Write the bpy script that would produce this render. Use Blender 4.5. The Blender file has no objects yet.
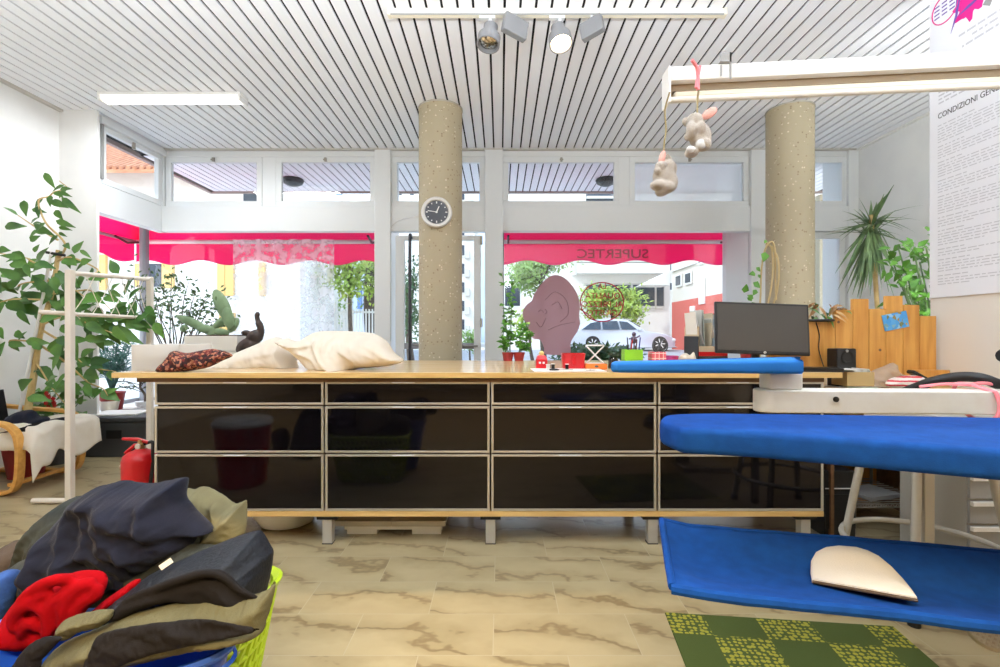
import bpy, bmesh, math, random
import numpy as np
from mathutils import Vector, Matrix, noise
from mathutils.geometry import delaunay_2d_cdt
PI = math.pi
SC = bpy.context.scene
COL = SC.collection
CAMZ, F, CX, CY = 1.14, 500.0, 500.0, 333.5

def P(px, py, Y):
    return Vector(((px-CX)*Y/F, Y, CAMZ-(py-CY)*Y/F))
def PZ(px, py, z):
    Y = (CAMZ-z)*F/(py-CY)
    return Vector(((px-CX)*Y/F, Y, z))
def lin(c):
    c = c/255.0
    return c/12.92 if c <= 0.04045 else ((c+0.055)/1.055)**2.4
def rgb(r, g, b):
    return (lin(r), lin(g), lin(b), 1.0)

# ------------------------------------------------------------------ materials
def new_mat(name):
    m = bpy.data.materials.new(name); m.use_nodes = True
    nt = m.node_tree
    return m, nt, nt.nodes, nt.links, nt.nodes['Principled BSDF']
def mat(name, c, rough=0.55, metal=0.0, c2=None, nscale=8.0, bump=0.0, bscale=60.0, spec=0.5, sheen=0.0, stretch=None, coat=0.0):
    m, nt, N, L, b = new_mat(name)
    b.inputs['Base Color'].default_value = rgb(*c)
    b.inputs['Roughness'].default_value = rough
    b.inputs['Metallic'].default_value = metal
    b.inputs['Specular IOR Level'].default_value = spec
    if sheen: b.inputs['Sheen Weight'].default_value = sheen
    if coat: b.inputs['Coat Weight'].default_value = coat; b.inputs['Coat Roughness'].default_value = 0.05
    vec = None
    if c2 or bump:
        tc = N.new('ShaderNodeTexCoord'); vec = tc.outputs['Object']
        if stretch:
            mp = N.new('ShaderNodeMapping'); mp.inputs['Scale'].default_value = stretch
            L.new(vec, mp.inputs['Vector']); vec = mp.outputs['Vector']
    if c2:
        n = N.new('ShaderNodeTexNoise'); n.inputs['Scale'].default_value = nscale; n.inputs['Detail'].default_value = 6
        L.new(vec, n.inputs['Vector'])
        r = N.new('ShaderNodeValToRGB')
        r.color_ramp.elements[0].position = 0.35; r.color_ramp.elements[1].position = 0.65
        r.color_ramp.elements[0].color = rgb(*c); r.color_ramp.elements[1].color = rgb(*c2)
        L.new(n.outputs['Fac'], r.inputs['Fac']); L.new(r.outputs['Color'], b.inputs['Base Color'])
    if bump:
        n2 = N.new('ShaderNodeTexNoise'); n2.inputs['Scale'].default_value = bscale; n2.inputs['Detail'].default_value = 4
        L.new(vec, n2.inputs['Vector'])
        bp = N.new('ShaderNodeBump'); bp.inputs['Strength'].default_value = bump; bp.inputs['Distance'].default_value = 0.01
        L.new(n2.outputs['Fac'], bp.inputs['Height']); L.new(bp.outputs['Normal'], b.inputs['Normal'])
    return m
def wood(name, c, c2, axis='X', rough=0.45, scale=6.0):
    st = {'X': (0.6, 6, 6), 'Y': (6, 0.6, 6), 'Z': (6, 6, 0.6)}[axis]
    return mat(name, c, rough, 0, c2, scale, 0.05, 20, stretch=st)
def emis(name, c, s):
    m, nt, N, L, b = new_mat(name)
    b.inputs['Base Color'].default_value = rgb(*c)
    b.inputs['Emission Color'].default_value = rgb(*c); b.inputs['Emission Strength'].default_value = s
    return m
def glassy(name, tint=(1, 1, 1), refl=0.06, rough=0.0):
    m = bpy.data.materials.new(name); m.use_nodes = True
    N, L = m.node_tree.nodes, m.node_tree.links
    N.clear()
    o = N.new('ShaderNodeOutputMaterial'); mx = N.new('ShaderNodeMixShader')
    t = N.new('ShaderNodeBsdfTransparent'); t.inputs['Color'].default_value = (*tint, 1)
    g = N.new('ShaderNodeBsdfGlossy'); g.inputs['Roughness'].default_value = rough
    lw = N.new('ShaderNodeLayerWeight'); lw.inputs['Blend'].default_value = 0.12
    ma = N.new('ShaderNodeMath'); ma.operation = 'MULTIPLY_ADD'; ma.inputs[1].default_value = 0.5; ma.inputs[2].default_value = refl*0.5
    L.new(lw.outputs['Fresnel'], ma.inputs[0])
    L.new(ma.outputs[0], mx.inputs['Fac']); L.new(t.outputs[0], mx.inputs[1]); L.new(g.outputs[0], mx.inputs[2])
    L.new(mx.outputs[0], o.inputs['Surface'])
    return m
def veil(name, c, opacity, translucent=0.5, lace=None):
    m = bpy.data.materials.new(name); m.use_nodes = True
    N, L = m.node_tree.nodes, m.node_tree.links
    N.clear()
    o = N.new('ShaderNodeOutputMaterial'); mx = N.new('ShaderNodeMixShader')
    t = N.new('ShaderNodeBsdfTransparent'); d = N.new('ShaderNodeBsdfDiffuse'); tr = N.new('ShaderNodeBsdfTranslucent')
    d.inputs['Color'].default_value = rgb(*c); tr.inputs['Color'].default_value = rgb(*c)
    m2 = N.new('ShaderNodeMixShader'); m2.inputs['Fac'].default_value = translucent
    L.new(d.outputs[0], m2.inputs[1]); L.new(tr.outputs[0], m2.inputs[2])
    mx.inputs['Fac'].default_value = opacity
    if lace:
        tc = N.new('ShaderNodeTexCoord')
        v = N.new('ShaderNodeTexVoronoi'); v.inputs['Scale'].default_value = lace; v.feature = 'DISTANCE_TO_EDGE'
        n = N.new('ShaderNodeTexNoise'); n.inputs['Scale'].default_value = lace*0.45; n.inputs['Detail'].default_value = 3
        L.new(tc.outputs['Object'], v.inputs['Vector']); L.new(tc.outputs['Object'], n.inputs['Vector'])
        r = N.new('ShaderNodeValToRGB'); r.color_ramp.elements[0].position = 0.44; r.color_ramp.elements[1].position = 0.56
        r.color_ramp.elements[0].color = (opacity*0.55,)*3+(1,); r.color_ramp.elements[1].color = (min(1, opacity*1.5),)*3+(1,)
        L.new(n.outputs['Fac'], r.inputs['Fac']); L.new(r.outputs['Color'], mx.inputs['Fac'])
    L.new(t.outputs[0], mx.inputs[1]); L.new(m2.outputs[0], mx.inputs[2]); L.new(mx.outputs[0], o.inputs['Surface'])
    return m

# ------------------------------------------------------------------ mesh builder
class MB:
    def __init__(s, M=None):
        s.v = []; s.f = []; s.M = M or Matrix.Identity(4); s.fm = []; s.mi = 0
    def add(s, vs, fs):
        o = len(s.v)
        s.v += [s.M @ Vector(v) for v in vs]
        s.f += [[i+o for i in f] for f in fs]; s.fm += [s.mi]*len(fs)
        return s
    def box(s, x0, x1, y0, y1, z0, z1):
        vs = [(x, y, z) for z in (z0, z1) for y in (y0, y1) for x in (x0, x1)]
        return s.add(vs, [(0,2,3,1),(4,5,7,6),(0,1,5,4),(2,6,7,3),(0,4,6,2),(1,3,7,5)])
    def cbox(s, c, d, R=None):
        R = R or Matrix.Identity(3)
        c = Vector(c); h = Vector(d)/2
        vs = [c + R @ Vector((sx*h.x, sy*h.y, sz*h.z)) for sz in (-1,1) for sy in (-1,1) for sx in (-1,1)]
        return s.add(vs, [(0,2,3,1),(4,5,7,6),(0,1,5,4),(2,6,7,3),(0,4,6,2),(1,3,7,5)])
    def rings(s, rs, cap0=True, cap1=True, closed=True):
        n = len(rs[0]); vs = [p for r in rs for p in r]; fs = []
        for i in range(len(rs)-1):
            for j in range(n if closed else n-1):
                k = (j+1) % n
                fs.append((i*n+j, i*n+k, (i+1)*n+k, (i+1)*n+j))
        if closed and cap0: fs.append(tuple(reversed(range(n))))
        if closed and cap1: fs.append(tuple((len(rs)-1)*n+j for j in range(n)))
        return s.add(vs, fs)
    def tube(s, pts, r, n=10, closed=False, flat=1.0):
        pts = [Vector(p) for p in pts]; m = len(pts)
        rr = list(r) if isinstance(r, (list, tuple)) else [r]*m
        rs = []; nrm = None
        for i, p in enumerate(pts):
            if closed: t = pts[(i+1) % m]-pts[i-1]
            else: t = pts[min(i+1, m-1)]-pts[max(i-1, 0)]
            if t.length < 1e-9: t = Vector((0,0,1))
            t.normalize()
            if nrm is None:
                a = Vector((0,0,1)) if abs(t.z) < 0.9 else Vector((1,0,0))
                nrm = t.cross(a).normalized()
            else:
                nrm = nrm - t*nrm.dot(t)
                if nrm.length < 1e-6: nrm = t.orthogonal()
                nrm.normalize()
            b = t.cross(nrm)
            rs.append([p + (nrm*math.cos(2*PI*k/n) + b*flat*math.sin(2*PI*k/n))*rr[i] for k in range(n)])
        if closed:
            rs.append(rs[0]); return s.rings(rs, False, False)
        return s.rings(rs)
    def cyl(s, a, b, r, n=16, r2=None):
        return s.tube([a, b], [r, r if r2 is None else r2], n)
    def lathe(s, prof, c=(0,0,0), n=24, R=None):
        R = R or Matrix.Identity(3); c = Vector(c)
        rs = [[c + R @ Vector((r*math.cos(2*PI*k/n), r*math.sin(2*PI*k/n), z)) for k in range(n)] for r, z in prof]
        return s.rings(rs)
    def ell(s, c, r, R=None, n=16, m=10):
        R = R or Matrix.Identity(3); c = Vector(c); r = Vector(r) if not isinstance(r, (int, float)) else Vector((r, r, r))
        rs = []
        for i in range(m+1):
            a = -PI/2 + PI*i/m; a = max(-PI/2+0.02, min(PI/2-0.02, a))
            rs.append([c + R @ Vector((r.x*math.cos(a)*math.cos(2*PI*k/n), r.y*math.cos(a)*math.sin(2*PI*k/n), r.z*math.sin(a))) for k in range(n)])
        return s.rings(rs)
    def prism(s, poly, d, fn):
        """poly: 2D points, d: (lo, hi) thickness, fn(u, v, w) -> point"""
        a = sum(poly[i][0]*poly[(i+1) % len(poly)][1]-poly[(i+1) % len(poly)][0]*poly[i][1] for i in range(len(poly)))
        n = len(poly)
        vs = [fn(u, v, d[0]) for u, v in poly]+[fn(u, v, d[1]) for u, v in poly]
        fs = [(i, (i+1) % n, n+(i+1) % n, n+i) for i in range(n)]
        fs += [tuple(reversed(range(n))), tuple(range(n, 2*n))]
        return s.add(vs, fs)
    def grid(s, fn, nu, nv):
        vs = [fn(i/nu, j/nv) for j in range(nv+1) for i in range(nu+1)]
        fs = [(j*(nu+1)+i, j*(nu+1)+i+1, (j+1)*(nu+1)+i+1, (j+1)*(nu+1)+i) for j in range(nv) for i in range(nu)]
        return s.add(vs, fs)
    def leaf(s, base, d, up, L, W, curl=0.15, k=3):
        """a leaf blade folded along its midrib, k cells long"""
        d = Vector(d).normalized(); up = Vector(up); side = d.cross(up)
        if side.length < 1e-4: side = d.orthogonal()
        side.normalize(); up = side.cross(d)
        base = Vector(base); vs = []; fs = []
        for i in range(k+1):
            t = i/k; w = W*0.5*(math.sin(PI*min(0.97, max(0.05, t))**0.62)) if 0 < i < k else W*0.04
            c = base + d*(L*t) - up*(curl*L*t*t)
            vs += [c - side*w + up*w*0.25, c, c + side*w + up*w*0.25]
        for i in range(k):
            a = i*3
            fs += [(a, a+1, a+4, a+3), (a+1, a+2, a+5, a+4)]
        return s.add(vs, fs)
    def build(s, name, m, parent=None, smooth=35, bevel=0, seg=2, sub=0, remesh=0, solid=0, base=True, fixn=True):
        me = bpy.data.meshes.new(name)
        if parent is not None:
            off = parent['_w'] if '_w' in parent.keys() else (0,0,0)
            off = Vector(off)
        elif base and s.v:
            xs = [v.x for v in s.v]; ys = [v.y for v in s.v]; zs = [v.z for v in s.v]
            off = Vector(((min(xs)+max(xs))/2, (min(ys)+max(ys))/2, min(zs)))
        else: off = Vector((0,0,0))
        me.from_pydata([tuple(v-off) for v in s.v], [], s.f)
        if fixn:
            bm = bmesh.new(); bm.from_mesh(me); bmesh.ops.recalc_face_normals(bm, faces=bm.faces); bm.to_mesh(me); bm.free()
        ms = m if isinstance(m, (list, tuple)) else [m]
        for x in ms: me.materials.append(x)
        if len(ms) > 1:
            me.polygons.foreach_set('material_index', s.fm)
        if smooth:
            me.polygons.foreach_set('use_smooth', [True]*len(me.polygons))
            if not sub and not remesh: me.set_sharp_from_angle(angle=math.radians(smooth))
        o = bpy.data.objects.new(name, me); COL.objects.link(o)
        if parent is not None: o.parent = parent
        else: o.location = off
        o['_w'] = tuple(off)
        if solid:
            x = o.modifiers.new('solid', 'SOLIDIFY'); x.thickness = solid; x.offset = 0
        if remesh:
            x = o.modifiers.new('remesh', 'REMESH'); x.mode = 'VOXEL'; x.voxel_size = remesh; x.use_smooth_shade = True
            x = o.modifiers.new('soft', 'SMOOTH'); x.factor = 0.5; x.iterations = 6
        if bevel:
            x = o.modifiers.new('bevel', 'BEVEL'); x.width = bevel; x.segments = seg; x.limit_method = 'ANGLE'; x.angle_limit = math.radians(40)
            x.harden_normals = False
        if sub:
            x = o.modifiers.new('sub', 'SUBSURF'); x.levels = sub; x.render_levels = sub
        return o

def tag(o, label, cat=None, group=None, kind=None):
    o['label'] = label
    if cat: o['category'] = cat
    if group: o['group'] = group
    if kind: o['kind'] = kind
    return o
def thing(name, loc, label, cat, group=None):
    o = bpy.data.objects.new(name, None); COL.objects.link(o)
    o.location = loc; o.empty_display_size = 0.05; o['_w'] = tuple(loc)
    return tag(o, label, cat, group)
def struct(o, label=None):
    o['kind'] = 'structure'
    if label: o['label'] = label
    return o
def text_mb(mb, body, fn, size, width=None, extr=0.001, align='CENTER'):
    """adds the letters to mb; fn(u, v, w) places them"""
    cu = bpy.data.curves.new('t', 'FONT'); cu.body = body; cu.size = size; cu.align_x = align; cu.extrude = extr; cu.resolution_u = 3
    o = bpy.data.objects.new('t', cu); COL.objects.link(o)
    bpy.context.view_layer.update()
    me = bpy.data.meshes.new_from_object(o.evaluated_get(bpy.context.evaluated_depsgraph_get()))
    xs = [v.co.x for v in me.vertices]
    k = 1.0
    if width and xs: k = width/(max(xs)-min(xs))
    mb.add([fn(v.co.x*k, v.co.y, v.co.z) for v in me.vertices], [tuple(p.vertices) for p in me.polygons])
    bpy.data.objects.remove(o); bpy.data.curves.remove(cu); bpy.data.meshes.remove(me)

def smooth_poly(pts, sub=4):
    n = len(pts); out = []
    for i in range(n):
        p0, p1, p2, p3 = [Vector(pts[(i+k-1) % n]) for k in range(4)]
        for j in range(sub):
            t = j/sub
            out.append(0.5*((2*p1)+(p2-p0)*t+(2*p0-5*p1+4*p2-p3)*t*t+(3*p1-p0-3*p2+p3)*t**3))
    return out
def spline(pts, sub=6):
    pts = [Vector(p) for p in pts]
    q = [2*pts[0]-pts[1]]+pts+[2*pts[-1]-pts[-2]]; out = []
    for i in range(1, len(q)-2):
        p0, p1, p2, p3 = q[i-1:i+3]
        for j in range(sub):
            t = j/sub
            out.append(0.5*((2*p1)+(p2-p0)*t+(2*p0-5*p1+4*p2-p3)*t*t+(3*p1-p0-3*p2+p3)*t**3))
    out.append(pts[-1]); return out

def fold_noise(u, v, folds, seed):
    h = 0
    wu = 0.05*noise.noise((u*4, v*4, seed)); wv = 0.05*noise.noise((u*4+9, v*4, seed+3))
    u += wu; v += wv
    for k, (ang, fr, st, am) in enumerate(folds):
        ca, sa = math.cos(ang), math.sin(ang)
        a = (u*ca+v*sa)*fr; b = (-u*sa+v*ca)*fr*st
        n = noise.noise((a, b, seed*1.7+k*5.1))
        h += am*(1-abs(n)*2.6)
    return h
def cloth(mb, outline, Yc, T=0.05, R=0.07, lean=0.0, folds=((0.6, 8, 0.3, 0.02), (2.0, 14, 0.4, 0.008)), seed=1, res=0.008, back=0.7, px=True, fine=0.0, buckle=None, creases=()):
    """crumpled cloth body: the outline at distance Yc, puffed towards and away from the viewer, with folds"""
    o2 = smooth_poly([Vector((p[0], p[1])) for p in outline], 5)
    if px: o2 = [Vector(((p.x-CX)*Yc/F, CAMZ-(p.y-CY)*Yc/F)) for p in o2]
    E = np.array([(p.x, p.y) for p in o2]); E2 = np.roll(E, -1, 0); D = E2-E; LL = (D**2).sum(1)+1e-12
    lo = E.min(0); hi = E.max(0); zc = (lo[1]+hi[1])/2
    pts = []; rnd = random.Random(seed)
    ny = int((hi[1]-lo[1])/res); nx = int((hi[0]-lo[0])/res)
    for j in range(ny+1):
        for i in range(nx+1):
            pts.append((lo[0]+(i+0.5*(j % 2))*res, lo[1]+j*res))
    pts = np.array(pts)
    # inside test + distance
    x, y = pts[:, 0:1], pts[:, 1:2]
    cross = ((E[:, 1] > y) != (E2[:, 1] > y)) & (x < (E2[:, 0]-E[:, 0])*(y-E[:, 1])/(E2[:, 1]-E[:, 1]+1e-15)+E[:, 0])
    ins = cross.sum(1) % 2 == 1
    t = np.clip(((x-E[:, 0])*D[:, 0]+(y-E[:, 1])*D[:, 1])/LL, 0, 1)
    dist = np.sqrt((x-E[:, 0]-t*D[:, 0])**2+(y-E[:, 1]-t*D[:, 1])**2).min(1)
    keep = ins & (dist > res*0.6)
    pin = pts[keep]; din = dist[keep]; ne = len(E)
    allp = [Vector((a, b)) for a, b in E]+[Vector((a, b)) for a, b in pin]
    r = delaunay_2d_cdt(allp, [(i, (i+1) % ne) for i in range(ne)], [], 1, 1e-6)
    V, FA = r[0], r[2]
    Vn = np.array([(p.x, p.y) for p in V])
    x, y = Vn[:, 0:1], Vn[:, 1:2]
    t = np.clip(((x-E[:, 0])*D[:, 0]+(y-E[:, 1])*D[:, 1])/LL, 0, 1)
    d = np.sqrt((x-E[:, 0]-t*D[:, 0])**2+(y-E[:, 1]-t*D[:, 1])**2).min(1)
    CR = []
    for (cp, amp_, wd_) in creases:
        q_ = spline([Vector(((p[0]-CX)*Yc/F, CAMZ-(p[1]-CY)*Yc/F, 0)) for p in cp], 4); CR.append(([(p.x, p.y) for p in q_], amp_, wd_))
    fr, bk = [], []; idx = {}; edge = d < 1e-5
    for i in range(len(Vn)):
        u, v = Vn[i]; q = min(d[i]/R, 1.0); h = T*math.sqrt(max(0, 1-(1-q)**2))
        w = fold_noise(u, v, folds, seed)*min(1, d[i]/0.03)
        for (cp, amp_, wd_) in CR:
            best = 9; sg = 1; tb = 0
            for k in range(len(cp)-1):
                ax, ay = cp[k]; bx, by = cp[k+1]; ex, ey = bx-ax, by-ay; ll = ex*ex+ey*ey+1e-12
                tt = max(0, min(1, ((u-ax)*ex+(v-ay)*ey)/ll)); dx, dy = u-ax-tt*ex, v-ay-tt*ey; q2 = math.hypot(dx, dy)
                if q2 < best: best = q2; sg = 1 if ex*dy-ey*dx > 0 else -1; tb = (k+tt)/(len(cp)-1)
            env = min(1, tb*5+0.15, (1-tb)*5+0.15)
            w += amp_*env*(math.exp(-best/wd_) if sg > 0 else math.exp(-(best/(0.45*wd_))**2))*min(1, d[i]/0.015)
        if fine: w += fine*noise.noise((u*90, v*90, seed))*min(1, d[i]/0.02)
        yl = Yc + lean*(v-zc)
        fr.append((u, yl-h-w, v)); bk.append((u, yl+h*back+0.4*abs(w)*0, v))
    if buckle:
        X = np.array(fr); X0 = X.copy(); th = buckle[0]; s1, s2, amp, bend = buckle[1:5]
        es = set()
        for f in FA:
            for a, b in ((0, 1), (1, 2), (2, 0)): es.add((min(f[a], f[b]), max(f[a], f[b])))
        es = np.array(sorted(es)); ia, ib = es[:, 0], es[:, 1]
        dd = X0[ib]-X0[ia]; ct, st_ = math.cos(th), math.sin(th)
        du = dd[:, 0]*ct+dd[:, 2]*st_; dv = -dd[:, 0]*st_+dd[:, 2]*ct
        rest = np.sqrt((du*s1)**2+(dv*s2)**2+dd[:, 1]**2)
        cntv = np.zeros(len(X)); np.add.at(cntv, ia, 1); np.add.at(cntv, ib, 1); cntv = np.maximum(cntv, 1)[:, None]
        mob = np.clip(d/0.02, 0, 1)[:, None]*(~edge)[:, None]
        rng = np.random.RandomState(seed); X[:, 1] += rng.uniform(-0.003, 0.003, len(X))*mob[:, 0]
        for it_ in range(buckle[5] if len(buckle) > 5 else 160):
            dd = X[ib]-X[ia]; l = np.sqrt((dd**2).sum(1))+1e-9
            c = dd*((l-rest)/l*0.5)[:, None]
            acc = np.zeros_like(X); np.add.at(acc, ia, c); np.add.at(acc, ib, -c)
            X += mob*acc/cntv*2.2
            avg = np.zeros_like(X); np.add.at(avg, ia, X[ib]); np.add.at(avg, ib, X[ia])
            X += mob*bend*(avg/cntv-X)
            X[:, 1] = np.clip(X[:, 1], X0[:, 1]-amp, X0[:, 1]+amp*0.8)
            X[:, 1] = np.minimum(X[:, 1], np.array([q[1] for q in bk])-0.001) if it_ % 10 == 0 else X[:, 1]
        for it_ in range(buckle[6] if len(buckle) > 6 else 2):
            avg = np.zeros_like(X); np.add.at(avg, ia, X[ib]); np.add.at(avg, ib, X[ia]); X += mob*0.35*(avg/cntv-X)
        fr = [tuple(q) for q in X]
    n = len(fr); vs = fr+bk
    bi = lambda i: i if edge[i] else n+i
    fs = [tuple(f) for f in FA]+[tuple(bi(i) for i in reversed(f)) for f in FA]
    return mb.add(vs, fs)
# ------------------------------------------------------------------ palette
M = {}
M['wall'] = mat('wall_paint', (236, 236, 234), 0.8, c2=(230, 230, 229), nscale=3, bump=0.04, bscale=120)
M['cream_wall'] = mat('partition_paint', (232, 226, 216), 0.8, bump=0.04, bscale=120)
M['white'] = mat('white_lacquer', (238, 238, 236), 0.35)
M['frame'] = mat('window_aluminium_white', (226, 229, 230), 0.35)
M['greyframe'] = mat('window_aluminium_grey', (150, 152, 158), 0.4)
M['slat'] = mat('ceiling_slat', (240, 241, 247), 0.5, bump=0.15, bscale=300)
M['slot'] = mat('ceiling_void', (14, 14, 15), 0.9)
M['trimgrey'] = mat('ceiling_trim', (196, 192, 186), 0.5)
M['alu'] = mat('brushed_aluminium', (196, 190, 178), 0.35, 0.55)
M['steel'] = mat('grey_steel', (165, 160, 150), 0.38, 0.7)
M['steel2'] = mat('painted_grey_steel', (176, 172, 162), 0.45, 0.15)
M['black'] = mat('black_plastic', (24, 24, 26), 0.4)
M['rubber'] = mat('black_rubber', (18, 18, 19), 0.5)
M['darkglass'] = mat('black_glass', (12, 10, 14), 0.06, spec=0.32)
M['birch'] = wood('birch_edge', (222, 186, 122), (206, 166, 100), 'X', 0.4)
M['top'] = wood('worktop_laminate', (226, 196, 150), (218, 184, 136), 'X', 0.16, 3)
M['brown'] = wood('brown_wood', (112, 80, 52), (92, 64, 40), 'X', 0.5)
M['pine'] = wood('pine_board', (224, 166, 84), (200, 138, 60), 'Z', 0.45, 5)
M['bent'] = wood('bent_birch', (218, 164, 84), (200, 144, 68), 'X', 0.4)
M['blue'] = mat('blue_cotton', (12, 62, 132), 0.9, c2=(10, 55, 121), nscale=30, bump=0.12, bscale=500, spec=0.15)
M['lightblue'] = mat('light_blue_cotton', (24, 112, 190), 0.85, bump=0.1, bscale=400)
M['offwhite'] = mat('off_white_metal', (228, 228, 222), 0.4, c2=(222, 220, 212), nscale=12)
M['pad'] = mat('felt_pad', (202, 201, 198), 0.95, bump=0.3, bscale=300)
M['red'] = mat('red_paint', (200, 22, 30), 0.3)
M['navy'] = mat('navy_twill', (24, 27, 44), 0.9, c2=(18, 21, 35), nscale=14, bump=0.2, bscale=420, sheen=0.08, spec=0.2)
M['olive'] = mat('olive_twill', (92, 88, 60), 0.9, c2=(80, 77, 52), nscale=10, bump=0.25, bscale=420)
M['khaki'] = mat('khaki_canvas', (120, 112, 78), 0.9, c2=(104, 97, 67), nscale=10, bump=0.2, bscale=420)
M['darkolive'] = mat('dark_olive_cloth', (46, 50, 42), 0.85, c2=(36, 39, 33), nscale=9, bump=0.2, bscale=420)
M['charcoal'] = mat('charcoal_cloth', (25, 22, 23), 0.85, c2=(20, 18, 19), nscale=9, bump=0.2, bscale=420, spec=0.2)
M['shell'] = mat('blue_black_shell', (22, 27, 36), 0.55, c2=(16, 20, 27), nscale=9, bump=0.25, bscale=120, spec=0.25)
M['fleece'] = mat('red_fleece', (158, 6, 18), 0.95, c2=(138, 4, 14), nscale=30, bump=0.2, bscale=500, spec=0.1)
M['denim'] = mat('blue_denim', (46, 84, 150), 0.9, c2=(36, 70, 132), nscale=60, bump=0.3, bscale=500)
M['brownc'] = mat('brown_cloth', (74, 62, 52), 0.9, bump=0.2, bscale=300)
M['bluetub'] = mat('blue_plastic', (34, 84, 190), 0.25)
M['lime'] = mat('lime_plastic', (168, 196, 40), 0.35)
M['linen'] = mat('cream_linen', (224, 214, 197), 0.9, c2=(216, 204, 186), nscale=6, bump=0.12, bscale=300)
M['throw'] = mat('white_knit', (238, 232, 220), 0.95, c2=(226, 216, 198), nscale=6, bump=0.6, bscale=220)
M['leaf'] = mat('ficus_leaf', (48, 95, 37), 0.4, c2=(94, 140, 54), nscale=5)
M['leafb'] = mat('bright_leaf', (98, 154, 48), 0.45, c2=(68, 122, 38), nscale=9)
M['leafd'] = mat('dracaena_leaf', (74, 104, 66), 0.45, c2=(116, 142, 92), nscale=9)
M['leafblue'] = mat('blue_green_needle', (70, 118, 104), 0.6, c2=(44, 84, 78), nscale=14)
M['leafsmall'] = mat('dark_small_leaf', (44, 70, 36), 0.5, c2=(74, 104, 52), nscale=9)
M['cactus'] = mat('cactus_skin', (132, 156, 118), 0.55, c2=(112, 138, 100), nscale=8)
M['bark'] = mat('pale_bark', (212, 186, 130), 0.8, c2=(186, 158, 104), nscale=14, bump=0.3)
M['darkbark'] = mat('dark_bark', (92, 80, 70), 0.85, c2=(66, 58, 50), nscale=14)
M['drystem'] = mat('dry_stem', (190, 168, 120), 0.8)
M['soil'] = mat('soil', (92, 66, 46), 0.95, c2=(56, 42, 32), nscale=40, bump=0.5)
M['terracotta'] = mat('red_pot', (150, 40, 42), 0.5)
M['box'] = mat('dark_grey_box', (70, 72, 74), 0.55, c2=(64, 66, 68), nscale=6)
M['paper'] = mat('paper', (240, 238, 232), 0.8)
M['screen'] = mat('monitor_screen', (70, 66, 62), 0.35)
M['clockface'] = mat('clock_face', (34, 34, 42), 0.3)
M['silver'] = mat('silver_plastic', (222, 222, 220), 0.3)
M['grey'] = mat('grey_plastic', (150, 150, 148), 0.5)
M['plush'] = mat('grey_plush', (178, 168, 156), 1.0, c2=(160, 150, 138), nscale=30, bump=0.6, bscale=300, sheen=0.4)
M['pink'] = mat('pink_plush', (232, 172, 160), 1.0, bump=0.5, bscale=300)
M['ribbon'] = mat('pink_ribbon', (244, 140, 150), 0.7)
M['string'] = mat('twine', (150, 136, 100), 0.9)
M['figure'] = mat('dark_brown_carving', (66, 50, 42), 0.5, c2=(46, 36, 32), nscale=30, bump=0.2)
M['mauve'] = veil('mauve_film', (200, 158, 160), 0.82, 0.6)
M['redink'] = mat('dark_red_ink', (176, 14, 52), 0.6)
M['lace'] = veil('lace', (246, 246, 250), 0.40, 0.5, lace=26)
M['lace2'] = veil('dense_lace', (250, 250, 252), 0.6, 0.5, lace=26)
M['glass'] = glassy('window_glass', (0.97, 0.985, 0.985), 0.05)
M['glassdark'] = glassy('smoky_glass', (0.55, 0.52, 0.5), 0.1)
M['blind'] = veil('white_blind', (250, 250, 250), 0.62, 0.75)
M['plastic_bag'] = veil('clear_plastic_film', (230, 224, 214), 0.5, 0.5)
M['awning'] = veil('pink_awning', (255, 62, 146), 0.97, 0.7)
M['ink'] = mat('dark_ink', (70, 70, 76), 0.7)
M['tinyink'] = mat('grey_ink', (204, 204, 210), 0.7)
M['magenta'] = mat('magenta_ink', (224, 24, 140), 0.6)
M['purple'] = mat('purple_ink', (112, 86, 170), 0.6)
M['tube'] = emis('lit_tube', (255, 253, 246), 2.0)
M['bulb'] = emis('lit_halogen', (255, 226, 180), 14.0)
M['railshade'] = mat('rail_underside_shade', (150, 134, 112), 0.6)  # shade under the white rail, put into the colour
M['lampgrey'] = mat('lamp_grey', (128, 128, 130), 0.45)
M['cream'] = mat('cream_metal', (236, 228, 208), 0.4)

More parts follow.
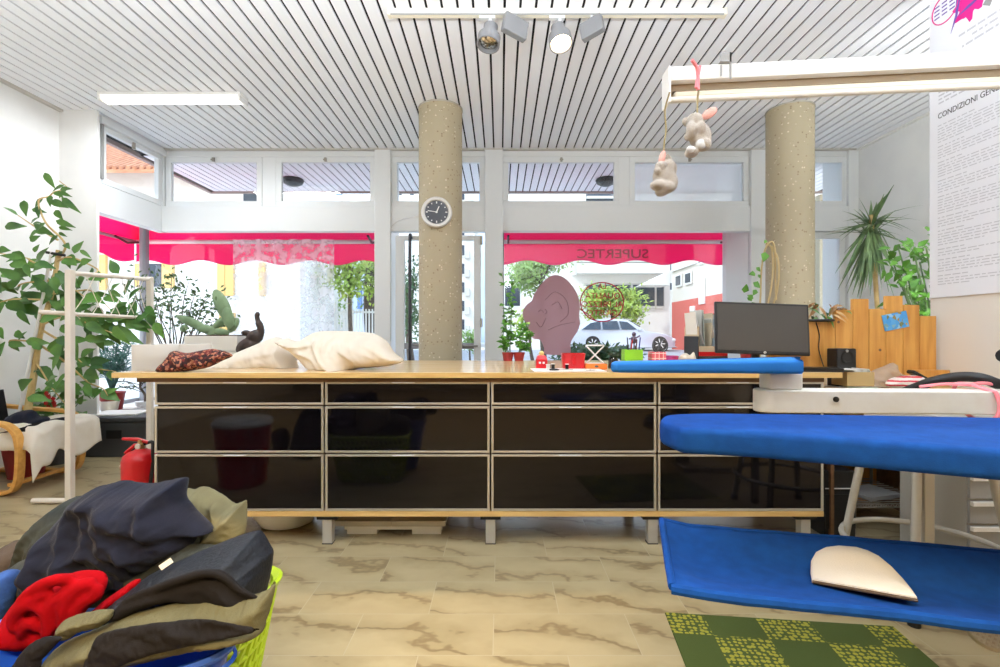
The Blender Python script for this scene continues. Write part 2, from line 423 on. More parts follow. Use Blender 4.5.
def floor_material():
    m, nt, N, L, b = new_mat('travertine_tiles')
    tc = N.new('ShaderNodeTexCoord')
    br = N.new('ShaderNodeTexBrick'); br.offset = 0.5
    br.inputs['Scale'].default_value = 1.0; br.inputs['Brick Width'].default_value = 0.53; br.inputs['Row Height'].default_value = 0.2625
    br.inputs['Mortar Size'].default_value = 0.0022; br.inputs['Mortar Smooth'].default_value = 0.3
    br.inputs['Color1'].default_value = (0, 0, 0, 1); br.inputs['Color2'].default_value = (1, 1, 1, 1); br.inputs['Mortar'].default_value = (0.5, 0.5, 0.5, 1)
    mp = N.new('ShaderNodeMapping'); mp.inputs['Location'].default_value = (0.19, 0.08, 0)
    L.new(tc.outputs['Object'], mp.inputs['Vector']); L.new(mp.outputs[0], br.inputs['Vector'])
    sc = N.new('ShaderNodeVectorMath'); sc.operation = 'SCALE'; sc.inputs['Scale'].default_value = 7.0
    L.new(br.outputs['Color'], sc.inputs[0])
    ad = N.new('ShaderNodeVectorMath'); ad.operation = 'ADD'
    L.new(tc.outputs['Object'], ad.inputs[0]); L.new(sc.outputs[0], ad.inputs[1])
    mp2 = N.new('ShaderNodeMapping'); mp2.inputs['Rotation'].default_value = (0, 0, 0.4); mp2.inputs['Scale'].default_value = (1.2, 1.9, 1)
    L.new(ad.outputs[0], mp2.inputs['Vector'])
    wv = N.new('ShaderNodeTexWave'); wv.wave_type = 'BANDS'; wv.bands_direction = 'Y'
    wv.inputs['Scale'].default_value = 0.8; wv.inputs['Distortion'].default_value = 11; wv.inputs['Detail'].default_value = 5; wv.inputs['Detail Scale'].default_value = 1.3; wv.inputs['Detail Roughness'].default_value = 0.6
    L.new(mp2.outputs[0], wv.inputs['Vector'])
    r = N.new('ShaderNodeValToRGB'); e = r.color_ramp.elements
    e[0].position = 0.0; e[0].color = rgb(132, 114, 82); e[1].position = 0.07; e[1].color = rgb(162, 147, 112)
    x = e.new(0.8); x.color = rgb(172, 157, 122)
    L.new(wv.outputs['Fac'], r.inputs['Fac'])
    n = N.new('ShaderNodeTexNoise'); n.inputs['Scale'].default_value = 3; n.inputs['Detail'].default_value = 8
    L.new(mp2.outputs[0], n.inputs['Vector'])
    mx = N.new('ShaderNodeMix'); mx.data_type = 'RGBA'; mx.blend_type = 'MULTIPLY'; mx.inputs['Factor'].default_value = 0.35
    r2 = N.new('ShaderNodeValToRGB'); r2.color_ramp.elements[0].position = 0.3; r2.color_ramp.elements[1].position = 0.7
    r2.color_ramp.elements[0].color = (0.62, 0.58, 0.5, 1); r2.color_ramp.elements[1].color = (1, 1, 1, 1)
    L.new(n.outputs['Fac'], r2.inputs['Fac'])
    L.new(r.outputs['Color'], mx.inputs['A']); L.new(r2.outputs['Color'], mx.inputs['B'])
    mj = N.new('ShaderNodeMix'); mj.data_type = 'RGBA'; mj.inputs['B'].default_value = rgb(172, 160, 132)
    L.new(br.outputs['Fac'], mj.inputs['Factor']); L.new(mx.outputs['Result'], mj.inputs['A'])
    L.new(mj.outputs['Result'], b.inputs['Base Color'])
    b.inputs['Roughness'].default_value = 0.32
    return m
M['floor'] = floor_material()
def terrazzo():
    m, nt, N, L, b = new_mat('exposed_aggregate')
    tc = N.new('ShaderNodeTexCoord')
    n = N.new('ShaderNodeTexNoise'); n.inputs['Scale'].default_value = 30; n.inputs['Detail'].default_value = 5
    L.new(tc.outputs['Object'], n.inputs['Vector'])
    r = N.new('ShaderNodeValToRGB'); e = r.color_ramp.elements
    e[0].position = 0.38; e[0].color = rgb(172, 160, 134); e[1].position = 0.62; e[1].color = rgb(172, 160, 132)
    L.new(n.outputs['Fac'], r.inputs['Fac'])
    v = N.new('ShaderNodeTexVoronoi'); v.inputs['Scale'].default_value = 55; v.inputs['Randomness'].default_value = 1
    L.new(tc.outputs['Object'], v.inputs['Vector'])
    sp = N.new('ShaderNodeValToRGB'); sp.color_ramp.interpolation = 'CONSTANT'; q = sp.color_ramp.elements
    q[0].position = 0; q[0].color = (0, 0, 0, 1); q[1].position = 0.86; q[1].color = (1, 1, 1, 1)
    sx = N.new('ShaderNodeSeparateColor'); L.new(v.outputs['Color'], sx.inputs[0]); L.new(sx.outputs[0], sp.inputs['Fac'])
    lt = N.new('ShaderNodeMath'); lt.operation = 'LESS_THAN'; lt.inputs[1].default_value = 0.42; L.new(v.outputs['Distance'], lt.inputs[0])
    mu = N.new('ShaderNodeMath'); mu.operation = 'MULTIPLY'; L.new(lt.outputs[0], mu.inputs[0]); L.new(sp.outputs['Color'], mu.inputs[1])
    mx = N.new('ShaderNodeMix'); mx.data_type = 'RGBA'
    sc = N.new('ShaderNodeValToRGB'); z = sc.color_ramp.elements
    z[0].position = 0.3; z[0].color = rgb(140, 122, 96); z[1].position = 0.7; z[1].color = rgb(212, 200, 174)
    L.new(sx.outputs[1], sc.inputs['Fac'])
    L.new(mu.outputs[0], mx.inputs['Factor']); L.new(r.outputs['Color'], mx.inputs['A']); L.new(sc.outputs['Color'], mx.inputs['B'])
    L.new(mx.outputs['Result'], b.inputs['Base Color']); b.inputs['Roughness'].default_value = 0.6
    bp = N.new('ShaderNodeBump'); bp.inputs['Strength'].default_value = 0.25; bp.inputs['Distance'].default_value = 0.004
    L.new(n.outputs['Fac'], bp.inputs['Height']); L.new(bp.outputs['Normal'], b.inputs['Normal'])
    return m
M['terrazzo'] = terrazzo()

# ------------------------------------------------------------------ the room
H = 3.22
struct(MB().box(-4.5, 4.3, -4.6, 6.2, -0.12, 0).build('floor', M['floor'], smooth=0), 'beige veined travertine tile floor')
# slatted ceiling: slats 84 mm wide, 16 mm dark slots between them
mb = MB()
k = -41
while True:
    x0 = 0.03+0.1*k+0.008; x1 = x0+0.084
    if x0 > 4.0: break
    if x1 > -4.09:
        prof = [(x0, H+0.012), (x0, H+0.003), (x0+0.003, H), (x1-0.003, H), (x1, H+0.003), (x1, H+0.012)]
        mb.prism(prof, (-0.12, 5.66), lambda u, v, w: (u, w, v))
    k += 1
ceil = mb.build('ceiling', M['slat'], smooth=0); struct(ceil, 'white slatted metal ceiling with dark slots')
v = MB().box(-4.3, 4.3, -4.6, 6.0, H+0.02, H+0.14).build('ceiling_void', M['slot'], smooth=0); struct(v)
v = MB().box(-4.1, 4.05, -4.5, -0.26, H-0.02, H+0.02).build('ceiling_rear', M['wall'], smooth=0); struct(v)
struct(MB().box(-4.1, 4.05, -0.26, -0.14, 2.2, H+0.02).build('beam', M['wall'], smooth=0), 'added unseen white beam that cuts off the rear lamp')  # added out of view to give the rear lamp's light a straight edge
struct(MB().box(-4.25, -4.1, -4.6, 4.75, 0, H+0.02).build('wall_left', M['wall'], smooth=0), 'white wall beside the big rubber plant')
struct(MB().box(-4.1, -3.75, 4.65, 4.68, 0, H+0.02).build('wall_return', M['wall'], smooth=0), 'white wall pier at the bay window')
struct(MB().box(4.05, 4.2, -4.6, 6.2, 0, H+0.02).build('wall_right', M['wall'], smooth=0), 'white wall behind the dracaena')
struct(MB().box(-4.25, 4.2, -4.6, -4.5, 0, H+0.02).build('wall_rear', mat('rear_wall_paint', (150, 142, 132), 0.8), smooth=0))
struct(MB().box(2.6, 2.72, -0.14, 3.02, 0, H).build('wall_partition', M['cream_wall'], smooth=0), 'cream partition wall carrying the tall poster')
# edge trims of the ceiling
struct(MB().box(-4.1, -4.06, -0.12, 4.65, H-0.02, H+0.01).build('trim_1', M['trimgrey'], smooth=0))
struct(MB().box(4.01, 4.05, 3.0, 5.66, H-0.02, H+0.01).build('trim_2', M['wall'], smooth=0))
struct(MB().box(-4.1, 4.05, 5.62, 5.66, H-0.012, H+0.012).build('trim_3', M['trimgrey'], smooth=0))

# window wall at Y = 5.7
YW = 5.7
def wx(px, Y=YW): return (px-CX)*Y/F
def wz(py, Y=YW): return CAMZ-(py-CY)*Y/F
fr = MB()
fr.box(-3.86, 4.05, YW-0.03, YW+0.12, 3.145, H+0.02)               # head
fr.box(wx(376), wx(392), YW-0.075, YW+0.4, 0, H)                    # posts
fr.box(wx(485), wx(503), YW-0.075, YW+0.4, 0, H)
fr.box(wx(748), wx(764), YW-0.075, YW+0.4, 0, H)
fr.box(wx(845), 4.05, YW-0.06, YW+0.4, 0, H)
fr.box(wx(157), wx(166), YW-0.03, YW+0.12, 2.58, H)                # corner post of the transom
fr.box(wx(618), wx(630), YW-0.02, YW+0.1, 2.58, H)
fr.box(wx(263), wx(277), YW-0.02, YW+0.1, 2.58, H)
fr.box(-3.91, -3.78, 4.75, YW+0.1, 3.145, H)                       # side head
fr.box(-3.91, -3.82, 4.69, 4.80, 2.58, H)
struct(fr.build('trim_4', M['frame'], smooth=0, bevel=0.006), 'white window framing posts')
bm_ = MB()
bm_.box(-3.86, 4.05, YW-0.05, YW+0.06, wz(232), 2.58)
bm_.box(-3.93, -3.82, 4.74, YW+0.06, wz(232), 2.58)
bm_.box(-4.45, wx(376), YW+0.06, 6.2, 2.56, 2.62)
bm_.box(-4.45, -3.93, 4.69, YW+0.06, 2.56, 2.62)
bm_.box(wx(503), wx(764), YW+0.06, 6.2, 2.56, 2.62)
struct(bm_.build('beam', M['frame'], smooth=0, bevel=0.004), 'white boxed beam under the transom windows')
sill = MB()
sill.box(-4.45, wx(376), 5.5, 6.16, 0, 0.33); sill.box(wx(503), wx(764), 5.6, 6.16, 0, 0.33)
sill.box(-4.45, -3.76, 4.78, 5.5, 0, 0.33); sill.box(wx(764), 4.05, 5.6, 6.0, 0, 0.33)
struct(sill.build('trim_5', M['white'], smooth=0, bevel=0.005), 'low white window ledge')
struct(MB().prism([(wx(747.5), YW-0.02), (wx(747.5)+0.001, YW+0.44), (2.80, 6.16), (2.74, 6.16), (2.74, 6.06)], (0.331, 2.555), lambda u, v, w: (u, v, w)).build('trim_6', M['frame'], smooth=0), 'white window reveal')

nwin = [0]
def window(x0, x1, z0, z1, Y, fw=0.05, catch=True, m='frame', glass='glass', label=None, depth=0.05):
    nwin[0] += 1
    t = bpy.data.objects.new(f'window_{nwin[0]}', None); COL.objects.link(t); t['_w'] = ((x0+x1)/2, Y, z0); t.location = t['_w']
    struct(t, label)
    f = MB()
    for a in ((x0, x1, z1-fw, z1), (x0, x1, z0, z0+fw), (x0, x0+fw, z0+fw, z1-fw), (x1-fw, x1, z0+fw, z1-fw)):
        f.box(a[0], a[1], Y-depth/2, Y+depth/2, a[2], a[3])
    f.build('window_frame', M[m], t, smooth=0, bevel=0.004)
    MB().box(x0+fw-0.002, x1-fw+0.002, Y-0.004, Y+0.004, z0+fw-0.002, z1-fw+0.002).build('pane', M[glass], t, smooth=0)
    if catch:
        cx = (x0+x1)/2
        c = MB(); c.box(cx-0.012, cx+0.012, Y-depth/2-0.02, Y-depth/2, z1-fw*0.9, z1-fw*0.2); c.box(cx-0.02, cx+0.02, Y-depth/2-0.03, Y-depth/2-0.02, z1-fw*0.75, z1-fw*0.5)
        c.build('catch', M['steel'], t, smooth=0)
    return t
trs = [(167, 263, 'transom window with a tiled street view, next to the corner post'), (277, 376, 'transom window above the lace curtain'), (392, 485, 'transom window above the door'),
       (503, 619, 'transom window over the pink awning lettering'), (629, 748, 'transom window with a white blind'), (764, 846, 'transom window beside the right wall')]
for a, b_, lab in trs:
    window(wx(a), wx(b_), 2.582, 3.145, YW, 0.062, label=lab)
# side transom (along X = -3.86)
nwin[0] += 1
t = bpy.data.objects.new(f'window_{nwin[0]}', None); COL.objects.link(t); t['_w'] = (-3.85, 5.2, 2.58); t.location = t['_w']; struct(t, 'side transom window of the bay, tiled eaves behind it')
f = MB()
for a in ((4.80, 5.66, 3.10, 3.16), (4.80, 5.66, 2.585, 2.645), (4.80, 4.86, 2.645, 3.10), (5.60, 5.66, 2.645, 3.10)):
    f.box(-3.875, -3.825, a[0], a[1], a[2], a[3])
f.build('window_frame', M['frame'], t, smooth=0, bevel=0.004)
MB().box(-3.854, -3.846, 4.855, 5.605, 2.64, 3.105).build('pane', M['glass'], t, smooth=0)
MB().box(-3.83, -3.81, 5.2, 5.23, 3.06, 3.13).build('catch', M['steel'], t, smooth=0)
MB().box(-3.83, -3.8, 4.775, 4.80, 2.62, 3.16).build('gasket', M['grey'], t, smooth=0)
# the deep shop windows
YB = 6.1
window(-4.33, wx(376)+0.02, 0.33, 2.555, YB, 0.035, False, 'greyframe', label='bay shop window on the street, lace hanging in it')
window(wx(503)-0.02, wx(746), 0.33, 2.555, YB, 0.035, False, 'greyframe', label='shop window with the head decal')
nwin[0] += 1
t = bpy.data.objects.new(f'window_{nwin[0]}', None); COL.objects.link(t); t['_w'] = (-4.36, 5.4, 0.33); t.location = t['_w']; struct(t, 'side pane of the bay')
zt = 2.555
f = MB(); f.box(-4.37, -4.33, 4.76, 6.07, zt-0.035, zt); f.box(-4.37, -4.33, 4.76, 6.07, 0.33, 0.37)
f.cyl((-4.30, 6.03, 0.33), (-4.30, 6.03, zt), 0.042, 12); f.box(-4.37, -4.33, 4.76, 4.80, 0.37, zt-0.035)
f.build('window_frame', M['greyframe'], t, smooth=30)
MB().box(-4.354, -4.346, 4.80, 6.0, 0.37, zt-0.035).build('pane', M['glass'], t, smooth=0)
window(wx(764), wx(846), 0.33, wz(232), YW+0.02, 0.075, False, 'frame', label='narrow window beside the right wall')
# blind behind transom 5
bl = MB().grid(lambda u, v: (wx(632)+u*(wx(745)-wx(632)), YW+0.05+0.004*math.sin(u*9+v*5), 2.63+v*0.47), 30, 10).build('roller_blind', M['blind'], solid=0.002)
tag(bl, 'sheer white blind drawn inside a transom window', 'blind')

# the glass door
d = bpy.data.objects.new('door_1', None); COL.objects.link(d); d['_w'] = (wx(440), YW, 0); d.location = d['_w']; struct(d, 'white framed glass shop door behind the pillar')
f = MB(); x0, x1, z1 = wx(396), wx(481), wz(236)
f.box(x0, x0+0.1, YW-0.03, YW+0.03, 0, z1); f.box(x1-0.08, x1, YW-0.03, YW+0.03, 0, z1)
f.box(x0+0.1, x1-0.08, YW-0.03, YW+0.03, z1-0.05, z1); f.box(x0+0.1, x1-0.08, YW-0.03, YW+0.03, 0, 0.22)
f.build('door_frame', M['frame'], d, smooth=0, bevel=0.005)
f = MB().box(x0+0.1, x1-0.08, YW-0.03, YW+0.03, wz(349), wz(343)); f.build('door_rail', M['greyframe'], d, smooth=0)
MB().box(x0+0.09, x1-0.07, YW-0.004, YW+0.004, 0.2, z1-0.04).build('pane', M['glass'], d, smooth=0)
hx = wx(411.5)
hd = MB().tube(spline([(hx, YW-0.03, z1-0.03), (hx, YW-0.1, z1-0.06), (hx, YW-0.1, 1.4), (hx, YW-0.1, 0.5), (hx, YW-0.03, 0.45)], 4), 0.018, 10)
hd.build('door_handle', mat('handle_black', (40, 44, 52), 0.3), d)
MB().tube([(wx(414), YW-0.03, wz(345)), (wx(478), YW-0.05, wz(346))], 0.012, 8).build('push_bar', M['grey'], d)
for z in (wz(241), wz(323)):
    MB().cyl((wx(481.5), YW-0.045, z-0.05), (wx(481.5), YW-0.045, z+0.05), 0.014, 8).build('hinge', M['steel2'], d)

# pillars
for i, (x, y) in enumerate(((-0.552, 4.64), (2.70, 4.66))):
    o = MB().lathe([(0.2, 0), (0.2, H-0.012)], (x, y, 0), 64).build('pillar', M['terrazzo'])
    struct(o, ('exposed aggregate pillar carrying the clock', 'exposed aggregate pillar behind the monitor')[i])
    o = MB().lathe([(0.2, H-0.012), (0.206, H-0.012), (0.206, H-0.001)], (x, y, 0), 64).build('pillar', M['steel2']); struct(o)

# ------------------------------------------------------------------ lamps
def tube_fixture(x0, x1, y, label, group=None, w=0.14, H=H):
    t = thing('ceiling_light', ((x0+x1)/2, y, H-0.07), label, 'ceiling light', group)
    MB().box(x0, x1, y-w/2, y+w/2, H-0.03, H-0.001).build('body', M['white'], t, smooth=0, bevel=0.004)
    dm = MB(); pr = [(-w/2+0.005, -0.031), (-w/2+0.015, -0.058), (-w/2+0.04, -0.07), (w/2-0.04, -0.07), (w/2-0.015, -0.058), (w/2-0.005, -0.031)]
    dm.prism(pr, (x0+0.025, x1-0.025), lambda u, v, q: (q, y+u, H+v)); dm.build('diffuser', M['tube'], t, smooth=30)
    for xx in (x0+0.012, x1-0.012):
        MB().box(xx-0.012, xx+0.012, y-w/2, y+w/2, H-0.073, H-0.031).build('end_cap', M['white'], t, smooth=0, bevel=0.004)
    return t
tube_fixture(-3.46, -2.23, 4.36, 'white fluorescent batten on the slatted ceiling above the bay window')

tr = thing('track_light', (0.36, 3.21, 3.17), 'white lighting track with two spotlights on the slatted ceiling', 'track light')
MB().box(-0.70, 1.43, 3.19, 3.23, H-0.045, H-0.001).box(-0.72, -0.70, 3.185, 3.235, H-0.047, H-0.001).box(1.43, 1.45, 3.185, 3.235, H-0.047, H-0.001).build('track', M['cream'], tr, smooth=0, bevel=0.003)
MB().box(-0.70, 1.43, 3.188, 3.192, H-0.046, H-0.036).build('conductor', M['grey'], tr, smooth=0)
def spot(px, py, lit, lean, bx, by, byaw):
    Y = 3.19; c = P(px, py, Y)
    st = MB(); tp = Vector((c.x+0.005, 3.21, H-0.046)); st.box(tp.x-0.07, tp.x+0.03, 3.195, 3.225, H-0.062, H-0.046)
    st.tube([tp+Vector((0, 0, -0.012)), tp+Vector((0, 0, -0.05)), c+Vector((0, 0, 0.06))], 0.011, 8)
    s = st.build('spot_arm', M['silver'], tr)
    R = Matrix.Rotation(lean[0], 3, 'X') @ Matrix.Rotation(lean[1], 3, 'Y')
    h = MB(); h.lathe([(0.034, 0.085), (0.046, 0.075), (0.046, 0.02), (0.072, -0.005), (0.074, -0.07), (0.066, -0.07), (0.064, -0.03), (0.03, 0.0)], c, 28, R)
    hd = h.build('spot_head', M['lampgrey'], tr)
    b = MB(); b.lathe([(0.0635, -0.032), (0.058, -0.05), (0.03, -0.062), (0.004, -0.064)], c, 28, R)
    b.build('reflector', M['bulb'] if lit else mat('chrome_reflector', (226, 222, 210), 0.12, 1.0, c2=(110, 100, 90), nscale=60), hd)
    q = P(bx, by, Y); Rb = Matrix.Rotation(byaw, 3, 'Z') @ Matrix.Rotation(0.18 if not lit else -0.2, 3, 'Y')
    bb = MB().cbox(q, (0.17, 0.05, 0.12) if not lit else (0.15, 0.05, 0.11), Rb).build('ballast_box', M['lampgrey'], tr, smooth=0, bevel=0.006)
    MB().tube([(q.x, 3.2, H-0.046), q+Vector((0, 0, 0.05))], 0.009, 8).build('bracket', M['silver'], tr)
    return R, c
spot(489.5, 36, False, (-0.25, 0.12), 515, 27, 0.5)
R_, c_ = spot(559.5, 36, True, (-0.35, -0.1), 592, 28, -0.6)
# ------------------------------------------------------------------ the counter
YC = 2.695
def cx_(px): return (px-CX)*YC/F
def cz_(py): return CAMZ-(py-CY)*YC/F
ub = [(154.5, 324), (325, 490), (491, 656.5), (657.5, 823.5)]
names = ['next to the fire extinguisher', 'second from the extinguisher, between two neighbours', 'third from the extinguisher', 'behind the blue ironing board']
rows = [(381.5, 405), (406, 453), (454, 511)]
ztop = 0.932
for i, (a, b) in enumerate(ub):
    x0, x1 = cx_(a), cx_(b)
    t = thing('drawer_cabinet', ((x0+x1)/2, 2.9, cz_(511)), 'black glass three-drawer cabinet with aluminium edges, '+names[i], 'cabinet', 'black glass cabinets of the counter')
    MB().box(x0+0.004, x1-0.004, YC+0.022, 3.3, cz_(511), cz_(381.5)).build('body', M['brown'], t, smooth=0)
    for (ya, yb) in rows:
        za, zb = cz_(yb)+0.002, cz_(ya)-0.002
        g = MB().box(x0+0.012, x1-0.012, YC+0.002, YC+0.02, za+0.010, zb-0.010).build('drawer', M['darkglass'], t, smooth=0)
        f = MB()
        f.box(x0+0.002, x1-0.002, YC-0.004, YC+0.02, zb-0.011, zb); f.box(x0+0.002, x1-0.002, YC-0.004, YC+0.02, za, za+0.011)
        f.box(x0+0.002, x0+0.014, YC-0.004, YC+0.02, za+0.011, zb-0.011); f.box(x1-0.014, x1-0.002, YC-0.004, YC+0.02, za+0.011, zb-0.011)
        f.build('drawer_frame', M['alu'], g, smooth=0, bevel=0.001)
        xm = (x0+x1)/2-0.02
        MB().box(xm-0.06, xm+0.06, YC-0.014, YC-0.004, zb-0.006, zb-0.001).build('drawer_pull', M['silver'], g, smooth=0)
# base with feet
t = thing('counter_base', (0, 2.9, 0), 'wooden plinth on square metal feet under the black cabinets', 'counter base')
MB().box(cx_(154), cx_(823.5), YC-0.004, 3.3, cz_(516.5), cz_(511)-0.001).build('rail', M['birch'], t, smooth=0, bevel=0.002)
for px in (326.5, 490.5, 653.5, 807):
    for y in (YC+0.01, 3.2):
        f = MB(); x = cx_(px); f.box(x-0.026, x+0.026, y, y+0.05, 0.004, cz_(520)); 
        o = f.build('foot', M['steel2'], t, smooth=0, bevel=0.002)
        MB().box(x-0.055, x+0.055, y-0.005, y+0.06, cz_(520), cz_(516.5)-0.001).build('foot_plate', M['rubber'], o, smooth=0)
        MB().box(x-0.028, x+0.028, y-0.002, y+0.052, 0, 0.004).build('foot_pad', M['rubber'], o, smooth=0)
for x0 in (cx_(170), ):
    for y in (3.62, ):
        pass
# worktop
XL, XR = P(112, 372, 2.66).x, 1.82
wt = thing('worktop', (0, 3.2, ztop-0.028), 'long birch-edged counter worktop with pale reflecting surface', 'worktop')
MB().box(XL, XR, 2.66, 3.87, ztop-0.028, ztop).build('top_slab', M['top'], wt, smooth=0, bevel=0.002)
MB().box(XL+0.001, XR-0.001, 2.655, 2.662, ztop-0.028, ztop-0.001).build('front_edge', M['birch'], wt, smooth=0)
MB().box(cx_(138), cx_(823), 2.685, 3.8, ztop-0.053, ztop-0.029).build('under_frame', M['brown'], wt, smooth=0)
for (x, y) in ((-1.75, 3.75), (-0.2, 3.75), (1.3, 3.75)):
    MB().box(x-0.03, x+0.03, y-0.03, y+0.03, 0, ztop-0.054).build('leg', M['steel2'], wt, smooth=0, bevel=0.002)

# things under the counter
b = MB().lathe([(0.10, 0), (0.15, 0.01), (0.19, 0.07), (0.205, 0.115), (0.215, 0.12), (0.205, 0.122), (0.185, 0.08), (0.14, 0.02), (0.01, 0.018)], (P(286, 500, 3.0).x, 3.02, 0), 40).build('basin', M['white'])
tag(b, 'round white plastic basin on the floor under the counter', 'basin')
zz = 0.0
for i, (a, b_, y0, y1, z0, z1) in enumerate(((347, 377, 2.84, 3.1, 0.0, 0.03), (412, 441, 2.84, 3.1, 0.0, 0.03), (345, 442, 2.83, 3.15, 0.03, 0.055), (335, 392, 2.81, 3.2, 0.055, 0.085), (392.5, 446, 2.81, 3.2, 0.055, 0.085))):
    lab = ['short white board lying at the bottom of the board stack, near the second foot', 'short white board at the bottom of the board stack, towards the middle foot', 'long white board across two short boards under the counter',
           'grey board on top of the stack beside the counter foot', 'grey board on top of the stack, farther from the counter foot'][i]
    o = MB().box(wx(a, 2.84), wx(b_, 2.84), y0, y1, z0, z1).build('shelf_board', M['paper'] if i < 3 else mat('grey_board', (190, 186, 178), 0.7), smooth=0, bevel=0.001)
    tag(o, lab, 'board', 'boards stacked under the counter')

# ---- things on the counter
ZT = ztop+0.0005
def onp(px, Y): return Vector((wx(px, Y), Y, ZT))
# pillows
m = cloth(MB(), [(203, 367), (226, 357), (250, 346), (270, 337), (284, 343), (296, 358), (303, 374), (286, 374), (270, 371), (245, 374), (218, 373)], 3.12, 0.10, 0.11, 0.6, ((0.5, 7, 0.3, 0.012), (2.2, 13, 0.4, 0.006), (1.0, 26, 0.4, 0.004)), 4, 0.009, buckle=(0.5, 1.1, 1.02, 0.015, 0.05, 70), creases=[([(225, 362), (255, 358), (285, 352)], 0.015, 0.02), ([(280, 345), (283, 358), (296, 372)], 0.02, 0.02)])
for vtx in m.v: vtx.z = max(vtx.z, ZT)
tag(m.build('pillow', M['linen'], smooth=60), 'flat cream linen pillow with pointed corner, next to the patterned shawl', 'pillow', 'cream pillows on the counter')
m = cloth(MB(), [(274, 343), (284, 338), (296, 341), (312, 332), (340, 331), (368, 333), (384, 340), (394, 352), (404, 361), (386, 366), (358, 369), (347, 378), (326, 377), (314, 371), (302, 361), (290, 352)], 2.95, 0.13, 0.12, 0.5, ((0.4, 6, 0.3, 0.022), (1.2, 9, 0.3, 0.016), (2.4, 18, 0.4, 0.008)), 7, 0.008, buckle=(0.9, 1.16, 1.06, 0.02, 0.05, 80), creases=[([(276, 343), (300, 347), (318, 345)], 0.03, 0.02), ([(318, 335), (322, 350), (332, 364), (345, 374)], 0.03, 0.025), ([(300, 352), (318, 358), (330, 372)], 0.03, 0.02), ([(345, 350), (360, 360), (362, 368)], 0.02, 0.02), ([(350, 338), (375, 348), (398, 360)], 0.015, 0.03)])
for vtx in m.v: vtx.z = max(vtx.z, ZT)
tag(m.build('pillow', M['linen'], smooth=60), 'puffy creased cream pillow, larger of the two on the counter', 'pillow', 'cream pillows on the counter')
# shawl
sm, nt, N, L, b = new_mat('patterned_wool')
tc = N.new('ShaderNodeTexCoord'); v = N.new('ShaderNodeTexVoronoi'); v.inputs['Scale'].default_value = 85
L.new(tc.outputs['Object'], v.inputs['Vector']); r = N.new('ShaderNodeValToRGB'); e = r.color_ramp.elements
e[0].position = 0.1; e[0].color = rgb(46, 30, 32); e[1].position = 0.9; e[1].color = rgb(170, 112, 84)
x = e.new(0.4); x.color = rgb(66, 32, 32); x = e.new(0.65); x.color = rgb(116, 42, 38)
sx = N.new('ShaderNodeSeparateColor'); L.new(v.outputs['Color'], sx.inputs[0]); L.new(sx.outputs[0], r.inputs['Fac']); L.new(r.outputs['Color'], b.inputs['Base Color']); b.inputs['Roughness'].default_value = 0.95
m = cloth(MB(), [(160, 368), (166, 360), (172, 351), (186, 353), (202, 350), (212, 349), (226, 352), (232, 356), (222, 361), (210, 367), (190, 371), (170, 373), (161, 372)], 2.735, 0.045, 0.05, 0.25, ((0.4, 12, 0.3, 0.03), (1.7, 20, 0.4, 0.016)), 11, 0.007, buckle=(0.4, 1.3, 1.15, 0.025, 0.04, 80))
for vtx in m.v: vtx.z = max(vtx.z, ZT)
tag(m.build('shawl', sm, smooth=60), 'crumpled dark red and brown patterned shawl beside the cream pillows', 'shawl')
# clear tray
t = thing('tray', (-1.93, 2.92, ZT), 'shallow white rectangular tray with frosted sides at the counter end', 'tray')
c = Vector((-1.925, 2.95, ZT)); tm = MB(); W, D, h = 0.132, 0.16, 0.145
tm.box(c.x-W, c.x+W, c.y-D, c.y+D, ZT, ZT+0.05)
tm.box(c.x-W, c.x+W, c.y-D, c.y-D+0.006, ZT+0.05, ZT+h); tm.box(c.x-W, c.x+W, c.y+D-0.006, c.y+D, ZT+0.05, ZT+h)
tm.box(c.x-W, c.x-W+0.006, c.y-D+0.006, c.y+D-0.006, ZT+0.05, ZT+h); tm.box(c.x+W-0.006, c.x+W, c.y-D+0.006, c.y+D-0.006, ZT+0.05, ZT+h)
tm.build('tray_body', veil('frosted_plastic', (238, 236, 232), 0.8, 0.4), t, smooth=0)
MB().box(c.x-W+0.01, c.x+W-0.01, c.y-D+0.01, c.y+D-0.01, ZT+0.051, ZT+0.1).build('contents', M['paper'], t, smooth=0, bevel=0.01)

# small things along the window side of the counter
def sheet(px0, px1, y0, y1, rot, name, label, m=None, z=ZT, h=0.002):
    c = Vector((wx((px0+px1)/2, (y0+y1)/2), (y0+y1)/2, z)); w = wx(px1, (y0+y1)/2)-wx(px0, (y0+y1)/2)
    o = MB().cbox(c+Vector((0, 0, h/2)), (w, y1-y0, h), Matrix.Rotation(rot, 3, 'Z')).build(name, m or M['paper'], smooth=0)
    return tag(o, label, name.replace('_', ' '))
sheet(532, 602, 2.72, 2.96, 0.03, 'paper_sheet', 'white paper sheets lying on the counter under the keys')
Y0 = 3.0
# red tin with knob lid
p = onp(541.5, 2.98)
t = thing('tea_tin', p, 'small red square tin with tapering shoulders and pale stopper, beside the window', 'tin')
rs = []
for z, hw in ((0, 0.034), (0.055, 0.032), (0.075, 0.024), (0.08, 0.018)):
    rs.append([p+Vector((sx*hw, sy*hw, z)) for sx, sy in ((-1,-1),(1,-1),(1,1),(-1,1))])
MB().rings(rs).build('body', M['red'], t, smooth=0, bevel=0.003)
MB().lathe([(0.014, 0.08), (0.016, 0.095), (0.008, 0.1), (0.004, 0.105)], p, 16).build('lid', mat('stopper', (226, 206, 130), 0.5), t)
mm = MB()
for dx in (-0.012, 0.01): mm.cbox(p+Vector((dx, -0.034, 0.035)), (0.012, 0.003, 0.012))
mm.build('label', M['paper'], t, smooth=0)
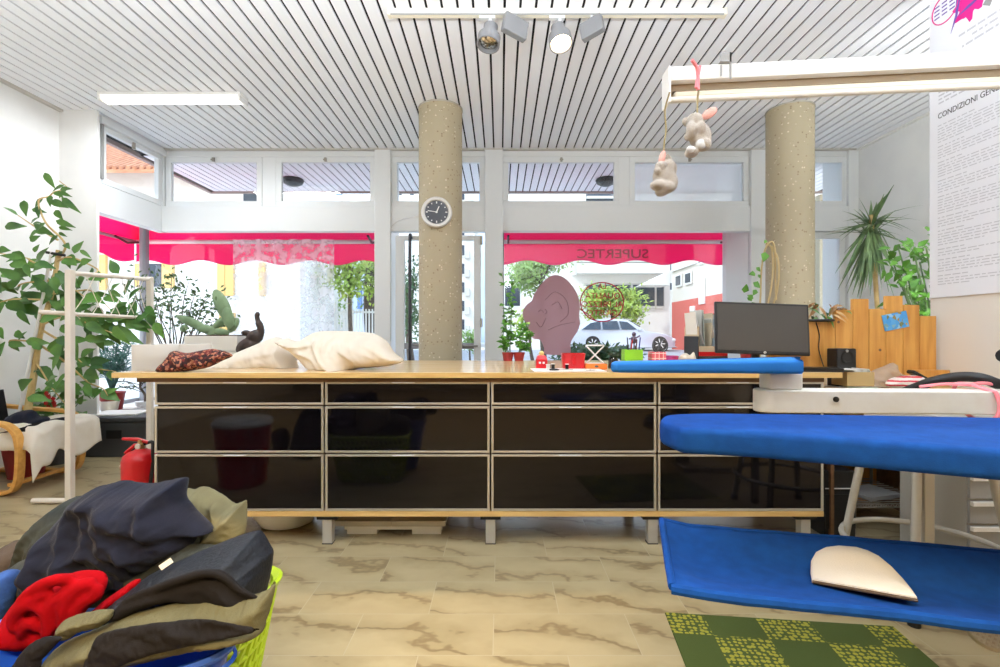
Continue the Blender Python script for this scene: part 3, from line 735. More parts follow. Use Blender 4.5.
# red container
p = onp(573, 2.98)
t = thing('red_container', p, 'bright red square plastic container with rounded corners', 'container')
mm = MB(); rs = []
for z, k in ((0, 0.93), (0.082, 1.0), (0.085, 1.03), (0.09, 1.03), (0.09, 0.96), (0.06, 0.94), (0.012, 0.88)):
    rs.append([p+Vector((0.066*k*a, 0.05*k*b, z)) for a, b in ((-1,-0.8),(-0.85,-1),(0.85,-1),(1,-0.8),(1,0.8),(0.85,1),(-0.85,1),(-1,0.8))])
mm.rings(rs).build('body', M['red'], t, smooth=40)
MB().box(p.x-0.01, p.x+0.01, p.y-0.056, p.y-0.051, p.z+0.02, p.z+0.075).build('reflection_strip', M['red'], t, smooth=0)
# scissors / dark bobbins in front
def scissors(c, rot, label, s=1.0, mt='black'):
    t = thing('scissors', c, label, 'scissors')
    R = Matrix.Rotation(rot, 4, 'Z'); Mx = Matrix.Translation(c) @ R
    for sg in (-1, 1):
        m1 = MB(Mx); m1.prism([(0, 0.004*sg), (0.09*s, 0.001*sg), (0.09*s, 0.002*sg), (0, 0.012*sg)], (0.002+0.002*(sg+1), 0.004+0.002*(sg+1)), lambda u, v, w: (u, v, w)); m1.build('blade', M['steel'], t, smooth=0)
        ring = [Vector((-0.035*s+0.028*s*math.cos(a), 0.02*sg*s+0.014*s*math.sin(a), 0.006)) for a in [2*PI*k/14 for k in range(14)]]
        MB(Mx).tube(ring, 0.004, 6, closed=True).build('handle', M[mt], t)
    return t
scissors(onp(559, 2.80), 0.1, 'black handled scissors lying on the paper in front of the red container', 0.9)
for i, (px, Y, c, lab) in enumerate(((553, 2.84, 'black', 'black thread spool on the paper beside the red tin'), (567, 2.83, 'charcoal', 'dark brown thread spool in front of the red container'), (548, 2.78, 'silver', 'silver thread spool at the edge of the paper'))):
    p = onp(px, Y); p.z += 0.003
    t = thing('thread_spool', p, lab, 'spool', 'thread spools on the paper')
    MB().lathe([(0.012, 0), (0.012, 0.003), (0.004, 0.003), (0.004, 0.03), (0.012, 0.03), (0.012, 0.033)], p, 14).build('spool', M['paper'], t)
    MB().lathe([(0.0045, 0.0035), (0.010, 0.005), (0.010, 0.028), (0.0045, 0.0295)], p, 14).build('thread', M[c], t)
k = MB(); p = onp(590, 2.76)
for i in range(3):
    a = 0.3+i*0.5; k.cbox(p+Vector((0.02*math.cos(a), 0.02*math.sin(a), 0.002+0.0021*i)), (0.045, 0.008, 0.002), Matrix.Rotation(a, 3, 'Z'))
k.tube([p+Vector((0.012*math.cos(q)-0.01, 0.012*math.sin(q), 0.005)) for q in [2*PI*j/12 for j in range(12)]], 0.0012, 5, closed=True)
tag(k.build('key_bunch', M['steel'], smooth=0), 'small bunch of keys on the counter in front of the orange box', 'keys')
# orange box with white wire stand
p = onp(595, 2.96); 
t = thing('orange_box', p, 'flat orange cardboard box with a dark emblem under the white stand', 'box')
MB().box(p.x-0.062, p.x+0.062, p.y-0.05, p.y+0.05, ZT, ZT+0.03).build('carton', mat('orange_card', (238, 120, 40), 0.5), t, smooth=0, bevel=0.002)
MB().ell((p.x, p.y-0.0505, ZT+0.016), (0.012, 0.001, 0.007)).build('emblem', M['ink'], t)
q = Vector((p.x+0.0, p.y, ZT+0.0305))
t = thing('wire_stand', q, 'white cross-legged wire stand standing on the orange box', 'stand')
for sg in (-1, 1):
    MB().tube([q+Vector((0.045*sg, -0.02*sg, 0.004)), q+Vector((0, 0, 0.05)), q+Vector((-0.05*sg, 0.02*sg, 0.105))], 0.0045, 8).build('leg', M['white'], t)
MB().tube([q+Vector((0.052*math.cos(a), 0.03*math.sin(a), 0.107)) for a in [2*PI*k/20 for k in range(20)]], 0.004, 6, closed=True).build('ring', M['white'], t)
MB().box(q.x-0.05, q.x+0.05, q.y-0.012, q.y+0.012, q.z, q.z+0.004).build('foot_bar', M['white'], t, smooth=0)
# dark glass jar
p = onp(613, 2.96)
t = thing('jar', p, 'dark glass jar with a brown lower band, between orange box and green pen pot', 'jar')
MB().lathe([(0.026, 0), (0.028, 0.004), (0.028, 0.05), (0.024, 0.06), (0.022, 0.066), (0.02, 0.066), (0.022, 0.05), (0.022, 0.006)], p, 24).build('glass_body', M['glassdark'], t)
MB().lathe([(0.0225, 0.006), (0.0225, 0.032), (0.001, 0.033)], p, 20).build('contents', M['figure'], t)
# green pen pot
p = onp(632, 2.98)
t = thing('pen_pot', p, 'lime green square pen pot full of pens, on the counter by the window', 'pen pot')
mm = MB(); rs = []
for z, kk in ((0, 1), (0.112, 1), (0.112, 0.93), (0.008, 0.93)):
    rs.append([p+Vector((0.053*kk*a, 0.045*kk*b, z)) for a, b in ((-1,-1),(1,-1),(1,1),(-1,1))])
mm.rings(rs).build('pot', mat('lime_card', (130, 190, 40), 0.5), t, smooth=0, bevel=0.002)
rd = random.Random(3)
for i in range(5):
    a = Vector((p.x+rd.uniform(-0.03, 0.03), p.y+rd.uniform(-0.025, 0.025), ZT+0.012)); b = a+Vector((rd.uniform(-0.035, 0.03), rd.uniform(-0.02, 0.02), rd.uniform(0.15, 0.185)))
    cc = [(60, 60, 66), (170, 40, 40), (40, 60, 130), (120, 130, 150), (90, 60, 60)][i % 5]
    o = MB().tube([a, b], 0.0038, 8).build('pen', mat('pen_barrel', cc, 0.4), None)
    tag(o, ['dark grey pen', 'red pen', 'blue pen', 'pale grey pen', 'brown pen'][i]+' standing in the lime green pot on the counter', 'pen', 'pens in the green pot')
q = Vector((p.x+0.012, p.y, ZT+0.045))
m1 = MB(); m1.ell(q+Vector((0, 0, 0.125)), (0.016, 0.014, 0.024)); m1.ell(q+Vector((0, 0, 0.158)), (0.013, 0.013, 0.014)); m1.tube([q+Vector((0.01, 0, 0.135)), q+Vector((0.035, 0, 0.15))], 0.005, 6); m1.tube([q+Vector((-0.01, 0, 0.135)), q+Vector((-0.03, 0, 0.13))], 0.005, 6)
m1.tube([q, q+Vector((0, 0, 0.11))], 0.004, 6)
tag(m1.build('pen_topper', mat('grey_rubber', (96, 84, 104), 0.6)), 'grey little figure on a stick among the pens', 'ornament')
# pink gridded pot with scissors
p = onp(657, 3.0)
t = thing('pencil_cup', p, 'pink gridded cup holding grey handled scissors', 'cup')
pg, nt, N, L, b = new_mat('pink_grid'); tc = N.new('ShaderNodeTexCoord'); br = N.new('ShaderNodeTexBrick'); br.offset = 0; br.inputs['Scale'].default_value = 1
br.inputs['Brick Width'].default_value = 0.024; br.inputs['Row Height'].default_value = 0.03; br.inputs['Mortar Size'].default_value = 0.002
br.inputs['Color1'].default_value = rgb(206, 66, 84); br.inputs['Color2'].default_value = rgb(224, 110, 120); br.inputs['Mortar'].default_value = rgb(244, 226, 220)
mp = N.new('ShaderNodeMapping'); mp.inputs['Rotation'].default_value = (PI/2, 0, 0); L.new(tc.outputs['Object'], mp.inputs['Vector']); L.new(mp.outputs[0], br.inputs['Vector']); L.new(br.outputs['Color'], b.inputs['Base Color'])
mm = MB(); rs = []
for z, kk in ((0, 1), (0.098, 1), (0.098, 0.93), (0.008, 0.93)):
    rs.append([p+Vector((0.042*kk*a, 0.042*kk*b_, z)) for a, b_ in ((-1,-1),(1,-1),(1,1),(-1,1))])
mm.rings(rs).build('cup_body', pg, t, smooth=0, bevel=0.002)
t = thing('scissors', p+Vector((0.0, 0, 0.01)), 'grey handled scissors standing handles up in the pink cup', 'scissors')
for dx, rz in ((-0.018, 0.3), (0.028, -0.2)):
    cc = p+Vector((dx+0.012, 0, 0.135)); MB().tube([cc+Vector((0.022*math.cos(a)*math.cos(rz), 0.022*math.cos(a)*math.sin(rz), 0.034*math.sin(a))) for a in [2*PI*k/18 for k in range(18)]], 0.005, 6, closed=True).build('handle', M['box'], t)
    MB().tube([cc+Vector((0, 0, -0.034)), p+Vector((0.004, 0, 0.012))], [0.006, 0.002], 6).build('blade', M['steel'], t)
# purple bowl
p = onp(671, 2.98)
o = MB().lathe([(0.03, 0), (0.036, 0.004), (0.042, 0.06), (0.044, 0.075), (0.041, 0.075), (0.038, 0.05), (0.03, 0.01), (0.002, 0.008)], p, 28).build('tumbler', mat('violet_plastic', (156, 60, 130), 0.3, c2=(190, 30, 70), nscale=9)); tag(o, 'purple and red plastic tumbler beside the pink cup', 'tumbler')
# beige pouch
m = cloth(MB(), [(678, 365), (680, 356), (686, 353), (690, 355), (694, 352), (696, 358), (697, 366)], 3.0, 0.03, 0.03, 0.1, ((0.4, 30, 0.4, 0.008),), 3, 0.006)
tag(m.build('pouch', M['linen'], smooth=60), 'small beige cloth pouch beside the purple tumbler', 'pouch')
# bright little leaf plant behind green pot
# magazine holder
p = onp(708, 3.12)
t = thing('file_holder', p, 'cardboard file holder with red band crammed with papers, beside the monitor', 'file holder')
x0, x1 = wx(694.5, 3.12), wx(722, 3.12); zb = ZT
mm = MB(); mm.box(x0, x1, 3.05, 3.06, zb, zb+0.13); mm.box(x0, x0+0.006, 3.06, 3.28, zb, zb+0.25); mm.box(x1-0.006, x1, 3.06, 3.28, zb, zb+0.25); mm.box(x0, x1, 3.28, 3.286, zb, zb+0.25); mm.box(x0, x1, 3.06, 3.28, zb, zb+0.006)
mm.build('case', mat('beige_card', (206, 190, 160), 0.7), t, smooth=0)
MB().box(x0-0.001, x1+0.001, 3.045, 3.05, zb+0.07, zb+0.096).build('band', M['red'], t, smooth=0)
MB().box(x0-0.001, x1+0.001, 3.044, 3.05, zb, zb+0.069).build('front_label', M['box'], t, smooth=0)
MB().box(x0-0.006, x0-0.001, 3.05, 3.28, zb, zb+0.19).build('spine', M['rubber'], t, smooth=0)
rd = random.Random(5)
for i in range(9):
    xx = x0+0.012+i*(x1-x0-0.024)/8; c = [(236, 236, 232), (210, 214, 210), (190, 200, 196), (240, 240, 240), (220, 206, 180), (180, 196, 210), (240, 236, 226), (236, 240, 244), (206, 210, 206)][i]
    an = rd.uniform(-0.32, 0.06); R = Matrix.Rotation(an, 3, 'Y'); hh = rd.uniform(0.28, 0.35)
    o = MB().cbox(Vector((xx, 3.17, zb+0.008+hh/2))+Vector((math.sin(an)*hh*0.3, 0, 0)), (0.003, 0.18, hh), R).build('folder', mat('folder_paper', c, 0.7), None, smooth=0)
    tag(o, ['first', 'second', 'third', 'fourth', 'fifth', 'sixth', 'seventh', 'eighth', 'last'][i]+' paper folder from the window side, upright in the file holder', 'folder', 'folders in the file holder')
# little bottles in front of the monitor
rd = random.Random(8)
cols = [((60, 70, 110), 'navy'), ((190, 50, 60), 'red'), ((206, 200, 190), 'cream'), ((226, 220, 212), 'white'), ((150, 140, 130), 'grey'), ((210, 196, 176), 'beige'), ((120, 60, 50), 'brown'), ((226, 226, 230), 'clear white')]
for i, (c, nm) in enumerate(cols):
    p = onp(717+i*6.4, 2.86)
    t = thing('thread_reel', p, nm+' thread reel in the row below the monitor, behind the sleeve board', 'thread reel', 'thread reels below the monitor')
    MB().lathe([(0.014, 0), (0.014, 0.004), (0.012, 0.006), (0.010, 0.045), (0.006, 0.048)], p, 14).build('thread', mat('thread_'+nm.replace(' ', '_'), c, 0.8), t)
    MB().lathe([(0.007, 0.048), (0.008, 0.058), (0.006, 0.062)], p, 12).build('reel_top', M['silver'], t)

# monitor
MY = 2.84
c = P(762.5, 328.5, MY)
t = thing('monitor', (c.x, MY, ZT), 'black widescreen computer monitor, switched off, in front of the pillar', 'monitor')
R = Matrix.Rotation(-0.06, 3, 'Y') @ Matrix.Rotation(0.10, 3, 'Z') @ Matrix.Rotation(-0.16, 3, 'X')
R = Matrix.Rotation(0.035, 3, 'Y') @ Matrix.Rotation(-0.12, 3, 'X')
wd, hh = 0.535, 0.295
mm = MB(Matrix.Translation(c) @ R.to_4x4()); mm.box(-wd/2, wd/2, 0, 0.02, -hh/2, hh/2); mm.box(-wd*0.36, wd*0.36, 0.02, 0.045, -hh*0.36, hh*0.36)
mm.build('casing', M['black'], t, smooth=0, bevel=0.005)
mm = MB(Matrix.Translation(c) @ R.to_4x4()); mm.box(-wd/2+0.012, wd/2-0.012, -0.002, 0.0, -hh/2+0.02, hh/2-0.012); mm.build('screen', M['screen'], t, smooth=0)
mm = MB(Matrix.Translation(c) @ R.to_4x4())
mm.lathe([(0.001, 0), (0.0075, 0), (0.0075, 0.002), (0.001, 0.002)], (0.01, 0.0, -hh/2+0.0105), 20, Matrix.Rotation(PI/2, 3, 'X')); mm.build('logo', M['silver'], t)
mm = MB(Matrix.Translation(c) @ R.to_4x4()); text_mb(mm, 'hp', lambda u, v, w: (u+0.01, -0.0032-w, v-hh/2+0.0075), 0.009); mm.build('logo_letters', M['black'], t, smooth=0)
mm = MB(); mm.cyl((c.x, MY+0.09, ZT+0.012), (c.x, MY+0.05, c.z-0.02), 0.022, 16); mm.build('stand', M['black'], t)
mm = MB(); mm.lathe([(0.11, 0), (0.115, 0.004), (0.1, 0.012), (0.03, 0.016)], (c.x, MY+0.09, ZT), 32); mm.build('base', M['black'], t)

# pine board screen (zigzag tops) at the back corner
dz = 0.838
t = thing('board_screen', (wx(870, 2.94), 2.94, dz), 'pine board screen with stepped tops, sticker on it, behind the counter', 'board screen')
bds = [(768, 800, 322), (800, 834, 320), (834.3, 851.7, 310), (852, 867.7, 299), (868, 884.7, 309), (885, 901.7, 296), (902, 918.3, 305), (918.6, 935, 316)]
for a, b_, tp in bds:
    zb = ZT if wx(a, 2.94) < XR else dz
    MB().box(wx(a, 2.94), wx(b_, 2.94)-0.001, 2.93, 2.955, zb, wz(tp, 2.94)).build('plank', M['pine'], t, smooth=0, bevel=0.002)
MB().box(wx(915, 2.9), wx(947, 2.9), 2.88, 2.925, dz, wz(370, 2.9)).build('low_block', M['pine'], t, smooth=0, bevel=0.002)
mm = MB()
for kx, kz in ((838.5, 322), (853, 353), (880, 350)):
    q = P(kx, kz, 2.929); mm.lathe([(0.001, 0), (0.008, 0), (0.008, 0.001), (0.001, 0.001)], q, 12, Matrix.Rotation(PI/2, 3, 'X'))
mm.build('knot', M['brown'], t)
# sticker on the boards
stm, nt, N, L, b = new_mat('postcard_print'); tc = N.new('ShaderNodeTexCoord'); v = N.new('ShaderNodeTexVoronoi'); v.inputs['Scale'].default_value = 45
L.new(tc.outputs['Object'], v.inputs['Vector']); sx = N.new('ShaderNodeSeparateColor'); L.new(v.outputs['Color'], sx.inputs[0]); r = N.new('ShaderNodeValToRGB'); e = r.color_ramp.elements
e[0].position = 0; e[0].color = rgb(60, 150, 220); e[1].position = 1; e[1].color = rgb(220, 170, 90); x = e.new(0.5); x.color = rgb(90, 170, 226); x = e.new(0.75); x.color = rgb(80, 110, 70); x = e.new(0.6); x.color = rgb(160, 210, 240)
L.new(sx.outputs[0], r.inputs['Fac']); L.new(r.outputs['Color'], b.inputs['Base Color'])
q = P(895.5, 321, 2.926); o = MB().cbox(q, (0.145, 0.003, 0.095), Matrix.Rotation(-0.2, 3, 'Y')).build('postcard', stm, smooth=0); tag(o, 'blue postcard stuck at a slant on the pine boards', 'postcard')
# side desk behind/right of the counter
t = thing('side_desk', (2.2, 3.1, 0), 'low side desk with open shelf between counter and partition wall', 'desk')
MB().box(XR+0.01, 2.585, 2.72, 3.6, dz-0.03, dz-0.001).build('desk_top', M['birch'], t, smooth=0, bevel=0.002)
MB().box(XR+0.03, 2.58, 2.8, 3.58, 0.60, 0.62).build('shelf', M['brown'], t, smooth=0)
for x in (XR+0.02, 2.565):
    MB().box(x, x+0.018, 2.78, 3.58, 0, dz-0.03)  .build('side_panel', M['brown'], t, smooth=0)
MB().box(XR+0.05, 2.56, 3.4, 3.42, 0.005, 0.598).build('back_panel', M['pine'], t, smooth=0)
MB().box(XR+0.04, 2.2, 2.77, 2.785, dz-0.05, dz-0.032).build('drawer_rail', M['silver'], t, smooth=0)
o = MB().box(1.95, 2.18, 2.85, 3.2, 0.622, 0.72).build('storage_carton', mat('brown_card', (120, 96, 72), 0.8), smooth=0, bevel=0.003); tag(o, 'brown carton on the shelf of the side desk', 'carton')
o = MB().box(2.26, 2.5, 2.85, 3.2, 0.622, 0.70).build('black_case', M['black'], smooth=0, bevel=0.006); tag(o, 'black case on the desk shelf by the partition wall', 'case')

# loudspeaker, papers, phone on desk/counter corner
p = P(842, 357, 2.86)
t = thing('loudspeaker', (p.x, 2.86, dz), 'small black loudspeaker against the pine boards', 'loudspeaker')
mm = MB(Matrix.Translation((p.x, 2.86, 0)) @ Matrix.Rotation(-0.1, 4, 'X')); mm = MB(); mm.box(p.x-0.055, p.x+0.055, 2.82, 2.91, dz, wz(348.5, 2.84)); mm.build('cabinet', M['black'], t, smooth=0, bevel=0.006)
q = Vector((p.x, 2.819, wz(357, 2.82)))
MB().lathe([(0.035, 0), (0.035, 0.003), (0.03, 0.002), (0.012, -0.004), (0.001, -0.002)], q, 24, Matrix.Rotation(PI/2, 3, 'X')).build('cone', M['rubber'], t)
MB().lathe([(0.008, 0), (0.008, 0.003), (0.001, 0.004)], Vector((p.x, 2.819, wz(351, 2.82))), 14, Matrix.Rotation(PI/2, 3, 'X')).build('tweeter', M['grey'], t)
cb = MB().tube(spline([(wx(816, 2.925), 2.925, wz(322, 2.925)), (wx(819, 2.925), 2.922, wz(335, 2.92)), (wx(819, 2.92), 2.92, wz(350, 2.92)), (wx(822, 2.92), 2.9, dz+0.1)], 5), 0.003, 6).build('cable', M['rubber']); tag(cb, 'thin black cable hanging down the pine boards', 'cable')
o = sheet(796, 836, 2.70, 2.84, -0.25, 'phone', 'flat black desk phone between sleeve board and papers', M['black'], ZT, 0.02)
rd = random.Random(21)
plist = [(834, 858, 2.74, 2.9, 0.2, 'paper', 'white loose papers on the side desk in front of the loudspeaker'), (845, 872, 2.73, 2.86, -0.3, 'greenp', 'pale green slip of paper on the side desk'), (850, 880, 2.75, 2.88, 0.15, 'paper', 'crooked white note on top of the papers by the loudspeaker'), (826, 850, 2.72, 2.84, -0.1, 'paper', 'white receipt at the counter end')]
M['greenp'] = mat('green_paper', (190, 210, 186), 0.8)
for i, (a, b_, y0, y1, r, mm_, lab) in enumerate(plist):
    sheet(a, b_, y0, y1, r, 'paper_sheet', lab, M[mm_], (dz if a > 830 else ZT)+0.003*i, 0.0025)
t = thing('carton', P(852, 384, 2.8), 'open tan cardboard box filled with papers at the edge of the side desk', 'carton'); t.location.z = dz+0.015; t['_w'] = tuple(t.location)
x0, x1 = wx(826, 2.76), wx(871, 2.76); zt = wz(372, 2.75)
mm = MB(); mm.box(x0+0.1, x1, 2.735, 2.74, dz+0.013, zt); mm.box(x0+0.1, x1, 2.86, 2.865, dz+0.013, zt); mm.box(x0+0.1, x0+0.105, 2.74, 2.86, dz+0.013, zt); mm.box(x1-0.005, x1, 2.74, 2.86, dz+0.013, zt)
mm.build('carton_body', mat('tan_card', (196, 168, 116), 0.8), t, smooth=0)
mm = MB()
for i in range(7):
    mm.cbox((x0+0.13+i*0.018, 2.8, zt-0.005+0.012*rd.random()), (0.003, 0.1, 0.03), Matrix.Rotation(rd.uniform(-0.6, 0.6), 3, 'Y'))
mm.build('loose_papers', M['paper'], t, smooth=0)
m = cloth(MB(), [(866, 378), (873, 371), (884, 367), (897, 363), (899, 372), (912, 378), (918, 384), (905, 388), (886, 388), (872, 385)], 2.78, 0.04, 0.05, 0.3, ((0.5, 20, 0.4, 0.02), (2, 30, 0.4, 0.01)), 9, 0.008)
for vtx in m.v: vtx.z = max(vtx.z, dz+0.001)
tag(m.build('plastic_bag', M['plastic_bag'], smooth=60), 'crumpled clear plastic bag on the side desk', 'bag')
rw, nt, N, L, b = new_mat('red_white_bag'); tc = N.new('ShaderNodeTexCoord'); wv = N.new('ShaderNodeTexWave'); wv.bands_direction = 'Z'; wv.inputs['Scale'].default_value = 14; wv.inputs['Distortion'].default_value = 2
L.new(tc.outputs['Object'], wv.inputs['Vector']); r = N.new('ShaderNodeValToRGB'); r.color_ramp.interpolation = 'CONSTANT'; r.color_ramp.elements[0].color = rgb(206, 40, 60); r.color_ramp.elements[1].position = 0.3; r.color_ramp.elements[1].color = rgb(240, 232, 226); L.new(wv.outputs['Fac'], r.inputs['Fac']); L.new(r.outputs['Color'], b.inputs['Base Color'])
m = cloth(MB(), [(886, 386), (890, 379), (905, 376), (920, 376), (928, 381), (924, 388), (905, 390)], 2.70, 0.035, 0.04, 0.2, ((0.5, 20, 0.4, 0.012),), 13, 0.008)
for vtx in m.v: vtx.z = max(vtx.z, dz+0.001)
tag(m.build('paper_bag', rw, smooth=60), 'red and white striped paper bag on the side desk', 'bag')
o = MB().cbox(P(917, 375, 2.8), (0.09, 0.05, 0.02), Matrix.Rotation(0.5, 3, 'Y')).build('glasses_case', M['black'], smooth=0, bevel=0.006); tag(o, 'black case leaning on the striped paper bag', 'case')

# clock
c = P(436.5, 212, 4.40); c.y = 4.64-0.2-0.03
R = Matrix.Rotation(0.06, 3, 'Z') @ Matrix.Rotation(PI/2, 3, 'X')
t = thing('wall_clock', c, 'round white rimmed clock with black dial on the concrete pillar', 'clock')
MB().lathe([(0.001, -0.03), (0.13, -0.03), (0.136, -0.015), (0.136, 0.008), (0.128, 0.02), (0.108, 0.018), (0.102, 0.006)], c, 48, R).build('rim', M['silver'], t)
MB().lathe([(0.103, 0.004), (0.103, 0.007), (0.001, 0.007)], c, 48, R).build('dial', M['clockface'], t)
mk = MB()
for i in range(12):
    a = i*PI/6; l = 0.018 if i % 3 == 0 else 0.01
    ctr = c + R @ Vector((0.085*math.sin(a), 0.085*math.cos(a), 0.008)); mk.cbox(ctr, (0.009, l, 0.002), R @ Matrix.Rotation(-a, 3, 'Z'))
mk.build('hour_marks', M['paper'], t, smooth=0)
for nm, a, l, w in (('hour_hand', 2*PI*(12.78/12), 0.06, 0.009), ('minute_hand', 2*PI*(46.5/60), 0.085, 0.006)):
    MB().cbox(c + R @ Vector((math.sin(a)*l*0.42, math.cos(a)*l*0.42, 0.010)), (w, l, 0.002), R @ Matrix.Rotation(-a, 3, 'Z')).build(nm, M['paper'], t, smooth=0)
MB().lathe([(0.01, 0.009), (0.01, 0.013), (0.001, 0.014)], c, 16, R).build('hub', M['silver'], t)
cb = MB().tube(spline([(-0.68, 4.52, 2.22), P(398, 221, 5.55), P(391, 228, 5.62), (wx(389, 5.64), 5.64, wz(238, 5.64)), (wx(374, 5.64), 5.64, wz(250, 5.64))], 8), 0.006, 6).build('cable', M['silver']); tag(cb, 'white cable running from the clock to the window post', 'cable')

# vine at the second pillar
t = thing('climbing_vine', (1.745, 3.5, 0.932), 'climbing vine with bright leaves and dry stems on the pillar behind the monitor', 'plant')
YV = 3.5
rd = random.Random(31)
def pv(x, y, dy=0): q = P(x, y, YV); q.y += dy; return q
mm = MB()
for pts in ([(752, 362), (757, 330), (760, 300), (762, 270), (764, 250), (770, 242), (774, 250), (776, 275), (775, 300)], [(755, 362), (765, 320), (771, 280), (772, 250), (766, 243)], [(758, 362), (770, 320), (776, 290), (777, 262), (773, 246)]):
    mm.tube(spline([pv(x, y, rd.uniform(-0.02, 0.02)) for x, y in pts], 5), 0.006, 6)
mm.build('stems', M['drystem'], t)
mm = MB()
for (x, y, s) in ((763, 253, 0.07), (764, 241, 0.03), (751, 283, 0.06), (753, 274, 0.05), (742, 293, 0.06), (745, 298, 0.04), (751, 299, 0.05), (754, 268, 0.04), (761, 260, 0.035), (756, 275, 0.03), (748, 306, 0.05), (760, 310, 0.05), (754, 290, 0.045)):
    mm.leaf(pv(x, y, -0.03), (rd.uniform(-1, 1), -0.2, rd.uniform(-1, 0.6)), (0, -1, 0.3), s, s*0.85)
mm.build('leaves', M['leafb'], t, smooth=60)
MB().lathe([(0.05, 0), (0.066, 0.11), (0.072, 0.115), (0.06, 0.11), (0.045, 0.1)], (1.745, YV, ztop), 24).build('pot', M['terracotta'], t)

# small vines in red pots by the middle post
for i, (px, hgt, lab) in enumerate(((508, 1.0, 'small vine in a red pot climbing the window post'), (519, 0.5, 'low leafy plant in a dark red pot beside the climbing vine'))):
    p = Vector((wx(px, 3.80), 3.80, ztop))
    t = thing('potted_vine', p, lab, 'potted plant', 'potted vines by the window post')
    MB().lathe([(0.032, 0), (0.042, 0.05), (0.046, 0.065), (0.04, 0.065), (0.036, 0.055), (0.002, 0.055)], p, 20).build('pot', M['terracotta'], t)
    mm = MB(); lm = MB()
    for j in range(9 if i == 0 else 7):
        top = p+Vector((rd.uniform(-0.07, 0.05 if i == 0 else 0.12), rd.uniform(-0.05, 0.05), (0.08+0.58*rd.random()**1.3 if i == 0 else 0.08+0.2*rd.random())))
        b0 = p+Vector((rd.uniform(-0.02, 0.02), rd.uniform(-0.02, 0.02), 0.055))
        pts = spline([b0, b0.lerp(top, 0.5)+Vector((rd.uniform(-0.03, 0.03), 0, 0.03)), top], 4)
        mm.tube(pts, 0.002, 5)
        for q in pts[2:]:
            for k in range(2):
                lm.leaf(q, (rd.uniform(-1, 1), rd.uniform(-1, 0.4), rd.uniform(-0.5, 0.7)), (0, -0.6, 0.8), rd.uniform(0.03, 0.055), rd.uniform(0.025, 0.04))
    mm.build('stems', M['leafd'], t); lm.build('leaves', M['leafb'], t, smooth=60)
# ------------------------------------------------------------------ ironing table (foreground)
ZB = 0.918
IX = 1.62
it = thing('ironing_table', (IX, 1.95, 0), 'blue covered steam ironing table with cloth tray, in front of the counter', 'ironing table')
bp = [(0.415, 1.225), (0.41, 1.275), (0.425, 1.325), (0.46, 1.375), (0.55, 1.40), (0.67, 1.398), (1.0, 1.37), (1.33, 1.33), (1.9, 1.25), (1.9, 0.60), (1.4, 0.76), (1.15, 0.868), (0.956, 0.956), (0.74, 1.057), (0.6, 1.125), (0.5, 1.155), (0.43, 1.175)]
def pillowed(poly, z0, z1, r, n=5, sag=0.0):
    """padded slab: rings that round over at the top and bottom edge"""
    sp = smooth_poly([Vector(p) for p in poly], 4); cnt = sum(sp, Vector((0, 0)))/len(sp); N_ = len(sp)
    nr = []
    for i in range(N_):
        t = (sp[(i+1) % N_]-sp[i-1]).normalized(); nv = Vector((t.y, -t.x))
        if nv.dot(sp[i]-cnt) < 0: nv = -nv
        nr.append(nv)
    rs = []
    for k in range(n+1):
        a = PI/2*k/n; rs.append([Vector((*(sp[i]-nr[i]*r*(1-math.sin(a))), z0+r*(1-math.cos(a)))) for i in range(N_)])
    for k in range(n+1):
        a = PI/2*k/n; rs.append([Vector((*(sp[i]-nr[i]*r*(1-math.cos(a))), z1-r*(1-math.sin(a)))) for i in range(N_)])
    return MB().rings(rs)
pillowed(bp, ZB-0.062, ZB, 0.016).build('board', M['blue'], it, smooth=50)
# tray: cloth sling
far = [(0.455, 1.412), (0.64, 1.37), (0.824, 1.333), (1.0, 1.29), (1.157, 1.247), (1.45, 1.19)]
near = [(0.365, 1.065), (0.50, 1.02), (0.625, 0.998), (0.78, 0.96), (0.923, 0.923), (1.45, 0.80)]
def plin(pl, u):
    q = u*(len(pl)-1); i = min(int(q), len(pl)-2); t = q-i
    return Vector(pl[i]).lerp(Vector(pl[i+1]), t)
def sling(u, v):
    a, b = plin(far, u), plin(near, u); p = a.lerp(b, v)
    z = 0.60-0.035*math.sin(PI*v)**1.3*min(1, u*9+0.15)+0.012*max(0, 1-u*12)*(1-v)
    z += 0.003*noise.noise((p.x*9, p.y*14, 3))
    return (p.x, p.y, z)
tr_ = MB().grid(sling, 60, 24).build('cloth_tray', M['blue'], it, smooth=60, solid=0.006)
mm = MB()
mm.tube([Vector(sling(u/40, 0)) for u in range(41)], 0.008, 8); mm.tube([Vector(sling(u/40, 1))+Vector((0, 0, -0.004)) for u in range(41)], 0.0115, 8)
mm.tube([Vector(sling(0, v/16))+Vector((0.002, 0, 0)) for v in range(17)], 0.009, 8)
mm.build('tray_hem', M['blue'], it)
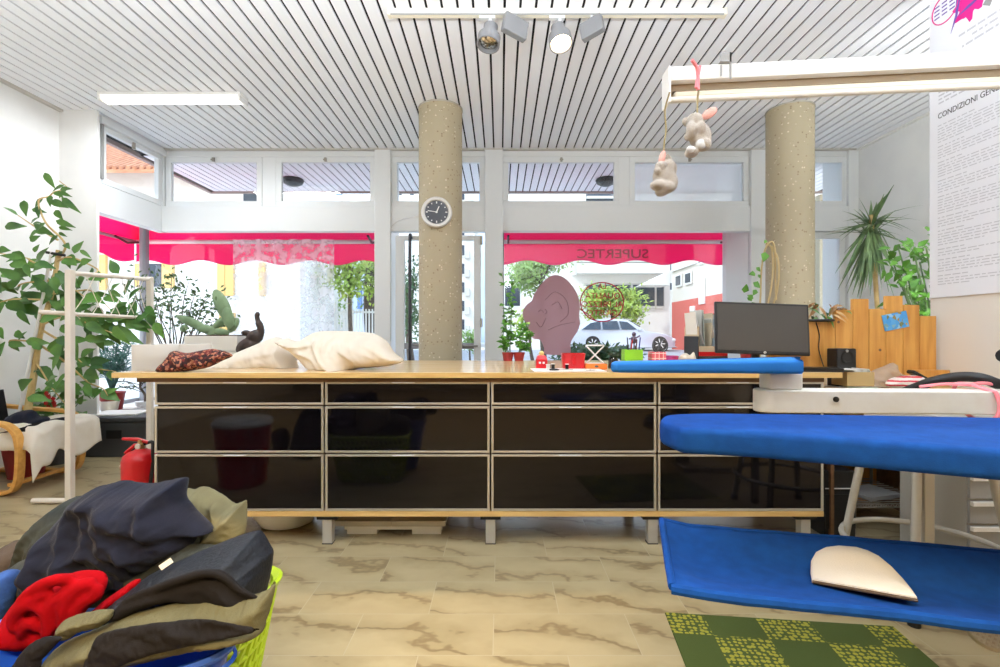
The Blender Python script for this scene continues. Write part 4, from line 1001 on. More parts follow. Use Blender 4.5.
# stand: two square posts, foot, column at the back end
MB().box(1.70, 1.74, 2.0, 2.04, 0.03, 0.855).build('post', M['steel2'], it, smooth=0, bevel=0.003)
MB().box(1.5, 1.9, 1.25, 2.06, 0.80, 0.855).build('under_beam', M['steel2'], it, smooth=0)
MB().lathe([(0.022, 0), (0.026, 0.006), (0.022, 0.03), (0.018, 0.04)], (1.72, 2.02, 0), 16).build('rubber_foot', M['rubber'], it)
MB().box(1.5, 1.62, 1.0, 1.12, 0.02, 0.855).build('column', M['steel2'], it, smooth=0, bevel=0.004)
MB().box(1.35, 1.78, 0.8, 1.95, 0.002, 0.05).build('floor_bar', M['steel2'], it, smooth=0, bevel=0.004) if False else None
MB().box(1.50, 1.9, 0.9, 1.3, 0.002, 0.04).build('floor_plate', M['steel2'], it, smooth=0, bevel=0.004)
MB().box(1.40, 1.60, 1.05, 1.15, 0.58, 0.60).build('tray_bracket', M['steel2'], it, smooth=0)
# vacuum motor under the tray
c = P(980, 626, 1.25); R = Matrix.Rotation(0.5, 3, 'Y') @ Matrix.Rotation(0.35, 3, 'X')
R = Matrix.Rotation(-1.2, 3, 'Y') @ Matrix.Rotation(0.5, 3, 'X')
mt = MB().lathe([(0.01, -0.055), (0.05, -0.05), (0.058, -0.03), (0.058, 0.03), (0.05, 0.036)], c+Vector((0.04, 0, 0.0)), 28, R).build('fan_housing', M['steel'], it)
mm = MB(); Rr = R
for k in range(-4, 5):
    hl = math.sqrt(max(0, 0.047**2-(k*0.01)**2)); mm.cbox(c+Vector((0.04, 0, 0))+Rr @ Vector((k*0.01, 0, 0.037)), (0.004, 2*hl, 0.003), Rr); mm.cbox(c+Vector((0.04, 0, 0))+Rr @ Vector((0, k*0.01, 0.037)), (2*hl, 0.004, 0.003), Rr)
mm.build('fan_grille', M['steel2'], mt, smooth=0)
MB().box(c.x+0.06, 1.56, 1.2, 1.24, c.z+0.0, c.z+0.06).build('fan_bracket', M['steel2'], it, smooth=0)
# sleeve arm
YA = 1.66
def paq(px, py, Y=YA): return P(px, py, Y)
za0, za1 = paq(800, 411).z, paq(800, 389).z
mm = MB(); x0 = paq(768, 0).x
pl = [(x0+0.045*math.cos(a), YA+0.045*math.sin(a)) for a in [PI/2+PI*k/12 for k in range(13)]]+[(2.0, YA-0.10), (2.0, YA-0.01)]
mm.prism(pl, (za0, za1), lambda u, v, w: (u, v, w)); arm = mm.build('sleeve_arm', M['offwhite'], it, smooth=30, bevel=0.004)
mm = MB()
for px in (824, 989):
    x = paq(px, 398).x; q = Vector((x, YA-0.045-(x-x0)*0.038, paq(px, 397).z)); mm.lathe([(0.009, 0), (0.009, 0.004), (0.005, 0.006)], q+Vector((0, -0.006, 0)), 12, Matrix.Rotation(PI/2, 3, 'X'))
mm.build('bolt_head', M['rubber'], arm)
bl0, bl1 = paq(764, 0).x, paq(797, 0).x
MB().box(bl0, bl1, YA-0.035, YA+0.035, za1, 1.012).build('mount_block', M['offwhite'], it, smooth=0, bevel=0.006)
sp_ = [(wx(611, 1.66), 1.66), (wx(614, 1.66), 1.635), (wx(625, 1.66), 1.62), (wx(700, 1.62), 1.60), (wx(795, 1.585), 1.575), (wx(797, 1.6), 1.60), (wx(797, 1.72), 1.73), (wx(794, 1.74), 1.745), (wx(700, 1.72), 1.715), (wx(622, 1.7), 1.70), (wx(613, 1.68), 1.685)]
sbd = pillowed(sp_, 1.012, 1.052, 0.012)
for v in sbd.v:
    t_ = (v.x-sp_[0][0])/0.6; v.z += 0.0 if v.z < 1.03 else 0.012*t_-0.006
sbd.build('sleeve_board', M['lightblue'], it, smooth=50)
MB().box(1.86, 1.98, 1.0, 1.75, 0.80, za0-0.001).build('arm_support', M['steel2'], it, smooth=0)
# hose, ribbon, iron
def hp(px, py, Y): return P(px, py, Y)
hs = spline([hp(895, 396, 1.92), hp(915, 388, 1.86), hp(935, 381, 1.80), hp(958, 377, 1.75), hp(980, 378, 1.70), hp(1000, 385, 1.67), hp(1030, 398, 1.66)], 6)
tag(MB().tube(hs, 0.0175, 14).build('steam_hose', M['rubber']), 'thick black steam hose arching over the white sleeve arm', 'hose')
rb = MB(); xr = paq(973, 0).x; ya_ = YA-0.045-(xr-x0)*0.038
loop = spline([(xr-0.006, ya_-0.012, za1-0.002), (xr-0.002, ya_-0.02, za0+0.03), (xr-0.01, ya_-0.012, za0-0.012), (xr-0.03, ya_+0.04, za0-0.018), (xr-0.012, YA+0.055, za0+0.03), (xr-0.01, YA+0.05, za1+0.01), (xr-0.014, YA-0.01, za1+0.016)], 5)
rb.tube(loop, 0.006, 8, closed=True)
rb.tube(spline([(xr-0.014, YA-0.01, za1+0.014), (xr-0.08, YA+0.01, za1+0.016), (xr-0.16, YA+0.02, za1+0.006)], 5), 0.005, 7)
rb.tube(spline([(xr-0.014, YA-0.01, za1+0.016), (xr+0.05, YA+0.01, za1+0.018), (xr+0.14, YA+0.01, za1+0.006)], 5), 0.006, 7)
rb.tube(spline([(xr-0.01, ya_-0.01, za0-0.008), (xr+0.03, ya_-0.015, za0-0.016), (xr+0.05, ya_-0.01, za0-0.008)], 5), 0.005, 7)
tag(rb.build('ribbon', M['ribbon']), 'pink ribbon tied round the white sleeve arm', 'ribbon')
p = Vector((hp(1024, 0, 1.6).x, 1.60, za1+0.001))
t = thing('steam_iron', p, 'black handled steam iron at the end of the sleeve arm', 'iron')
mm = MB(); mm.prism([(-0.09, 0), (-0.05, -0.045), (0.1, -0.05), (0.1, 0.05), (-0.05, 0.045)], (0, 0.012), lambda u, v, w: (p.x+0.05+u*0.8, p.y+v*0.8, p.z+w)); mm.build('soleplate', M['steel'], t, smooth=0)
mm = MB(); mm.prism([(-0.06, 0), (-0.04, -0.03), (0.08, -0.035), (0.08, 0.035), (-0.04, 0.03)], (0.0125, 0.05), lambda u, v, w: (p.x+0.05+u*0.8, p.y+v*0.8, p.z+w)); mm.build('iron_body', M['black'], t, smooth=0, bevel=0.01)
zc = hp(1000, 357, 1.6).z
mm = MB(); mm.tube(spline([(p.x+0.09, p.y, p.z+0.05), (p.x+0.09, p.y, zc), (p.x+0.03, p.y, zc+0.005), (p.x-0.075, p.y, zc+0.004)], 5), [0.014]*12+[0.018, 0.024, 0.03, 0.018], 12); mm.build('handle', M['black'], t)

# white pressing pad on the tray
pts = [(812, 583), (810.5, 574), (811, 565), (816, 556), (825, 551.5), (838, 550), (856, 551.5), (868, 555), (880, 561), (892, 571), (903, 583), (911, 593), (917, 602)]
def on_tray(px, py):
    z = 0.588
    for _ in range(4):
        q = PZ(px, py, z); u = min(1, max(0, (q.x-0.41)/(1.45-0.41)))
        a, b = plin(far, u), plin(near, u); v_ = min(1, max(0, (a.y-q.y)/(a.y-b.y))); z = 0.60-0.035*math.sin(PI*v_)**1.3+0.004
    return q
q3 = [on_tray(*p) for p in pts]
cn = sum(q3, Vector())/len(q3); mx_ = max(q.z for q in q3)
mm = MB(); NP = len(q3)
mm.rings([[q+Vector((0, 0, -0.0)) for q in q3], [q+Vector((0, 0, 0.010)) for q in q3], [q.lerp(cn, 0.06)+Vector((0, 0, 0.014)) for q in q3], [q.lerp(cn, 0.5)+Vector((0, 0, 0.018)) for q in q3]])
pad = thing('pressing_pad', (cn.x, cn.y, min(q.z for q in q3)), 'half round off-white felt pressing pad lying on the blue cloth tray', 'pad')
mm.build('felt', M['pad'], pad, smooth=50)
mm = MB(); mm.tube([q3[0]+Vector((0, -0.002, 0.004)), q3[-1]+Vector((0, -0.002, 0.004))], 0.0035, 6); mm.build('dark_edge', M['brownc'], pad)

# rug
rm, nt, N, L, b = new_mat('green_rug')
tc = N.new('ShaderNodeTexCoord'); ck = N.new('ShaderNodeTexChecker'); ck.inputs['Scale'].default_value = 5.0
ck.inputs['Color1'].default_value = (1, 1, 1, 1); ck.inputs['Color2'].default_value = (0, 0, 0, 1)
mp = N.new('ShaderNodeMapping'); mp.inputs['Scale'].default_value = (1, 1, 0); mp.inputs['Location'].default_value = (0.08, 0.03, 0.02); mp.inputs['Rotation'].default_value = (0, 0, 0.11); L.new(tc.outputs['Object'], mp.inputs['Vector']); L.new(mp.outputs[0], ck.inputs['Vector'])
v = N.new('ShaderNodeTexVoronoi'); v.inputs['Scale'].default_value = 50; v.inputs['Randomness'].default_value = 0.4; L.new(mp.outputs[0], v.inputs['Vector'])
dots = N.new('ShaderNodeMath'); dots.operation = 'LESS_THAN'; dots.inputs[1].default_value = 0.44; L.new(v.outputs['Distance'], dots.inputs[0])
mu = N.new('ShaderNodeMath'); mu.operation = 'MULTIPLY'; L.new(ck.outputs['Fac'], mu.inputs[0]); L.new(dots.outputs[0], mu.inputs[1])
mx = N.new('ShaderNodeMix'); mx.data_type = 'RGBA'; mx.inputs['A'].default_value = rgb(64, 78, 24); mx.inputs['B'].default_value = rgb(150, 146, 46)
L.new(mu.outputs[0], mx.inputs['Factor']); L.new(mx.outputs['Result'], b.inputs['Base Color']); b.inputs['Roughness'].default_value = 0.95
n2 = N.new('ShaderNodeTexNoise'); n2.inputs['Scale'].default_value = 400; L.new(tc.outputs['Object'], n2.inputs['Vector']); bpn = N.new('ShaderNodeBump'); bpn.inputs['Strength'].default_value = 0.5; bpn.inputs['Distance'].default_value = 0.005
L.new(n2.outputs['Fac'], bpn.inputs['Height']); L.new(bpn.outputs['Normal'], b.inputs['Normal'])
A, B = PZ(665, 614, 0), PZ(893, 628, 0); dr = (B-A).normalized(); dn = Vector((dr.y, -dr.x, 0))
mm = MB(); C_, D_ = B+dn*0.62, A+dn*0.62
mm.add([A, B, C_, D_]+[q+Vector((0, 0, 0.008)) for q in (A, B, C_, D_)], [(0, 1, 2, 3), (4, 7, 6, 5), (0, 4, 5, 1), (1, 5, 6, 2), (2, 6, 7, 3), (3, 7, 4, 0)])
tag(mm.build('rug', rm, smooth=0, bevel=0.002), 'green chequered rug with yellow dots on the floor under the ironing table', 'rug')

# overhead rail with hanging toys
yr = lambda x: 1.84-0.10*(x-0.62)
zr0, zr1 = 2.0, 2.107
t = thing('overhead_rail', (1.6, 1.72, zr0), 'white overhead double rail reaching in from the wall above the ironing table', 'rail')
def railbox(x0, x1, dy0, dy1, z0, z1, nm, m, bev=0.003):
    vs = []
    for z in (z0, z1):
        vs += [(x0, yr(x0)+dy0, z), (x1, yr(x1)+dy0, z), (x1, yr(x1)+dy1, z), (x0, yr(x0)+dy1, z)]
    return MB().add(vs, [(0, 3, 2, 1), (4, 5, 6, 7), (0, 1, 5, 4), (1, 2, 6, 5), (2, 3, 7, 6), (3, 0, 4, 7)]).build(nm, m, t, smooth=0, bevel=bev)
railbox(0.62, 2.585, -0.03, 0.05, 2.055, zr1, 'upper_rail', M['white'])
railbox(0.62, 2.585, 0.0, 0.045, 2.03, 2.0545, 'rail_channel', M['railshade'], 0)
railbox(0.64, 2.585, -0.005, 0.05, 2.004, 2.0295, 'lower_rail', M['cream'], 0.008)
mm = MB(); mm.tube([(0.615, yr(0.6)-0.018, 1.990), (2.58, yr(2.58)-0.018, 1.990)], 0.0115, 12); mm.build('front_tube', M['offwhite'], t)
MB().box(2.57, 2.6, yr(2.58)-0.08, yr(2.58)+0.1, 1.95, 2.14).build('wall_bracket', M['white'], t, smooth=0)
railbox(0.612, 0.62, -0.028, 0.05, 1.98, zr1+0.004, 'end_cap', M['white'], 0)
x0r = wx(720, 1.79); x1r = wx(731, 1.79)
mm = MB(); y_ = yr(x0r)-0.034
mm.box(x0r, x0r+0.006, y_-0.004, y_, 2.06, 2.10); mm.box(x1r-0.006, x1r, y_-0.004, y_, 2.05, 2.145); mm.box(x0r, x1r, y_-0.004, y_, 2.112, 2.145); mm.box(x0r, x1r, y_, y_+0.05, zr1+0.001, zr1+0.006)
mm.build('wire_clip', M['grey'], t, smooth=0)
MB().box(0.625, 0.68, yr(0.6)+0.0, yr(0.6)+0.02, zr1+0.001, zr1+0.012).build('rail_stop', M['grey'], t, smooth=0)
mm = MB(); q = P(697, 80, 1.75); mm.tube(spline([P(692, 60, 1.72), P(697, 68, 1.74), P(698, 80, 1.75), P(698, 90, 1.75)], 4), 0.006, 7); mm.tube(spline([P(700, 66, 1.75), P(698, 76, 1.75), P(696, 88, 1.75)], 4), 0.0055, 7)
tag(mm.build('ribbon', M['ribbon']), 'short pink ribbon knotted on the overhead rail', 'ribbon')

def plush(cx, cy, Y, build, name, label, cord_top, group):
    c = P(cx, cy, Y); t = thing(name, c, label, 'soft toy', group)
    s = Y/F
    def q(px, py, dy=0): v_ = P(px, py, Y); v_.y += dy*s; return v_
    mm = MB()
    for (px, py, dy, rx, ry, rz) in build['grey']:
        mm.ell(q(px, py, dy), (rx*s, ry*s, rz*s), n=14, m=10)
    mm.build('body', M['plush'], t, remesh=0.0045)
    for (px, py, dy, rx, ry, rz, an, nm, mt) in build['extra']:
        MB().ell(q(px, py, dy), (rx*s, ry*s, rz*s), Matrix.Rotation(an, 3, 'Y'), n=16, m=10).build(nm, M[mt], t)
    mm = MB(); mm.tube(spline([q(*p) for p in cord_top], 4), 0.0035, 6); mm.build('cord', M['string'], t)
plush(663, 176, 1.79, {'grey': [(664, 177, 0, 11.5, 10, 13), (667, 169, 0, 10, 9, 10), (659, 168, -5, 6, 6, 5), (656, 187, -6, 8, 8, 5), (655, 173, -7, 4, 4, 4), (665, 189, -5, 8, 8, 6), (671, 182, 0, 7, 8, 10), (660, 194, -3, 6, 5, 3.5)],
    'extra': [(660.5, 160, -5, 3.2, 2, 8, 0.25, 'ear', 'pink'), (670, 161, 2, 3.5, 2.2, 8, -0.3, 'ear', 'plush')]},
    'plush_toy', 'grey plush elephant hanging lower, on a long cord at the rail end', [(667, 96, -8), (665, 110), (666, 130), (664, 145), (664, 165)], 'plush elephants hanging from the rail')
plush(697, 133, 1.76, {'grey': [(700, 136, 0, 11, 10, 13), (695, 122, 0, 9, 9, 9), (689, 132, -5, 5, 6, 8), (698, 131, -9, 5, 4, 6), (690, 154, -4, 7, 8, 5), (701, 147, -6, 8, 7, 6.5), (687, 138, -3, 4, 5, 4), (703, 140, 2, 9, 8, 11)],
    'extra': [(707, 116, -6, 9, 3, 4.5, -0.6, 'ear', 'pink'), (689, 121, 3, 6, 3, 5, 0.4, 'ear', 'plush'), (697, 148, -10, 5, 3, 5, 0.2, 'foot_pad', 'pad'), (688, 153, -9, 5, 3, 3.5, 0.3, 'foot_pad', 'pad')]},
    'plush_toy', 'grey plush elephant with a pink ear, hanging higher on a short cord', [(697, 92, -4), (697.5, 100), (697, 120)], 'plush elephants hanging from the rail')

# poster on the partition wall
XP = 2.588
def pp(Y, z, w=0): return Vector((XP-w, Y, z))
Y0, Y1, Z0, Z1 = 3.012, 2.10, 1.352, 3.17
t = thing('poster', (XP, 2.55, Z0), 'tall white printed notice with conditions hung on the partition wall', 'poster')
MB().box(XP, XP+0.01, Y1, Y0, Z0, Z1).build('sheet', mat('poster_white', (240, 241, 246), 0.45), t, smooth=0)
mm = MB(); text_mb(mm, 'CONDIZIONI GENERALI', lambda u, v, w: pp(2.955-u, 2.405+v, 0.001+w), 0.046, 0.44, 0.0005, 'LEFT'); mm.build('heading', M['ink'], t, smooth=0)
rd = random.Random(77); mm = MB()
def tline(z, ya, yb, h=0.0055):
    y = ya
    while y > yb:
        l = rd.uniform(0.012, 0.055); l = min(l, y-yb)
        if l < 0.006: break
        mm.add([pp(y, z, 0.0008), pp(y-l, z, 0.0008), pp(y-l, z+h, 0.0008), pp(y, z+h, 0.0008)], [(0, 1, 2, 3)])
        y -= l+0.010
z = 2.36
blocks = [6, 4, 5, 4, 6, 3, 5, 2, 4, 3, 3, 3, 2, 2]
for bi, n_ in enumerate(blocks):
    tline(z, 2.955, 2.955-rd.uniform(0.15, 0.25)); z -= 0.019
    for k in range(n_):
        tline(z, 2.955, 2.2 if k < n_-1 else 2.955-rd.uniform(0.2, 0.6), 0.005); z -= 0.0155
    z -= 0.012
    if z < 1.45: break
for k, (a, b_) in enumerate(((2.82, 2.3), (2.74, 2.35), (2.80, 2.28))): tline(2.81-0.035*k, a, b_, 0.012)
for k in range(6): tline(2.60-0.022*k, 2.95, 2.3 if k < 5 else 2.7, 0.009)
mm.build('small_print', M['tinyink'], t, smooth=0)
mm = MB(); cy_, cz2 = 2.908, 3.03
mm.tube([pp(cy_+0.085*math.cos(a), cz2+0.08*math.sin(a), 0.001) for a in [2*PI*k/40 for k in range(40)]], 0.0035, 5, closed=True); mm.build('logo_ring', M['magenta'], t)
mm = MB()
for k in range(4):
    for j in range(3): mm.add([pp(cy_+0.07-j*0.05, cz2+0.035-k*0.022, 0.001), pp(cy_+0.035-j*0.05, cz2+0.035-k*0.022, 0.001), pp(cy_+0.035-j*0.05, cz2+0.043-k*0.022, 0.001), pp(cy_+0.07-j*0.05, cz2+0.043-k*0.022, 0.001)], [(0, 1, 2, 3)])
mm.build('logo_lettering', M['purple'], t, smooth=0)
mm = MB(); n_ = 40; sp = []
for k in range(n_):
    a = 2*PI*k/n_; rr = 1+0.22*math.sin(a*7)+0.12*math.sin(a*11+1); sp.append((2.755+0.085*rr*math.cos(a), 2.965+0.085*rr*math.sin(a)))
mm.prism(sp, (0.0006, 0.0016), lambda u, v, w: pp(u, v, w))
mm.build('logo_splash', M['magenta'], t, smooth=0)
mm = MB(); mm.prism([(2.83, 3.12), (2.80, 3.13), (2.81, 3.02), (2.83, 2.93), (2.87, 2.86), (2.84, 2.95)], (0.0008, 0.002), lambda u, v, w: pp(u, v, w)); mm.prism([(2.83, 2.93), (2.76, 2.955), (2.66, 2.965), (2.74, 2.94)], (0.0018, 0.0026), lambda u, v, w: pp(u, v, w)); mm.build('logo_streak', M['purple'], t, smooth=0)
mm = MB(); mm.prism([(2.68, 2.90), (2.62, 2.96), (2.60, 2.95), (2.64, 2.87)], (0.0008, 0.002), lambda u, v, w: pp(u, v, w)); mm.build('logo_tail', M['grey'], t, smooth=0)

# ------------------------------------------------------------------ laundry
lb = thing('laundry_basket', (-1.0, 1.48, 0), 'lime green perforated plastic laundry basket heaped with clothes', 'basket')
def rrect(x0, x1, y0, y1, r, n=6):
    out = []
    for cx0, cy0, a0 in ((x1-r, y1-r, 0), (x0+r, y1-r, PI/2), (x0+r, y0+r, PI), (x1-r, y0+r, 1.5*PI)):
        for k in range(n+1):
            a = a0+PI/2*k/n; out.append((cx0+r*math.cos(a), cy0+r*math.sin(a)))
    return out
BX = (-1.30, -0.705, 1.33, 1.66)
def bring(z, inset):
    k = 0.055*(1-z/0.36)+inset
    return [Vector((x, y, z)) for x, y in rrect(BX[0]+k, BX[1]-k, BX[2]+k, BX[3]-k, 0.1)]
mm = MB(); mm.rings([bring(0.345, -0.008), bring(0.365, -0.012), bring(0.372, -0.004), bring(0.36, 0.008), bring(0.345, 0.004)], False, False); mm.build('rim', M['lime'], lb, smooth=50)
mm = MB(); mm.rings([bring(0.0, 0.01), bring(0.03, 0.0)], True, False); mm.rings([bring(0.0, 0.012), bring(0.04, 0.006)], True, False); mm.build('base', M['lime'], lb, smooth=40)
# lattice wall: slanted openings between ribs
mm = MB(); nz = 7
def wallp(s_, z):
    r_ = bring(z, 0.0); n_ = len(r_)
    # arc length parameter
    ds = [0]
    for i in range(n_): ds.append(ds[-1]+(r_[(i+1) % n_]-r_[i]).length)
    d_ = (s_ % 1.0)*ds[-1]
    for i in range(n_):
        if ds[i+1] >= d_:
            return r_[i].lerp(r_[(i+1) % n_], (d_-ds[i])/(ds[i+1]-ds[i]+1e-9))
ncol = 46
for j in range(nz+1):
    z = 0.03+0.315*j/nz; mm.tube([wallp(i/60, z) for i in range(60)], 0.0065, 6, closed=True)
for i in range(ncol):
    for j in range(nz):
        z0_, z1_ = 0.03+0.315*j/nz, 0.03+0.315*(j+1)/nz; off = 0.5*(j % 2)
        a_, b_ = wallp((i+off)/ncol, z0_), wallp((i+off+0.35)/ncol, z1_)
        mm.tube([a_, b_], 0.0075, 5)
mm.build('lattice', M['lime'], lb, smooth=50)
# blue tub
tb = thing('laundry_tub', (-0.96, 1.24, 0), 'blue oval plastic laundry tub in front of the lime basket', 'tub')
def er(a, b, z, n=48): return [Vector((-0.97+a*math.cos(2*PI*k/n), 1.16+b*math.sin(2*PI*k/n)+0.0, z)) for k in range(n)]
mm = MB(); mm.rings([er(0.26, 0.085, 0), er(0.27, 0.095, 0.01), er(0.335, 0.135, 0.40), er(0.35, 0.15, 0.405), er(0.355, 0.155, 0.415), er(0.35, 0.15, 0.424), er(0.335, 0.135, 0.42), er(0.325, 0.125, 0.40), er(0.262, 0.08, 0.02)]); mm.build('tub_body', M['bluetub'], tb, smooth=50)
mm = MB(); mm.rings([er(0.345, 0.145, 0.372), er(0.352, 0.152, 0.378), er(0.345, 0.146, 0.386)], False, False); mm.build('rib', M['bluetub'], tb, smooth=50)

G = 'clothes heaped in the laundry basket'
def garment(name, outline, Yc, T, R, lean, folds, seed, m, label, cat, res=0.0065, buckle=(0.8, 1.25, 1.12, 0.026, 0.018, 80), creases=(), rolls=()):
    mb_ = cloth(MB(), outline, Yc, T, R, lean, folds, seed, res, buckle=buckle, creases=creases)
    for (pts, r, dep) in rolls:
        q = spline([P(x, y, Yc-dep) for x, y in pts], 5); n_ = len(q)
        mb_.tube(q, [r*(0.35+0.65*math.sin(PI*min(1, max(0, (i+0.6)/(n_+0.2))))**0.5) for i in range(n_)], 10)
    o = mb_.build(name, M[m], smooth=89, sub=0 if rolls else 1, remesh=0.0055 if rolls else 0)
    return tag(o, label, cat, G)
WR = ((0.8, 16, 0.3, 0.010), (2.2, 24, 0.4, 0.006), (1.5, 45, 0.5, 0.0025))
def wr(a, b, k=1.0): return ((a, 8, 0.25, 0.024*k), (b, 15, 0.3, 0.012*k), (a+0.5, 30, 0.4, 0.0035*k))
garment('trousers', [(2, 618), (10, 590), (22, 552), (40, 517), (58, 503), (74, 500), (90, 505), (100, 560), (100, 610), (60, 630), (30, 632)], 1.62, 0.07, 0.10, 0.25, wr(1.0, 0.7), 3, 'darkolive', 'dark olive grey trousers at the back of the laundry heap, beside the navy shirt', 'trousers', creases=[([(62, 503), (40, 530), (25, 580)], 0.03, 0.03), ([(66, 520), (50, 550), (40, 590)], 0.025, 0.03)])
garment('cardigan', [(-12, 560), (2, 546), (12, 543), (24, 546), (28, 570), (16, 600), (-10, 610)], 1.66, 0.05, 0.07, 0.3, wr(0.5, 1.5), 5, 'brownc', 'dark brown garment edge at the outer side of the laundry heap', 'garment')
garment('khaki_trousers', [(165, 560), (168, 505), (177, 492), (186, 493), (196, 490), (214, 497), (230, 506), (241, 503), (243, 510), (245, 532), (238, 548), (225, 560), (200, 575), (180, 580)], 1.62, 0.06, 0.07, 0.3, wr(0.9, 2.0), 8, 'khaki', 'khaki canvas trousers folded over behind the navy shirt, basket corner', 'trousers', creases=[([(180, 498), (195, 510), (203, 530), (200, 545)], 0.03, 0.03), ([(240, 508), (225, 525), (205, 545), (190, 560)], 0.035, 0.025), ([(215, 500), (222, 515), (215, 530)], 0.025, 0.02)])
garment('olive_trousers', [(58, 650), (66, 640), (80, 634), (96, 628), (122, 618), (150, 610), (200, 602), (240, 600), (262, 594), (271, 586), (270, 605), (266, 622), (262, 633), (240, 638), (200, 645), (150, 655), (110, 666), (92, 672), (66, 668)], 1.14, 0.05, 0.05, 0.25, wr(1.45, 1.7), 12, 'olive', 'olive work trousers draped over the rim of the blue tub', 'trousers', creases=[([(268, 600), (230, 616), (180, 612), (130, 624)], 0.02, 0.02), ([(262, 625), (220, 628), (170, 622), (110, 632)], 0.022, 0.015), ([(110, 630), (100, 645), (95, 665)], 0.012, 0.02)])
garment('dark_sweater', [(20, 560), (120, 545), (240, 550), (262, 575), (264, 612), (255, 628), (200, 640), (100, 645), (40, 645), (8, 625), (5, 590)], 1.47, 0.07, 0.08, 0.1, wr(0.5, 1.9), 71, 'darkolive', 'dark cloth filling the basket beneath the red fleece and black jacket', 'garment', 0.012)
garment('denim_jeans', [(-20, 590), (-6, 575), (6, 573), (12, 580), (13, 600), (8, 618), (-4, 628), (-20, 628)], 1.36, 0.05, 0.06, 0.3, wr(1.0, 2.0), 15, 'denim', 'blue denim jeans at the outer edge of the laundry heap beside the red fleece', 'jeans')
garment('navy_shirt', [(66, 518), (71, 508), (78, 498), (88, 490), (100, 487), (112, 484), (126, 486), (140, 487), (158, 484), (168, 482), (176, 481), (178, 486), (178, 500), (183, 506), (189, 512), (198, 519), (207, 526), (213, 532), (204, 534), (197, 535), (193, 545), (178, 554), (164, 566), (158, 578), (136, 578), (124, 585), (112, 590), (88, 588), (70, 580), (60, 562), (50, 562), (60, 535)], 1.50, 0.11, 0.10, 0.25, wr(0.9, 0.3, 1.5), 21, 'navy', 'large crumpled navy cotton shirt on top of the laundry heap', 'shirt',
    creases=[([(80, 497), (100, 498), (120, 492), (134, 502), (140, 520)], 0.035, 0.04), ([(72, 520), (80, 545), (76, 575)], 0.03, 0.04), ([(100, 545), (125, 535), (150, 548), (160, 565)], 0.035, 0.035), ([(128, 490), (150, 510), (172, 515), (188, 525)], 0.035, 0.04), ([(133, 526), (152, 538), (178, 540)], 0.02, 0.02), ([(176, 484), (170, 505), (178, 530)], 0.03, 0.03), ([(90, 560), (110, 565), (130, 575)], 0.025, 0.03)])
garment('red_fleece', [(8, 622), (14, 604), (28, 588), (48, 578), (62, 577), (75, 574), (93, 575), (102, 584), (99, 598), (86, 603), (76, 614), (72, 626), (66, 636), (46, 642), (22, 642), (10, 634)], 1.27, 0.045, 0.05, 0.25, wr(0.9, 2.3, 0.5), 33, 'fleece', 'bright red fleece bunched up in front of the navy shirt', 'fleece', 0.006, (2.2, 1.2, 1.12, 0.02, 0.010, 50, 2),
    rolls=[([(64, 630), (66, 612), (70, 598), (82, 586), (95, 582)], 0.0197, 0.064), ([(48, 636), (50, 618), (54, 604), (66, 594), (80, 582)], 0.0179, 0.064), ([(18, 612), (34, 604), (47, 612), (50, 628), (44, 638)], 0.0170, 0.064), ([(14, 632), (14, 618), (24, 606), (36, 598), (52, 592)], 0.0170, 0.064), ([(18, 602), (36, 588), (56, 580), (74, 578)], 0.0152, 0.064), ([(98, 584), (97, 594), (86, 601), (78, 612), (74, 626)], 0.0170, 0.064), ([(20, 638), (26, 626), (34, 622), (38, 632)], 0.0143, 0.064)])
garment('red_scarf', [(92, 612), (104, 600), (118, 590), (130, 582), (138, 582), (132, 594), (116, 606), (100, 616)], 1.27, 0.03, 0.04, 0.3, wr(0.6, 1.4, 0.5), 35, 'fleece', 'narrow red cloth end peeping out beside the black jacket', 'cloth', 0.006)
garment('black_jacket', [(112, 612), (118, 598), (130, 588), (152, 573), (176, 562), (200, 552), (228, 541), (250, 535), (258, 540), (266, 551), (270, 558), (268, 588), (260, 604), (238, 608), (200, 603), (170, 602), (142, 610), (126, 617)], 1.30, 0.09, 0.07, 0.25, wr(0.45, 0.25), 41, 'shell', 'blue-black shell jacket with a wide open hem on the laundry heap', 'jacket', creases=[([(258, 544), (230, 556), (200, 562), (160, 580)], 0.02, 0.03), ([(268, 565), (250, 570), (235, 562)], 0.02, 0.03)])
garment('hooded_top', [(115, 612), (126, 598), (150, 588), (180, 577), (204, 571), (222, 574), (238, 586), (252, 597), (262, 596), (258, 604), (238, 608), (200, 603), (170, 601), (142, 609), (126, 616)], 1.165, 0.03, 0.035, 0.3, wr(0.2, 1.5, 0.6), 44, 'charcoal', 'charcoal brown fabric rolled below the blue-black jacket', 'garment', rolls=[([(116, 613), (128, 600), (152, 590), (182, 579), (206, 573), (224, 577), (240, 590), (260, 600)], 0.011, 0.02), ([(135, 606), (160, 598), (195, 590), (225, 594), (255, 604)], 0.012, 0.012)])
garment('olive_cuff', [(60, 636), (62, 622), (76, 615), (100, 611), (111, 612), (110, 620), (100, 627), (82, 631), (72, 637)], 1.12, 0.022, 0.025, 0.3, wr(0.3, 1.5, 0.5), 50, 'olive', 'olive trouser cuff turned up in front of the red fleece', 'garment', 0.005, creases=[([(64, 626), (80, 620), (108, 615)], 0.014, 0.01)])
garment('black_trousers', [(88, 668), (91, 648), (98, 635), (130, 628), (165, 624), (200, 622), (235, 627), (258, 631), (240, 638), (200, 645), (150, 655), (110, 668)], 1.065, 0.006, 0.012, 0.3, wr(0.3, 1.2, 0.5), 52, 'charcoal', 'black cloth panel hanging over the blue tub rim', 'garment', 0.006)
